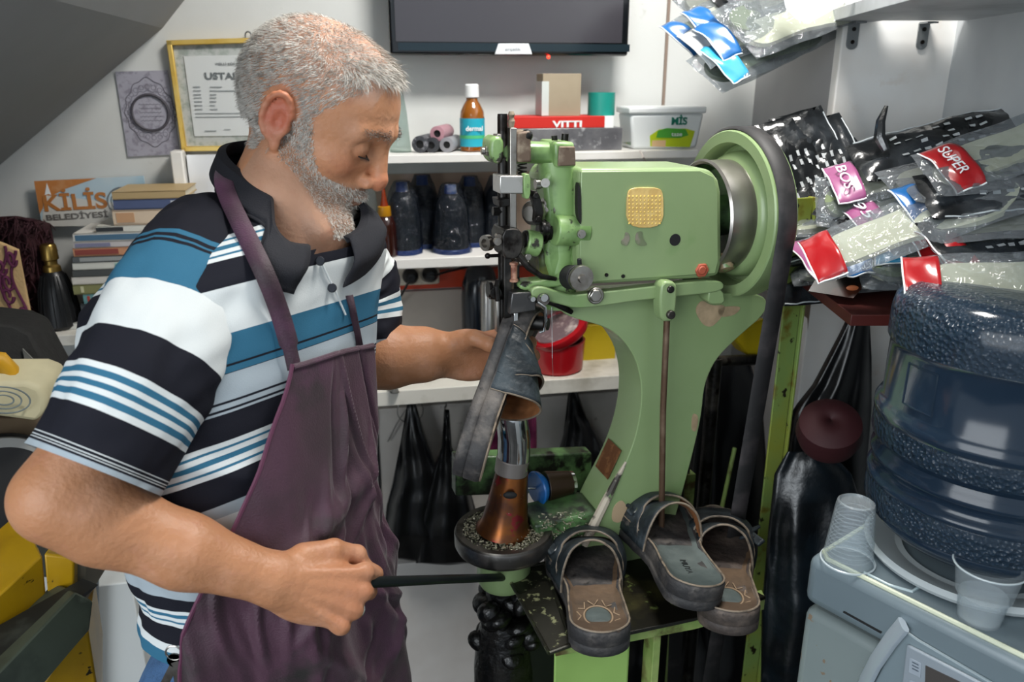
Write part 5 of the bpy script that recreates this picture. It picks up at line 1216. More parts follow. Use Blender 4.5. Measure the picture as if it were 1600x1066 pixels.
mb = MB(); mb.box((cc_.x, cc_.y, CZ-.036), (cw, cd_, .072), RC); mb.build('top_cover', m_cooltop, wcl, bevel=.014, seg=4)
def rim(mb):
    k = .010; P4 = [C0+e1*k+e2*k, C0+e1*(cw-k)+e2*k, C0+e1*(cw-k)+e2*(cd_-k), C0+e1*k+e2*(cd_-k)]; pts = []
    for i in range(4):
        a, b = P4[i], P4[(i+1) % 4]; d = (b-a).normalized()
        for q in np.linspace(.012, (b-a).length-.012, 10): pts.append(a+d*q)
    mb.tube([Vector((p.x, p.y, CZ-.0005)) for p in pts], .0035, closed=True, n=8)
mb = MB(); rim(mb); mb.build('raised_rim', M('rim_pale', '#b9bfa8', .35), wcl)
bc = C0+e1*.135+e2*.165; bc = Vector((bc.x, bc.y, CZ))
mb = MB(); mb.lathe([(.085, .004), (.128, .003), (.132, .009), (.126, .014), (.108, .010), (.085, .0)], bc, Zu, 64, cap=False); mb.build('bottle_seat', M('seat_white', '#b9c0c2', .3), wcl)
pts = [G(x, y, CZ+.0005) for x, y in ((1362, 826), (1374, 850), (1395, 880), (1425, 897), (1440, 915), (1425, 925), (1390, 915), (1350, 895))]
mb = MB(); mb.tube(pts, .0022, n=8); mb.build('top_groove', M('groove_pale', '#9fb0b5', .3), wcl)
dr = M('display_frame', '#8b949c', .4); 
mb = MB(); mb.prism([PC(x, y, .004) for x, y in ((1410, 983), (1434, 1000), (1640, 1120), (1640, 1300), (1340, 1300), (1360, 1075))], -PC.n*.004); mb.build('front_panel', M('panel_blue_grey', '#76848a', .4), wcl, bevel=.002)
mb = MB(); mb.tube([PC(x, y, .007) for x, y in ((1412, 976), (1392, 1000), (1368, 1035), (1352, 1066), (1338, 1110), (1330, 1200))], .010, n=12, flat=(1, .45)); mb.build('silver_arc', M('silver_plastic', '#a9b4bd', .3, metal=.3), wcl)
mb = MB(); mb.prism([PC(x, y, .009) for x, y in ((1416, 1008), (1560, 1082), (1560, 1180), (1402, 1120))], -PC.n*.005); dp = mb.build('display_frame', dr, wcl, bevel=.002)
mb = MB(); mb.prism([PC(x, y, .0096) for x, y in ((1446, 1040), (1540, 1085), (1540, 1150), (1444, 1110))], -PC.n*.001); mb.build('display_screen', M('lcd', '#4a4644', .25), dp, smooth=False)
for y0 in (1028, 1062):
    mb = MB(); mb.prism([PC(x, y, .010) for x, y in ((1421, y0), (1439, y0+9), (1438, y0+32), (1419, y0+23))], -PC.n*.001); bt_ = mb.build('key', M('key_grey', '#9aa3ad', .4), dp, bevel=.0006)
    mb = MB()
    for k in range(3): mb.prism([PC(x, y+k*5, .0107) for x, y in ((1425, y0+6), (1435, y0+11), (1435, y0+12.5), (1425, y0+7.5))], -PC.n*.0004)
    mb.build('key_mark', M('key_ink', '#4b5560', .5), bt_, smooth=False)
mb = MB(); mb.prism([PC(x, y, .0012) for x, y in ((1318, 955), (1378, 988), (1376, 990.5), (1317, 957.5))], -PC.n*.001); mb.build('panel_seam', m_blackm, wcl, smooth=False)
# bottle
m_bot = M('blue_polycarbonate', '#1f2f40', .16, trans=.3, ior=1.3, coat=.4, var=[('#2a3b4c', 2.5, .4, .7)])
m_botp = M('blue_pebbled', '#243545', .24, trans=.25, ior=1.3, bump=(190, 1.0, 1), coat=.4)
wb = T('water_bottle', 'large blue translucent water bottle upside down on the cooler', 'bottle', bc)
Rb0 = .134
smooth_prof = [(.055, .0), (.075, .018), (.100, .030), (.121, .048), (.130, .062), (.1345, .072)]
p1_ = smooth_prof; z0_ = .012
def lt(name, prof, mat, lo=z0_): mb = MB(); mb.lathe([(r*1.045, h*.94+lo) for r, h in prof], bc, Zu, 96, cap=False); return mb.build(name, mat, wb, angle=60)
mb = MB()
body = [(.03, -.03), (.03, .0), (.055, .004), (.085, .016), (.108, .030), (.122, .044), (.127, .052), (.126, .056), (.1335, .062)]
lt('lower_cone', body, m_bot)
lt('lower_grip_band', [(.1335, .062), (.1345, .066), (.1345, .094), (.1335, .098)], m_botp)
lt('waist', [(.1335, .098), (.1355, .101), (.1355, .106), (.132, .109), (.128, .114), (.1275, .122), (.132, .127), (.1345, .131), (.1345, .136), (.130, .142), (.128, .150), (.1335, .156), (.136, .160)], m_bot)
lt('upper_grip_band', [(.136, .160), (.137, .164), (.137, .186), (.136, .190)], m_botp)
lt('barrel', [(.136, .190), (.138, .194), (.138, .202), (.134, .210), (.1305, .216), (.1305, .285), (.132, .291), (.1345, .295)], m_bot)
lt('shoulder', [(.1345, .295), (.1345, .330), (.131, .347), (.122, .360), (.108, .367), (.06, .368), (.001, .366)], m_botp)
u0 = Vector((-.72, -.69, 0))
mb = MB(); qs = []
for a_, h_ in ((-.62, .225), (-.62, .278), (-.30, .278), (-.30, .225)): qs.append((a_, h_))
pth = []
for (a1, h1), (a2, h2) in zip(qs, qs[1:]+qs[:1]):
    for k in range(8): t_ = k/8; a_ = a1+(a2-a1)*t_; pth.append((a_, h1+(h2-h1)*t_))
mb.tube([bc+Vector((math.cos(math.atan2(-.69, -.72)+a_)*.1368, math.sin(math.atan2(-.69, -.72)+a_)*.1368, h_*.94+z0_)) for a_, h_ in pth], .0011, closed=True, n=6); mb.build('moulded_frame', m_bot, wb)
# cups
m_cup = clear_film('cup_plastic', '#f2f6f8', .27, .16, (30, .15), (.5, .55, .58))
st_ = G(1324, 877, CZ); s = mpp(st_)
t = T('cup_stack', 'stack of upturned clear plastic cups at the back corner of the cooler', 'cups', st_)
m_cupd = M('cup_ridges', '#b9c4c9', .25, alpha=.75)
mb = MB(); pr = []
for k in range(14): z_ = (5+k*2.1)*s*1.0; pr += [(39*s-k*.35*s, z_), (40.5*s-k*.38*s, z_+.5*s), (39*s-k*.35*s, z_+1.1*s)]
mb.lathe([(38*s, 0), (41*s, 1*s), (41*s, 3*s), (39*s, 4*s)], st_, Zu, 48, cap=False); mb.build('rim', m_cupd, t)
mb = MB(); mb.lathe([(37*s, 4*s), (34*s, 40*s), (28.5*s, 98*s), (27*s, 104*s), (24*s, 106*s), (22*s, 102*s), (.001, 101*s)], st_, Zu, 48, cap=False); mb.build('outer_cup', m_cup, t)
for k in range(11):
    z_ = (14+k*7.2)*s; r_ = (36.2-.108*(14+k*7.2)*.9)*s
    mb = MB(); mb.lathe([(r_-.0010, z_), (r_-.0003, z_+.0009), (r_-.0010, z_+.0018)], st_, Zu, 40, cap=False); mb.build('cup_rim', m_cup, t)
c2 = G(1529, 966, CZ); s = mpp(c2)
t = T('plastic_cup', 'single clear plastic cup standing open at the front edge of the cooler', 'cup', c2)
mb = MB(); mb.lathe([(.001, 2*s), (29*s, 2*s), (31*s, 0), (31.5*s, 3*s), (36*s, 45*s), (40*s, 46*s), (47*s, 92*s), (50*s, 93*s), (51*s, 96*s), (49*s, 97*s)], c2, Zu, 64, cap=False); mb.build('cup_wall', m_cup, t)
mb = MB(); mb.tube([c2+Vector((math.cos(a)*50*s, math.sin(a)*50*s, 96*s)) for a in np.linspace(0, 2*PI, 56, endpoint=False)], .0011, closed=True, n=6); mb.build('rim', m_cupd, t)
mb = MB(); mb.lathe([(.001, 4*s), (30*s, 4*s), (35*s, 44*s), (.001, 44*s)], c2, Zu, 48); mb.build('frosted_base', M('frosted', '#c6d0d3', .5, alpha=.3), t)

# ---------------------------------------------------------------- black bags hanging behind the cooler
RBp = Plane((0, 1.33, 0), 0)
bag(0, 440, [(1350, 440), (1312, 520), (1270, 600), (1238, 640), (1222, 700), (1214, 780), (1205, 900), (1200, 1100)], [(1356, 440), (1362, 560), (1362, 640), (1355, 720), (1345, 1100)], 0.0, 'tall black bin bag hanging under the right heap beside the yellow post', 3.0, plane=RBp, depth=.06)
RB2 = Plane((0, 1.20, 0), 0)
m_bagb = M('blue_black_bag', '#070b10', .36, var=[('#101a22', 6, .45, .6)], bump=(24, 1.0), spec=.8)
bag(0, 706, [(1230, 706), (1210, 740), (1200, 830), (1190, 950), (1188, 1100)], [(1290, 700), (1330, 740), (1350, 800), (1356, 950), (1356, 1100)], -.02, 'glossy blue black bag bulging between the yellow post and the cooler', 6.0, mat=m_bagb, plane=RB2, depth=.07)
mb = MB(); c = Z(1296, 668, 1.30); mb.lathe([(.03, -.01), (.045, 0), (.05, .02), (.046, .045), (.03, .055), (.001, .056)], c-Vector((0, 0, .02)), Vector((-.2, -.5, .8)), 40, cap=False)
mb.build('knitted_cap', M('dark_red_fabric', '#33070e', .7), solid=.003, label='dark red cap stuffed among the black bags', cat='cap')
mb = MB(); mb.prism([onp(PB, 1262, z_, .0)+Vector((0, .0, 0)) for z_ in (1.10, 1.24)]+[onp(PB, 1330, z_, .0) for z_ in (1.24, 1.10)], (0, .02, 0)); mb.build('brown_carton', M('brown_card', '#6b5d4c', .8), label='brown carton flap behind the hanging bin bag', cat='carton', smooth=False)
# ================================================================ the man: body, head, hands
def frame_from(x, y=None, z=None):
    x = Vector(x).normalized()
    if z is not None: z = Vector(z); z = (z-x*z.dot(x)).normalized(); y = z.cross(x)
    return x, y, z
AZ, PD = math.radians(-11), math.radians(26.5)
HX = Vector((math.cos(AZ)*math.cos(PD), math.sin(AZ)*math.cos(PD), -math.sin(PD)))      # where the face points
HY = Vector((-math.sin(AZ), math.cos(AZ), 0)); HZ = HX.cross(HY)                          # his left, crown
HB = Matrix((HX, HY, HZ)).transposed()
HC = Z(437, 194, .915)-HB @ Vector((-.008, -.077, 0))
HBn = np.array(HB); HCn = np.array(HC)
def to_local(p, B, c): return (p-np.array(c)) @ np.array(B)
def headL(p):
    """signed distance of head and neck stump, head axes: x face, y left, z crown"""
    q = p.copy(); q[:, 1] = np.abs(q[:, 1]); E = d_ell
    t_ = np.clip((.03-q[:, 2])/.06, 0, 1)*np.clip(q[:, 0]/.05, 0, 1); q[:, 0] *= 1+.085*t_; q[:, 2] = np.where(q[:, 2] < -.058, -.058+(q[:, 2]+.058)*(1+.80*np.clip(q[:, 0]/.03, 0, 1)), q[:, 2])
    d = E(q, (-.012, 0, .036), (.093, .076, .086))
    d = smin(d, E(q, (.030, 0, .040), (.060, .064, .062)), .03)
    d = smin(d, E(q, (.040, 0, -.020), (.050, .056, .062)), .03)
    d = smin(d, E(q, (.054, .042, -.016), (.026, .020, .018)), .018)
    d = smin(d, d_cap(q, (-.002, .053, -.050), (.066, .016, -.098), .0205, .018), .022)
    d = smin(d, E(q, (.066, 0, -.060), (.032, .032, .036)), .02)
    d = smin(d, E(q, (.076, 0, -.096), (.0185, .021, .0175)), .015)
    d = smin(d, d_cap(q, (.089, .010, .031), (.072, .046, .028), .0085, .007), .014)      # brow
    d = smax(d, -E(q, (.094, .033, .008), (.018, .020, .0135)), .012)                       # socket
    d = smin(d, np.linalg.norm(q-np.array((.0735, .031, .007)), axis=1)-.0142, .004)        # lids over the eyeball
    d = smin(d, d_cap(q, (.062, .020, -.012), (.066, .044, -.008), .008, .006), .012)
    d = smin(d, d_cap(q, (.088, 0, .020), (.1085, 0, -.022), .0082, .0098), .010)           # nose
    d = smin(d, np.linalg.norm(q-np.array((.1105, 0, -.0275)), axis=1)-.0112, .007)
    d = smin(d, E(q, (.098, .0125, -.031), (.0115, .0075, .0088)), .005)
    d = smax(d, -E(q, (.104, .0065, -.0405), (.006, .0035, .004)), .003)
    d = smin(d, d_cap(q, (.0985, .0, -.0535), (.086, .022, -.062), .0058, .0035), .005)     # lips
    d = smin(d, d_cap(q, (.0955, .0, -.0665), (.085, .020, -.066), .0062, .0035), .005)
    d = smax(d, -d_cap(q, (.104, 0, -.0603), (.086, .024, -.0640), .0012, .0012), .003)
    d = smax(d, -d_cap(q, (.100, .020, -.030), (.086, .033, -.060), .0022, .0018), .006)    # fold beside the mouth
    d = smax(d, -E(q, (.098, 0, -.0815), (.006, .014, .0035)), .008)
    # ear: shell, hollow, rim, lobe
    er = E(q, (-.012, .079, .004), (.017, .007, .027)); er = smax(er, -E(q, (-.006, .088, .004), (.0095, .007, .016)), .003)
    pts = [(-.012-.0155*math.cos(math.radians(t)), .082+.006*math.cos(math.radians(t-30)), .008+.0265*math.sin(math.radians(t))) for t in range(165, -80, -22)]
    for a, b in zip(pts, pts[1:]): er = smin(er, d_cap(q, a, b, .0036, .0036), .003)
    er = smin(er, E(q, (-.006, .0775, -.023), (.0065, .0045, .009)), .004)
    for a, b in (((-.019, .083, .018), (-.018, .0825, .0)), ((-.018, .0825, .0), (-.010, .080, -.011))): er = smin(er, d_cap(q, a, b, .0028, .0028), .003)
    er = smin(er, E(q, (.001, .0745, -.002), (.004, .004, .006)), .003)
    return smin(d, er, .005)
NB = np.array(Z(440, 318, .985)); NT = np.array(HC+HB @ Vector((-.022, 0, -.035)))
def headW(p):
    q = to_local(p, HB, HC); d = headL(q)
    n = d_cap(p, NT, NB, .048, .055)
    n = smin(n, d_cap(p, NB, NB+np.array((.01, 0, -.10)), .058, .085), .03)
    thr = np.array(HC+HB @ Vector((.030, .0, -.080))); ch = NB+np.array(Vector((.062, -.02, -.025)))
    n = smin(n, d_cap(p, thr, ch, .020, .026), .03)
    st = np.array(HC+HB @ Vector((-.01, -.058, -.035))); en = NB+np.array((.058, -.045, -.025)); n = smin(n, d_cap(p, st, en, .010, .010), .015)
    return smin(d, n, .013)
hc_ = np.array(HC)
V1, F1 = surfnets(headW, hc_-np.array((.16, .13, .28)), hc_+np.array((.16, .13, .155)), .0021)
V1 = relax(V1, F1, 2, .4)
ql = to_local(V1, HB, HC)
# hands and forearms
def fingers(curls, spread=0, kn=None, thumb=None):
    """bone list in hand axes: x to the fingertips, y to the thumb side, z back of the hand"""
    L_ = [(.043, .026, .021), (.047, .030, .022), (.044, .028, .021), (.034, .021, .019)]
    B_ = [(.090, .031, .002), (.094, .0105, .004), (.090, -.0105, .003), (.081, -.030, 0)]; out = []
    for i in range(4):
        p = np.array(B_[i], float); a = 0; r = (.0098, .0100, .0095, .0084)[i]; cs = curls[i]; yaw = spread*(1.5-i)
        for k in range(3):
            a += cs[k]; q = p+L_[i][k]*np.array((math.cos(a)*math.cos(yaw), math.sin(yaw)*math.cos(a), -math.sin(a)))
            out.append((p, q, r*(1-.07*k), r*(1-.07*(k+1)), i)); p = q
    th = thumb or [(.022, .030, -.010), (.052, .050, -.020), (.080, .050, -.034), (.102, .040, -.042)]
    for k in range(3): out.append((np.array(th[k]), np.array(th[k+1]), (.0155, .0115, .0105)[k], (.0115, .0105, .0085)[k], 4))
    return out
def handL(q, bones):
    d = d_cap(q, (.0, .006, 0), (.075, .020, 0), .021, .0155); d = smin(d, d_cap(q, (.0, -.006, 0), (.072, -.022, -.002), .020, .014), .014)
    d = smin(d, d_cap(q, (.015, 0, -.002), (.08, 0, 0), .020, .017), .012)
    d = smin(d, d_ell(q, (.035, .028, -.013), (.030, .017, .016)), .012)
    d = smin(d, d_ell(q, (.035, -.024, -.012), (.034, .015, .014)), .012)
    for i, y in enumerate((.031, .0105, -.0105, -.030)):                                      # knuckles and tendons
        d = smin(d, d_ell(q, ((.088, .092, .088, .080)[i], y, .006), (.011, .0095, .0095)), .006)
        d = smin(d, d_cap(q, (.02, y*.45, .017), (.082, y, .011), .0032, .0042), .007)
    per = {}
    for p, b, r0, r1, i in bones:
        s = d_cap(q, p, b, r0, r1); s = smin(s, np.linalg.norm(q-b, axis=1)-r1*1.03, .002)
        per[i] = s if i not in per else smin(per[i], s, .004)
    f = None
    for i in range(4): f = per[i] if f is None else smin(f, per[i], .0016)
    d = smin(d, f, .007); d = smin(d, per[4], .008)
    return d
def arm_mesh(path, radii, flat, hand_o, hand_B, bones, h=.0026, ext=()):
    P = [np.array(p) for p in path]; B = np.array(hand_B); o = np.array(hand_o)
    def f(p):
        d = None
        for i in range(len(P)-1):
            s = d_cap(p, P[i], P[i+1], radii[i], radii[i+1]); d = s if d is None else smin(d, s, .018)
        for a, b, ra, rb in ext: d = smin(d, d_cap(p, a, b, ra, rb), .012)
        q = (p-o) @ B
        return smin(d, handL(q, bones), .016)
    allp = P+[o+B @ (b[1]) for b in bones]+[o+B @ np.array((.04, 0, 0))]
    lo = np.min(allp, 0)-.055; hi = np.max(allp, 0)+.055
    V, F = surfnets(f, lo, hi, h); return relax(V, F, 2, .4), F
# right arm (nearest the viewer): elbow out to the left, fist closed round the lever
eR = Z(98, 778, .79); wR = Z(425, 905, .862); shR = Z(290, 460, .91); kR = Z(566, 940, .895)
xr = (kR-wR).normalized(); zr = Vector((-.05, -.80, .60)); zr = (zr-xr*zr.dot(xr)).normalized(); yr = zr.cross(xr)
if yr.z < 0: yr = -yr
BR = Matrix((xr, yr, zr)).transposed()
curR = [(1.05, 1.35, .75), (1.20, 1.40, .8), (1.3, 1.4, .8), (1.4, 1.35, .8)]
bR = fingers(curR, thumb=[(.020, .030, -.004), (.050, .046, -.008), (.080, .047, -.020), (.100, .034, -.034)])
hR0 = wR+xr*.006
mR = [shR, Z(178, 650, .825), eR, Z(165, 812, .81), Z(290, 862, .833), wR]
V2, F2 = arm_mesh(mR, [.05, .046, .043, .043, .036, .0265], None, hR0, BR, bR, ext=[(np.array(eR+Vector((-.012, 0, -.002))), np.array(eR+Vector((.02, 0, -.01))), .034, .036)])
# left arm: reaches behind the sandal
eL = Z(548, 560, 1.15); wL = Z(692, 553, 1.185); shL = Z(545, 440, 1.12)
xl = Vector((1, .10, -.02)).normalized(); zl_ = Vector((0.05, 1, .15)); zl_ = (zl_-xl*zl_.dot(xl)).normalized(); yl = Vector((0, -.15, 1)); yl = (yl-xl*yl.dot(xl)-zl_*yl.dot(zl_)).normalized()
BL = Matrix((xl, yl, zl_)).transposed()
curL = [(.75, .95, .6), (.80, 1.0, .6), (.85, 1.0, .6), (.9, 1.0, .6)]
bL = fingers(curL, thumb=[(.018, .026, -.012), (.040, .040, -.028), (.062, .036, -.042), (.080, .026, -.046)])
V3, F3 = arm_mesh([shL, eL, Z(606, 557, 1.15), Z(662, 554, 1.17), wL], [.046, .045, .044, .037, .030], None, wL+xl*.004-Vector((0, 0, 0)), BL, bL, ext=[])
# trunk under the clothes
Fd = Vector((math.cos(math.radians(-35)), math.sin(math.radians(-35)), 0)); Rt = Vector((Fd.y, -Fd.x, 0))
TR = [ # z, cx, cy, half width, half depth
 (.78, -.318, .885, .140, .102), (.84, -.318, .882, .143, .104), (.90, -.318, .882, .142, .102), (.98, -.322, .888, .142, .102), (1.06, -.332, .900, .156, .110), (1.14, -.338, .915, .170, .117),
 (1.22, -.340, .930, .178, .117), (1.28, -.336, .942, .184, .114), (1.33, -.326, .952, .184, .110), (1.37, -.306, .964, .166, .102), (1.395, -.288, .975, .132, .090), (1.415, -.279, .987, .098, .077), (1.435, -.284, .999, .070, .064), (1.455, -.290, 1.006, .059, .056), (1.50, -.296, 1.010, .053, .050)]
def trc(z):
    zs = [r[0] for r in TR]; return [float(np.interp(z, zs, [r[k] for r in TR])) for k in range(1, 5)]
def tpt(z, ph, add=0.0):
    cx, cy, a, b = trc(z); ca, sa = math.cos(ph), math.sin(ph); e = 2/2.35
    return Vector((cx, cy, z))+Rt*((a+add)*math.copysign(abs(ca)**e, ca))+Fd*((b+add)*math.copysign(abs(sa)**e, sa))
def trunkd(p):
    d = None
    for z in (.80, .95, 1.1, 1.25, 1.33):
        cx, cy, a, b = trc(z); B = np.array(Matrix((Rt, Fd, Vector((0, 0, 1)))).transposed()); s = d_ell(p, (cx, cy, z), (a-.03, b-.025, .10), B); d = s if d is None else smin(d, s, .05)
    return d
V4, F4 = surfnets(trunkd, (-.60, .66, .66), (-.06, 1.12, 1.45), .014)
allV = np.concatenate([V1, V2, V3, V4]); off = [0, len(V1), len(V1)+len(V2), len(V1)+len(V2)+len(V3)]
allF = [tuple(int(x)+o for x in f) for F, o in zip((F1, F2, F3, F4), off) for f in F]
# skin pigment: redder ear, nose and knuckles, paler scalp, greyer beard area
def g3(q, c, r): return np.exp(-np.sum(((q-np.array(c))/np.array(r))**2, axis=1))
base = np.array(hexc('#c08864')); red = np.array(hexc('#b5543f')); pale = np.array(hexc('#c8a594')); grey = np.array(hexc('#a98a78')); dark = np.array(hexc('#8a5a42')); armc = np.array(hexc('#a97654'))
C = np.tile(base, (len(allV), 1)); qa = ql.copy(); qa[:, 1] = np.abs(qa[:, 1]); n1 = len(V1)
def mixc(m, c): C[:n1] = C[:n1]*(1-m[:, None])+c*m[:, None]
mixc(np.clip(g3(qa, (-.012, .085, .006), (.022, .012, .032))*1.0, 0, .75), red)
mixc(np.clip(g3(qa, (.108, 0, -.028), (.016, .02, .018))*.45, 0, 1), red)
mixc(np.clip(g3(qa, (.07, .045, -.015), (.02, .02, .018))*.3, 0, 1), red)
mixc(np.clip(g3(qa, (.097, .004, -.062), (.010, .022, .006))*.8, 0, 1), np.array(hexc('#a5614f')))
mixc(np.clip((ql[:, 2]-.055)/.03, 0, .55)*(ql[:, 0] < .075), pale)
bm_ = np.clip((-.035-ql[:, 2])/.02, 0, 1)*(ql[:, 0] > -.03)*(ql[:, 2] > -.14); mixc(np.clip(bm_, 0, .55), grey)
mixc(np.clip(g3(qa, (.088, .034, .004), (.012, .018, .010))*.5, 0, 1), dark)
C[n1:] = armc
k2 = slice(len(V1), len(V1)+len(V2)+len(V3))
kn = np.exp(-np.minimum(np.linalg.norm(allV[k2]-np.array(kR), axis=1), np.linalg.norm(allV[k2]-np.array(wL+xl*.09), axis=1))**2/.0035)[:, None]*.35
C[k2] = C[k2]*(1-kn)+np.array(hexc('#a8674e'))*kn
m_skin = M('skin', '#b98466', .48, sss=.10, attr='pig', var=[('#a8735a', 40, .55, .85), ('#c5957a', 14, .50, .80)], bump=(170, .28), spec=.4)
mb = MB(); mb.v = [tuple(v) for v in allV]; mb.f = allF; mb.m = [0]*len(allF); mb.attr['pig'] = C
man = mb.build('person', m_skin, label='grey haired man in striped polo and maroon apron working at the machine', cat='person', weld=False, angle=180)
man.data.polygons.foreach_set('use_smooth', [True]*len(man.data.polygons))

# ---------------------------------------------------------------- hair, beard, brows, lashes
N1 = vnormals(V1, F1)
def strands(name, mat, w_fn, dir_fn, n, L0, L1, wd, curl=.25, seed=1, lift=.0):
    rg = np.random.default_rng(seed); wts = w_fn(ql, N1 @ HBn); wts = wts/wts.sum()
    idx = rg.choice(len(V1), n, p=wts); P = V1[idx]+rg.normal(0, .0012, (n, 3)); q = to_local(P, HB, HC); nl = N1[idx] @ HBn
    D = dir_fn(q, nl)+rg.normal(0, curl, (n, 3)); D = D-nl*np.sum(D*nl, 1)[:, None]*.6; D /= np.linalg.norm(D, axis=1)[:, None]
    Ln = rg.uniform(L0, L1, n)*(lift(q) if callable(lift) else 1)
    Dw = D @ HBn.T; Nw = N1[idx]; side = np.cross(Dw, Nw); side /= np.maximum(1e-9, np.linalg.norm(side, axis=1))[:, None]
    flip = rg.uniform(-1, 1, (n, 1)); side = side+Nw*flip*.8; side /= np.linalg.norm(side, axis=1)[:, None]
    a = P-Nw*.0008; b = P+(Dw*.5+Nw*.32)*Ln[:, None]; c = P+(Dw*.98+Nw*.34)*Ln[:, None]; w = wd
    vs = np.stack([a-side*w, a+side*w, b-side*w*.8, b+side*w*.8, c], 1).reshape(-1, 3)
    mb = MB(); mb.v = [tuple(v) for v in vs]
    for k in range(n): o = k*5; mb.f += [(o, o+1, o+3, o+2), (o+2, o+3, o+4)]
    mb.m = [0]*len(mb.f)
    return mb.build(name, mat, man, weld=False, smooth=False)
m_hair = M('grey_hair', '#c0bbb3', .55, var=[('#918b82', 90, .48, .64), ('#e0dcd4', 60, .55, .7)], spec=.4)
m_stub = M('grey_stubble', '#cbc4ba', .6, var=[('#9a9188', 200, .48, .62), ('#dcd7cf', 150, .52, .65)])
def w_hair(q, n):
    x, y, z = q[:, 0], np.abs(q[:, 1]), q[:, 2]
    line = np.where(y > .045, np.interp(x, [-.2, -.03, -.005, .02, .05, .07], [-.06, -.045, .036, .02, .06, .085]), np.interp(x, [-.2, -.06, .03, .075], [-.05, -.02, .085, .088]))
    ear = (((x+.012)**2/.028**2+(z-.006)**2/.040**2) < 1) & (y > .060)
    w = (z > line) & (x < .078) & ~ear
    side = ((y > .05) & (x > -.01) & (x < .028) & (z > -.02) & (z < .05))
    top = np.clip(1-np.exp(-((x-.035)**2/.025**2+(y)**2/.04**2))*.75*(z > .1), 0, 1)
    return (w*top+(side & ~ear)*.5)*1.0+1e-12
def d_hair(q, n):
    x, z = q[:, 0], q[:, 2]; t = np.clip((z-.06)/.05, 0, 1)[:, None]; f = np.clip((x+.03)/.05, 0, 1)[:, None]
    side = np.array((-.55, 0, -.75)); top = np.array((.9, -.15, .25)); back = np.array((-.35, 0, -.9))
    return (side*(1-t)+(top*f+back*(1-f))*t)
strands('hair', m_hair, w_hair, d_hair, 24000, .005, .0095, .00030, .16, 3, lambda q: 1+1.5*np.clip((q[:, 0]-.02)/.04, 0, 1)*(q[:, 2] > .08))
def w_beard(q, n):
    x, y, z = q[:, 0], np.abs(q[:, 1]), q[:, 2]
    jaw = (z < np.interp(x, [-.05, .0, .022, .034, .048, .08, .2], [-.2, .02, .028, -.008, -.034, -.043, -.043])) & (z > -.112) & (x > -.012)
    lip = ((x > .076) & (z > -.0655) & (z < -.0565) & (y < .021))
    ml = (x > .088) & (z > -.0565) & (z < -.043)
    return (jaw & ~lip & (y < .0745))*(1.0+.2*ml)*(z > -.092-.02*(x < .03))+1e-12
strands('beard', m_stub, w_beard, lambda q, n: np.tile(np.array((.25, 0, -.9)), (len(q), 1)), 26000, .0018, .0040, .00030, .35, 4)
for sb in (-1, 1):
    strands('eyebrow', M('brow_grey', '#7d7067', .7, var=[('#a9a098', 200, .5, .6)]), lambda q, n: (np.exp(-((q[:, 2]-(.034-.12*(np.abs(q[:, 1])-.03)*(np.abs(q[:, 1]) > .03)))**2/.0035**2)))*((np.abs(q[:, 1]) > .012) & (np.abs(q[:, 1]) < .050) & (q[:, 0] > .06) & (q[:, 1]*sb > 0))+1e-12,
            lambda q, n: np.stack([q[:, 0]*0-.1, np.sign(q[:, 1]), q[:, 0]*0+.1], 1), 260, .005, .009, .00032, .3, 5+sb)
def lid(sy, name):
    c = Vector((.0712, sy*.031, .007)); pts = []
    for t in np.linspace(-.95, .95, 16): pts.append(HC+HB @ (c+Vector((math.cos(t)*.0146, sy*math.sin(t)*.0140, -.0050-.0012*math.cos(t)))))
    mb = MB(); mb.tube(pts, .0009, n=6)
    for k in range(1, 15): mb.tube([pts[k], pts[k]+HB @ Vector((.0045, sy*.0015*(k-7)/7, -.0028))], [.0004, .0001], n=4)
    mb.build(name, M('lash_dark', '#1c1411', .6), man)
lid(-1, 'eyelashes'); lid(1, 'eyelashes')
for sy in (-1, 1):
    mb = MB(); c = HC+HB @ Vector((.0705, sy*.031, .0050)); mb.ell(c, .0126, nu=24, nv=16); mb.build('eyeball', M('eye_white', '#d8cdc4', .15), man)
# ring on the fist
rp = bR[6]; a_ = rp[0]*.45+rp[1]*.55; pos = hR0+BR @ Vector(a_); axn = (BR @ Vector(rp[1]-rp[0])).normalized(); u, v = MB().frame(axn)
mb = MB(); mb.tube([pos+(u*math.cos(t)+v*math.sin(t))*.0104 for t in np.linspace(0, 2*PI, 28, endpoint=False)], .0012, closed=True, n=8); mb.build('finger_ring', m_chrome, man)

# ---------------------------------------------------------------- polo shirt
NAV, WHT, BLU, GRY = '#15161f', '#c9cdcd', '#2f627d', '#9aa4ab'
def band(lo, hi, cols): n = len(cols); return [(lo+(hi-lo)*i/n, c) for i, c in enumerate(cols)]
S0, S1_ = .84, 1.50
bands = [(.84, BLU), (.957, WHT), (.968, NAV)]+band(.990, 1.014, [WHT, BLU, WHT, BLU, WHT])+[(1.014, NAV), (1.035, GRY), (1.062, BLU), (1.110, WHT), (1.136, GRY), (1.148, NAV)]+band(1.176, 1.208, [WHT, BLU, WHT, BLU, WHT, BLU, WHT])+[(1.208, NAV)]+band(1.236, 1.248, [GRY, NAV, GRY, NAV])+[(1.248, GRY)]+[(1.276, NAV), (1.279, BLU), (1.284, NAV), (1.287, BLU)]+[(1.322, WHT), (1.374, NAV)]
bands2 = band(1.408, 1.440, [WHT, BLU, WHT, BLU, WHT, BLU, WHT])+[(1.440, NAV), (1.455, GRY), (1.463, NAV)]
stops = [((p-S0)/(S1_-S0), c) for p, c in bands+bands2]; stops[0] = (0, BLU)
m_shirt = stripes('striped_polo', stops)
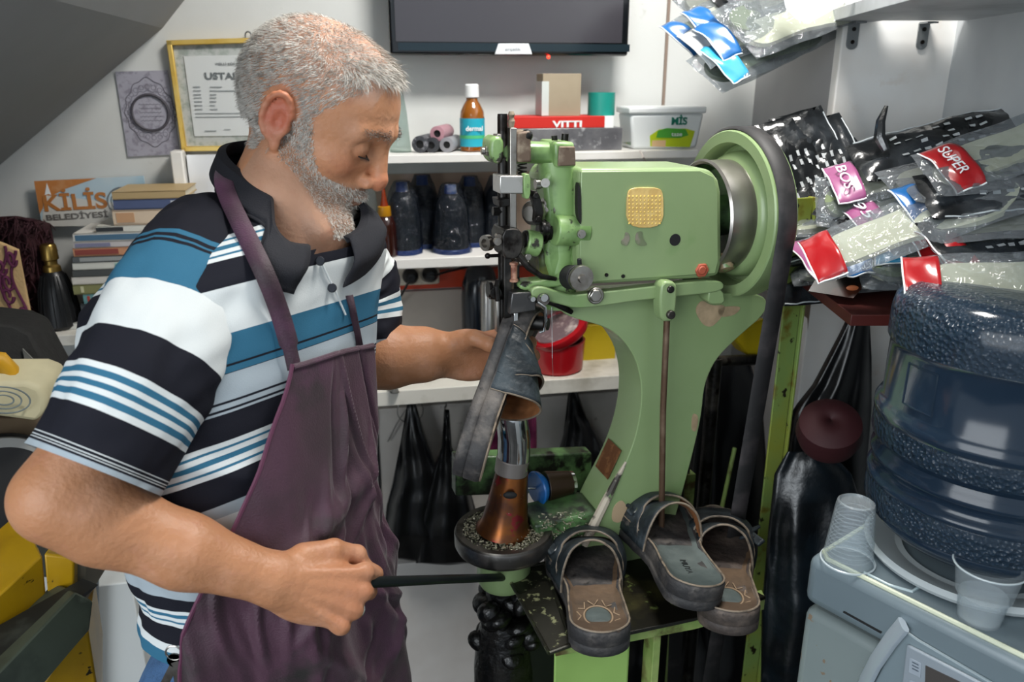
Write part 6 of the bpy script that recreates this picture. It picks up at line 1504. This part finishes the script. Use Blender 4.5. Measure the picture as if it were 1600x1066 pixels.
def foldt(z, ph):
    f = .0035*math.sin(ph*5+z*40)*math.exp(-((z-1.12)/.12)**2)+.006*noise.noise((ph*2.2, z*9, 1.7))+.003*noise.noise((ph*5, z*30, 4.1))
    f += .006*math.exp(-((z-1.10-.10*math.cos(ph-.3))/.012)**2)*(1 if math.cos(ph) > 0 else 0)
    return f
nz, nf = 110, 120; mb = MB(); sv = []
def shirt(u, v):
    z = .942+(1.50-.942)*v; ph = 2*PI*u
    hem = .008*math.exp(-((z-.942)/.03)**2); return tpt(z, ph, .006+foldt(z, ph)+hem)
mb.grid(shirt, nf, nz, closeu=True)
for x in mb.v:
    p = Vector(x); cx, cy, a, b = trc(p.z); f = (p-Vector((cx, cy, p.z))).dot(Fd); r_ = (p-Vector((cx, cy, p.z))).dot(Rt)
    k = float(np.interp(p.z, [.9, 1.1, 1.2, 1.3], [.0, .05, .25, .36])); sag = .02*math.exp(-((p.z-1.12)/.07)**2)*math.cos(min(PI, abs(f)*12))
    sv.append((p.z-k*(f-.04)+sag+float(np.interp(p.z, [1.0, 1.1, 1.3], [0, .010, .024]))-S0)/(S1_-S0)+.0)
mb.attr['s'] = sv
def zcut(p): f = (p-Vector((-.270, .99, p.z))).dot(Fd); return 1.383+.79*(.10-f) if f > .03 else 1.438+.42*(.03-f)
mb.f = [f for f in mb.f if sum(Vector(mb.v[i]).z > zcut(Vector(mb.v[i])) for i in f) < 2]; mb.m = [0]*len(mb.f)
shirt_o = mb.build('shirt', m_shirt, man, solid=.0, weld=False)
# sleeves
def sleeve(path, rad, cuffpx, name, stops_px, total, flip=False):
    P = [Z(*p) for p in path]; mb = MB(); n, m = 64, 70; pts = []; rr = []; ss = []
    # Catmull interpolation
    def cr(t):
        k = min(len(P)-2, int(t)); f = t-k; a, b, c, d = P[max(0, k-1)], P[k], P[k+1], P[min(len(P)-1, k+2)]
        return .5*((2*b)+(c-a)*f+(2*a-5*b+4*c-d)*f*f+(3*b-a-3*c+d)*f**3)
    px = np.array([p[:2] for p in path], float); seg = np.r_[0, np.cumsum(np.linalg.norm(np.diff(px, axis=0), axis=1))]
    for j in range(m):
        t = (len(P)-1)*j/(m-1); pts.append(cr(t)); rr.append(float(np.interp(t, range(len(rad)), rad))); ss.append(float(np.interp(t, range(len(seg)), seg)))
    vs = []; sv = []; u = None
    for j in range(m):
        t = (pts[min(m-1, j+1)]-pts[max(0, j-1)]).normalized()
        u = mb.frame(t)[0] if u is None else (u-t*u.dot(t)).normalized(); v = t.cross(u)
        dome = 1.0 if j > 8 else math.sin(PI/2*(j+.6)/8.6)**.7
        for i in range(n):
            a = 2*PI*i/n; d = u*math.cos(a)+v*math.sin(a); fo = .0045*noise.noise((math.cos(a)*1.7+3, math.sin(a)*1.7, j*.10))+.0028*math.sin(a*3+j*.12)*(j/m)
            fo += .003*noise.noise((math.cos(a)*4, math.sin(a)*4, j*.22))
            vs.append(pts[j]+d*(rr[j]*dome+fo)); sv.append((seg[-1]-ss[j])/total)
    mb.add(vs, [(j*n+i, j*n+(i+1) % n, (j+1)*n+(i+1) % n, (j+1)*n+i) for j in range(m-1) for i in range(n)])
    mb.attr['s'] = sv
    o = mb.build(name, stripes(name+'_stripes_%d' % int(flip), stops_px), shirt_o, solid=.0, weld=False)
    return P, rr
T_ = 420
sp_ = [(0, GRY), (16, NAV), (20, WHT), (21.5, NAV), (26, WHT), (27.5, NAV), (32, WHT), (33.5, NAV), (82, WHT), (90, BLU), (97, WHT), (104, BLU), (111, WHT), (118, BLU), (125, WHT), (133, NAV), (190, WHT), (262, BLU), (318, NAV), (322, BLU), (326, NAV), (331, BLU), (335, NAV)]
sleeve([(356, 356, 1.0), (328, 384, .965), (297, 440, .915), (254, 538, .862), (203, 633, .825), (147, 735, .80)], [.048, .066, .073, .074, .071, .066], None, 'sleeve', [(p/T_, c) for p, c in sp_], T_)
sp2 = [(0, GRY), (10, NAV), (40, WHT), (46, BLU), (52, WHT), (58, BLU), (64, WHT), (72, NAV), (100, WHT), (140, BLU)]
sleeve([(508, 392, 1.10), (535, 425, 1.13), (556, 470, 1.15), (566, 540, 1.155)], [.06, .070, .066, .058], None, 'sleeve', [(p/T_, c) for p, c in sp2], T_, True)

# everything that lies on the cloth is dropped onto it along the sight line
from mathutils.bvhtree import BVHTree
def bvh(objs):
    vs = []; fs = []
    for o in objs:
        W4 = wm(o); k = len(vs); vs += [W4 @ v.co for v in o.data.vertices]; fs += [tuple(i+k for i in p.vertices) for p in o.data.polygons]
    return BVHTree.FromPolygons(vs, fs)
BV = bvh([shirt_o]+kids(shirt_o)+[man]); BVs = bvh([shirt_o])
def on(px, py, off=.004, bv=None, fb=.95):
    r = ray(px, py); h = (bv or BV).ray_cast(CAM, r.normalized())
    p = h[0] if h[0] is not None else CAM+r*fb
    return p-r.normalized()*off
m_navy = M('navy_knit', '#14151d', .85, bump=(700, .3)); m_apr = M('maroon_apron', '#3f1f31', .6, var=[('#54284a', 3.2, .48, .62), ('#241519', 5, .44, .66), ('#17110f', 9, .56, .70)], bump=(500, .25), sheen=.15)
# collar: fold standing on the neck and falling over the shoulder
def ribbon(up, lo, name, mat, parent, nu=40, nv=8, bulge=.006, th=.002):
    def it(L, t): k = min(len(L)-2, int(t*(len(L)-1))); f = t*(len(L)-1)-k; return L[k]*(1-f)+L[k+1]*f
    mb = MB(); mb.grid(lambda u, v: it(up, u)*(1-v)+it(lo, u)*v-ray(450, 350).normalized()*bulge*math.sin(PI*v), nu, nv); return mb.build(name, mat, parent, solid=th)
def edge_at(ph, dz=0.0, add=.0):
    lo, hi = 1.25, 1.50
    for _ in range(30):
        m_ = (lo+hi)/2; p = tpt(m_, ph, .006)
        if p.z > zcut(p)-dz: hi = m_
        else: lo = m_
    return tpt((lo+hi)/2, ph, .006+add)
def fall(ph, L, add):
    E0 = edge_at(ph); lo, hi = 0.0, .16
    if L <= 0: return edge_at(ph, 0, add)
    for _ in range(16):
        m_ = (lo+hi)/2
        if (edge_at(ph, m_)-E0).length > L: hi = m_
        else: lo = m_
    return edge_at(ph, lo, add)
def collar(u, v):
    g = .16; ph = PI/2+g+(2*PI-2*g)*u; tip = abs(u-.5)*2; E0 = edge_at(ph); L_ = .028+.026*max(0, (tip-.72)/.28)**1.0
    c = Vector((-.275, .995, E0.z)); inn = (c-E0); inn.z = 0; inn.normalize()
    top = E0+Vector((0, 0, .016*(1-.55*tip**4)))+inn*.006
    if v < .35: t = v/.35; return E0+(top-E0)*t+inn*.002
    t = (v-.35)/.65; lo = fall(ph, L_*t, .006+.006*math.sin(PI*min(1, t*1.2)))
    k = min(1, t/.35); k = k*k*(3-2*k); return (top-inn*.006)*(1-k)+lo*k+Vector((0, 0, .0))
mb = MB(); mb.grid(collar, 90, 16); mb.build('collar', m_navy, shirt_o, solid=.002)
BV = bvh([shirt_o]+kids(shirt_o)+[man])
mb = MB(); mb.tube([on(x, y, .003) for x, y in ((503, 412), (512, 432), (524, 455), (540, 492))], .0012, n=6); mb.build('placket_seam', M('placket_white', '#cfd3d4', .85), shirt_o)
for x, y in ((500, 408), (519, 450)):
    c = on(x, y, .006); r = ray(x, y).normalized(); mb = MB(); mb.lathe([(.001, .0015), (.0045, .0015), (.0055, 0), (.0045, -.001)], c, -r, 20); mb.build('button', M('button_dark', '#1a1d26', .3), shirt_o)
# ---------------------------------------------------------------- apron
apr = T('apron', None, None); apr.parent = man; del_ = None
bpy.data.objects.remove(apr)
edge = [(545, 462), (575, 459), (620, 441), (671, 425), (727, 402), (787, 372), (829, 342), (880, 308), (930, 292), (1000, 300), (1066, 285), (1200, 262)]
def phi_for(z, px):
    best = None
    for k in range(0, 181):
        ph = -PI*.15+PI*.65*k/180; p = tpt(z, ph, .016); rel = p-CAM; x = 800+FPX*rel.x/rel.dot(FW)
        if best is None or abs(x-px) < best[0]: best = (abs(x-px), ph, rel)
    return best[1]
rc = random.Random(12)
CREASE = [(rc.uniform(.1, .95), rc.uniform(.08, .75), rc.choice([-.9, -1.2, .9, 1.25, 1.5, .5, -.4]), rc.uniform(.06, .2), rc.choice([.006, .005, -.005, .008])) for _ in range(34)]
def apron_fn(u, v):
    ztop = 1.262+.016*(1-u); z = ztop-(ztop-.52)*v
    py = float(np.interp(z, [.52, .80, .95, 1.10, 1.20, 1.265], [1320, 1100, 960, 800, 680, 575])); ex = float(np.interp(py, [e[0] for e in edge], [e[1] for e in edge]))
    zz = max(z, .80); p0 = float(np.interp(v*60, range(61), _phi)); p1 = float(np.interp(v, [0, .2, .5, 1], [2.05, 2.25, 2.5, 2.6])); ph = p0+(p1-p0)*u
    fl = .021+.008*min(1, max(0, (1.02-z)/.05))+.010*max(0, (1.12-z)/.4)*math.sin(ph)+.010*noise.noise((ph*2.5, z*4, 7))+.005*noise.noise((ph*7, z*6, 2))*min(1, v*4)
    fl += .007*math.sin(ph*9+3*z+2*noise.noise((ph, z*3, 1)))*min(1, v*1.6)+.006*noise.ridged_multi_fractal((ph*2, z*5+ph*2, 3.3), 1, 2, 3, 1, 2)*min(1, v*3); fl += .012*math.exp(-((z-1.08-.1*(u-.4))/.018)**2)*math.exp(-((u-.5)/.3)**2)
    for cu_, cv_, an_, ln_, am_ in CREASE:
        du, dv = (u-cu_), (v-cv_)*1.6; s_ = du*math.cos(an_)+dv*math.sin(an_); t_ = -du*math.sin(an_)+dv*math.cos(an_)
        fl += am_*math.exp(-(t_/.016)**2)*math.exp(-(s_/ln_)**4)
    cx, cy, a, b = trc(max(zz, .98) if math.sin(ph) > .3 else zz)
    e = 2/2.35; ca, sa = math.cos(ph), math.sin(ph)
    return Vector((cx, cy, z))+Rt*((a+fl)*math.copysign(abs(ca)**e, ca))+Fd*((b+fl+.012*max(0, (1.2-z)))*math.copysign(abs(sa)**e, sa))
_phi = []
for k in range(61):
    v = k/60; z = 1.262-(1.262-.52)*v; py = float(np.interp(z, [.52, .80, .95, 1.10, 1.20, 1.265], [1320, 1100, 960, 800, 680, 575]))
    _phi.append(phi_for(max(z, .80), float(np.interp(py, [e_[0] for e_ in edge], [e_[1] for e_ in edge]))))
_phi = list(np.convolve([_phi[0]]*3+_phi+[_phi[-1]]*3, np.ones(7)/7, 'valid'))
def apf(u, v): return apron_fn(u, min(1, v))
mb = MB(); mb.grid(apron_fn, 170, 150); apr = mb.build('apron', m_apr, man, solid=.0025)
mb = MB(); mb.tube([apron_fn(u, 0)+Vector((0, 0, -.004)) for u in np.linspace(0, 1, 40)], .004, n=8, flat=(1, .5)); mb.build('bib_hem', m_apr, apr)
mb = MB(); mb.tube([apron_fn(0, k/60) for k in range(61)], .0026, n=6); mb.build('side_binding', M('maroon_binding', '#552840', .7), apr)
sp = [(360, 258, 1.04), (347, 272, None), (352, 300, None), (372, 342, None), (396, 390, None), (416, 432, None), (434, 478, None), (447, 520, None), (455, 552, None), (461, 582, None)]
pts = [on(x, y, .010) if z is None else Z(x, y, z) for x, y, z in sp]
P2 = []
for i in range(len(pts)-1):
    for k in range(4): P2.append(pts[i]+(pts[i+1]-pts[i])*k/4)
P2.append(pts[-1]); P2 = [sum((P2[max(0, min(len(P2)-1, i+d))] for d in (-2, -1, 0, 1, 2)), Vector())/5 for i in range(len(P2))]
def strapmesh(P, hw):
    mb = MB(); vs = []; n = len(P)
    for i in range(n):
        t = (P[min(n-1, i+1)]-P[max(0, i-1)]).normalized(); s = t.cross((P[i]-CAM).normalized()).normalized(); w_ = hw*(1 if i < n-6 else .75)
        vs += [P[i]-s*w_, P[i], P[i]+s*w_]
    for i in range(n-1): vs_ = i*3; mb.f += [(vs_, vs_+1, vs_+4, vs_+3), (vs_+1, vs_+2, vs_+5, vs_+4)]
    mb.v = [tuple(v) for v in vs]; mb.m = [0]*len(mb.f); return mb
strapmesh(P2, .0105).build('neck_strap', m_apr, apr, solid=.002)
pts = [on(x, y, .006) for x, y in ((546, 462), (552, 490), (558, 520), (564, 552))]; strapmesh(pts, .006).build('neck_strap', m_apr, apr, solid=.002)
# jeans, legs and shoes
hipc = Vector((-.318, .884, .87))
def legs(p):
    B = np.array(Matrix((Rt, Fd, Vector((0, 0, 1)))).transposed()); d = d_ell(p, np.array(hipc), (.140, .102, .14), B)
    for s in (-1, 1):
        h = hipc+Rt*(s*.09)+Vector((0, 0, -.03)); k = h+Fd*.04+Vector((0, 0, -.36)); f = k-Fd*.03+Rt*(s*.02); f.z = .08
        d = smin(d, d_cap(p, h, k, .095, .068), .03); d = smin(d, d_cap(p, k, f, .068, .056), .03)
    return smax(d, p[:, 2]-.965, .01)
Vj, Fj = surfnets(legs, (-.66, .60, .02), (-.02, 1.16, .95), .010)
Nj = vnormals(Vj, Fj); 
for i in range(len(Vj)): Vj[i] += Nj[i]*(.006*noise.noise(Vector(Vj[i])*11)+.002*noise.noise(Vector(Vj[i])*30))
mb = MB(); mb.v = [tuple(v) for v in Vj]; mb.f = [tuple(int(x) for x in f) for f in Fj]; mb.m = [0]*len(mb.f)
je = mb.build('jeans', M('denim', '#3d5f87', .85, var=[('#6482a4', 6, .45, .65), ('#2b4668', 30, .5, .7)], bump=(600, .4)), man, weld=False, angle=180)
for s in (-1, 1):
    h = hipc+Rt*(s*.11)+Fd*.05; h.z = .045
    def shoe(p): B = np.array(Matrix((Rt, Fd, Vector((0, 0, 1)))).transposed()); return smax(smin(d_ell(p, np.array(h), (.046, .13, .05), B), d_ell(p, np.array(h-Fd*.06+Vector((0, 0, .03))), (.042, .06, .05), B), .02), .004-p[:, 2], .004)
    Vs, Fs = surfnets(shoe, np.array(h)-np.array((.18, .18, .06)), np.array(h)+np.array((.18, .18, .12)), .008)
    mb = MB(); mb.v = [tuple(v) for v in Vs]; mb.f = [tuple(int(x) for x in f) for f in Fs]; mb.m = [0]*len(mb.f); mb.build('shoe', M('shoe_black', '#1a1817', .5), man, weld=False, angle=180)
# keys at the belt
kp_ = Z(276, 1046, .885); ky = T('key_bunch', 'small bunch of keys hanging at the jeans beside the apron edge', 'keys', kp_)
mb = MB()
mb.tube([kp_+Vector((.009*math.cos(t), 0, .022+.009*math.sin(t))) for t in np.linspace(0, 2*PI, 18, endpoint=False)], .0012, closed=True, n=6); mb.build('split_ring', m_steel, ky)
for a in (-.5, 0, .45):
    mb = MB(); mb.box(kp_+Vector((math.sin(a)*.02, -.002*a, -.008)), (.009, .002, .042), Matrix.Rotation(-a, 3, 'Y')); mb.cyl(kp_+Vector((0, .001, .012)), kp_+Vector((0, -.001, .012)), .009, n=16); mb.build('key', m_steel, ky)
# the hand lever
la = Z(500, 914, .885); lb_ = K(795, 902, .02)
mb = MB(); mb.cyl(Z(500, 916, .89), Z(578, 910, .905), .0075, .0075, 16); mb.tube([Z(560, 911, .90), Z(680, 906, 1.02), lb_], [.0068, .006, .006], n=12)
mb.build('hand_lever', M('lever_dark', '#1e2426', .4, metal=.5), mc)
# ================================================================ cluttered left corner
def zbox(pts, vec, name, mat, label, cat, bevel=.002, parent=None):
    mb = MB(); mb.prism([Z(*p) for p in pts], Vector(vec)); return mb.build(name, mat, parent, bevel=bevel, **({} if parent else dict(label=label, cat=cat)))
m_yel = M('yellow_enamel', '#c79a12', .4, coat=.2, var=[('#a57c0e', 5, .45, .7), ('#2b2208', 34, .66, .69)])
ym = T('finishing_machine', 'yellow and grey green finishing machine at the lower left corner', 'machine', Z(60, 1000, 1.05)*1.0)
ym.location.z = 0
c = [Z(68, 866, 1.10), Z(116, 872, 1.12), Z(116, 945, 1.14), Z(76, 956, 1.12)]
mb = MB(); mb.prism(c, Vector((-.02, .16, .0))); mb.build('yellow_hood', m_yel, ym, bevel=.003)
mb = MB(); mb.prism([Z(-60, 985, 1.0), Z(66, 868, 1.10), Z(75, 958, 1.12), Z(-60, 1070, 1.02)], Vector((-.10, .12, -.0))); mb.build('yellow_side', m_yel, ym, bevel=.003)
m_gg = M('grey_green_metal', '#4f5648', .5, metal=.2, var=[('#2b2d26', 8, .45, .65), ('#6d7464', 16, .6, .75)])
mb = MB(); mb.prism([Z(-40, 1092, .93), Z(118, 925, 1.08), Z(146, 940, 1.08), Z(140, 985, 1.09), Z(30, 1110, .98), Z(-40, 1160, .95)], Vector((-.06, .05, -.02))); fr_ = mb.build('slanted_frame', m_gg, ym, bevel=.003)
mb = MB(); mb.prism([Z(-60, 1010, 1.02), Z(110, 915, 1.10), Z(135, 925, 1.09), Z(-40, 1085, .95)], Vector((0, .03, -.01))); mb.build('grimy_top', M('grimy_black', '#1c1d1a', .6, var=[('#383b34', 20, .5, .7)]), ym)
q0 = [Z(93, 975, 1.062), Z(122, 948, 1.075), Z(125, 985, 1.078), Z(98, 1020, 1.06)]
mb = MB(); mb.prism(q0, Vector((.0012, -.0012, 0))); lp = mb.build('warning_plate', M('pink_grey_plate', '#9b8a84', .6), ym, smooth=False)
ex = (q0[1]-q0[0]).normalized(); ey = (q0[0]-q0[3]).normalized()
text_on(lp, 'DİKKAT', q0[0]*.62+q0[3]*.38+Vector((.003, -.004, 0))*.7, ex, ey, .008, M('plate_red', '#8a4a44', .6), wfit=.026)
text_on(lp, 'KAPALI', q0[0]*.25+q0[3]*.75+Vector((.003, -.004, 0))*.7, ex, ey, .008, M('plate_red', ''), wfit=.026)
mb = MB(); mb.prism([Z(95, 1030, 1.10), Z(138, 985, 1.12), Z(152, 1075, 1.16), Z(152, 1200, 1.2), Z(60, 1200, 1.14), Z(60, 1080, 1.10)], Vector((-.05, .12, 0))); mb.build('yellow_base', m_yel, ym, bevel=.003)
mb = MB(); mb.prism([Z(118, 872, 1.13), Z(134, 885, 1.15), Z(134, 940, 1.16), Z(118, 944, 1.15)], Vector((-.01, .08, 0))); mb.build('beige_side', M('beige_metal', '#7d7462', .6), ym)
# black wheel, box, leather, bag
wc2 = Z(8, 770, 1.22); w_ = T('grinding_wheel', 'black round wheel with a pale rim behind the elbow', 'wheel', wc2-Vector((0, 0, .09)))
ax_ = Vector((.55, -.8, .25)); mb = MB(); mb.lathe([(.001, -.02), (.085, -.02), (.09, -.01), (.09, .01), (.085, .02), (.001, .02)], wc2, ax_, 48); mb.build('disc', m_blackm, w_)
mb = MB(); mb.lathe([(.072, .021), (.086, .021), (.088, .012)], wc2, ax_, 48, cap=False); mb.build('pale_rim', M('pale_rim', '#8f8f8c', .5), w_)
mb = MB(); mb.prism([Z(-60, 655, 1.20), Z(72, 652, 1.28), Z(76, 668, 1.28), Z(10, 725, 1.22), Z(-60, 760, 1.18)], Vector((-.05, .12, .0))); mb.build('cardboard_box', M('dull_card', '#6b5a45', .8, var=[('#5a4b39', 5, .45, .7)]), label='brown cardboard box under the cream roll at the far left', cat='box', bevel=.002)
cr_ = T('leather_roll', 'cream coloured roll end with grey printed rings at the left edge', 'roll', Z(20, 660, 1.17))
mb = MB(); mb.prism(smooth_poly_3 if False else [Z(*p) for p in ((-60, 600, 1.12), (40, 598, 1.17), (62, 606, 1.18), (72, 624, 1.185), (70, 645, 1.185), (58, 660, 1.18), (-60, 645, 1.12))], Vector((-.0, .07, .015))); mb.build('roll', M('cream_leather', '#bfb795', .6, var=[('#a9a183', 7, .45, .7)]), cr_, bevel=.008, seg=3)
mb = MB()
for k, r in enumerate((.010, .018, .027)):
    c = Z(8, 624, 1.138); a1, a2 = (Z(60, 624, 1.175)-c).normalized(), Vector((0, 0, 1)); mb.tube([c+Vector((0, -.003, 0))+a1*(r*1.3*math.cos(t))+a2*(r*.75*math.sin(t)) for t in np.linspace(0, 2*PI, 28, endpoint=False)], .0012, closed=True, n=6)
mb.build('printed_rings', M('ring_grey', '#77807f', .6), cr_)
pb_ = T('black_pouch', 'black cloth pouch with grey lining sticking out at the left edge', 'pouch', Z(30, 600, 1.25))
mb = MB(); mb.prism([Z(*p) for p in ((-60, 500, 1.22), (20, 508, 1.27), (48, 520, 1.28), (66, 555, 1.28), (85, 590, 1.28), (80, 602, 1.28), (50, 606, 1.27), (10, 598, 1.25), (-60, 598, 1.22))], Vector((-.02, .09, .0))); mb.build('cloth', M('pouch_black', '#121211', .8, bump=(60, .5)), pb_, bevel=.008, seg=3)
mb = MB(); mb.prism([Z(*p) for p in ((35, 545, 1.262), (50, 560, 1.262), (78, 592, 1.262), (70, 600, 1.262), (45, 598, 1.262))], Vector((.0, .002, .0))); mb.build('lining', M('pouch_grey', '#6f6f6a', .7), pb_, smooth=False)
mb = MB(); mb.tube([Z(-40, 560, 1.15), Z(0, 566, 1.17), Z(14, 580, 1.18), Z(22, 600, 1.18)], [.014, .016, .014, .010], n=12); mb.build('yellow_glove', M('yellow_rubber', '#c08f12', .5), label='bit of yellow rubber showing at the left edge above the cream roll', cat='glove')
mb = MB(); mb.prism([Z(-80, 690, 1.40), Z(140, 700, 1.46), Z(150, 905, 1.50), Z(-80, 900, 1.42)], Vector((-.02, .10, 0))); mb.build('dark_crate', M('dark_olive_crate', '#23241f', .7, var=[('#34382c', 4, .45, .7)]), label='dark olive crate behind the elbow of the man', cat='crate', bevel=.004)
mb = MB(); mb.prism([W(x, y, .30) for x, y in ((112, 915), (150, 915), (150, 1200), (90, 1200))], -W.n*.02); mb.build('blue_grey_panel', M('bg_panel', '#5f686e', .6), label='blue grey panel edge left of the white carton', cat='panel')
# things under and behind the machine
m_bb = m_bag
RB3 = Plane((0, 1.38, 0), 14)
bag(0, 560, [(1108, 560), (1092, 620), (1078, 720), (1060, 860), (1050, 1150)], [(1170, 556), (1192, 640), (1200, 760), (1200, 900), (1195, 1150)], -.02, 'large black bin bag behind the machine column at the right', 11.0, plane=RB3, depth=.06)
bag(0, 880, [(985, 880), (965, 930), (960, 1000), (955, 1150)], [(1060, 880), (1100, 940), (1105, 1000), (1110, 1150)], .02, 'black bag in the dark under the work tray', 13.0, plane=RB3, depth=.06)
mb = MB(); kb2 = [K(1138, 520, -.13), K(1196, 498, -.13), K(1196, 558, -.13), K(1168, 556, -.13)]; mb.prism(kb2, -K.n*.04)
mb.build('yellow_can', M('box_yellow', ''), label='yellow container behind the belt right of the column', cat='container', bevel=.004)
mb = MB(); mb.prism([K(1090, 430, -.16), K(1180, 420, -.16), K(1180, 445, -.16), K(1090, 450, -.16)], -K.n*.02)
mb.build('red_strip', M('orange_red_strip', ''), label='red strip seen under the flywheel', cat='strip')

def mcl(u, v): x = 738+u*100; y = 640+30*(1-u)+v*(85-20*(1-u)); return W(x, y, .30+.02*math.sin(u*14+v*2)+.01*noise.noise((u*4, v*4, 5)))
mb = MB(); mb.grid(mcl, 40, 20); mb.build('magenta_cloth', M('magenta_cloth', '#5c0f3a', .8, bump=(80, .5)), solid=.003, label='dark magenta cloth hanging behind the chrome horn', cat='cloth')
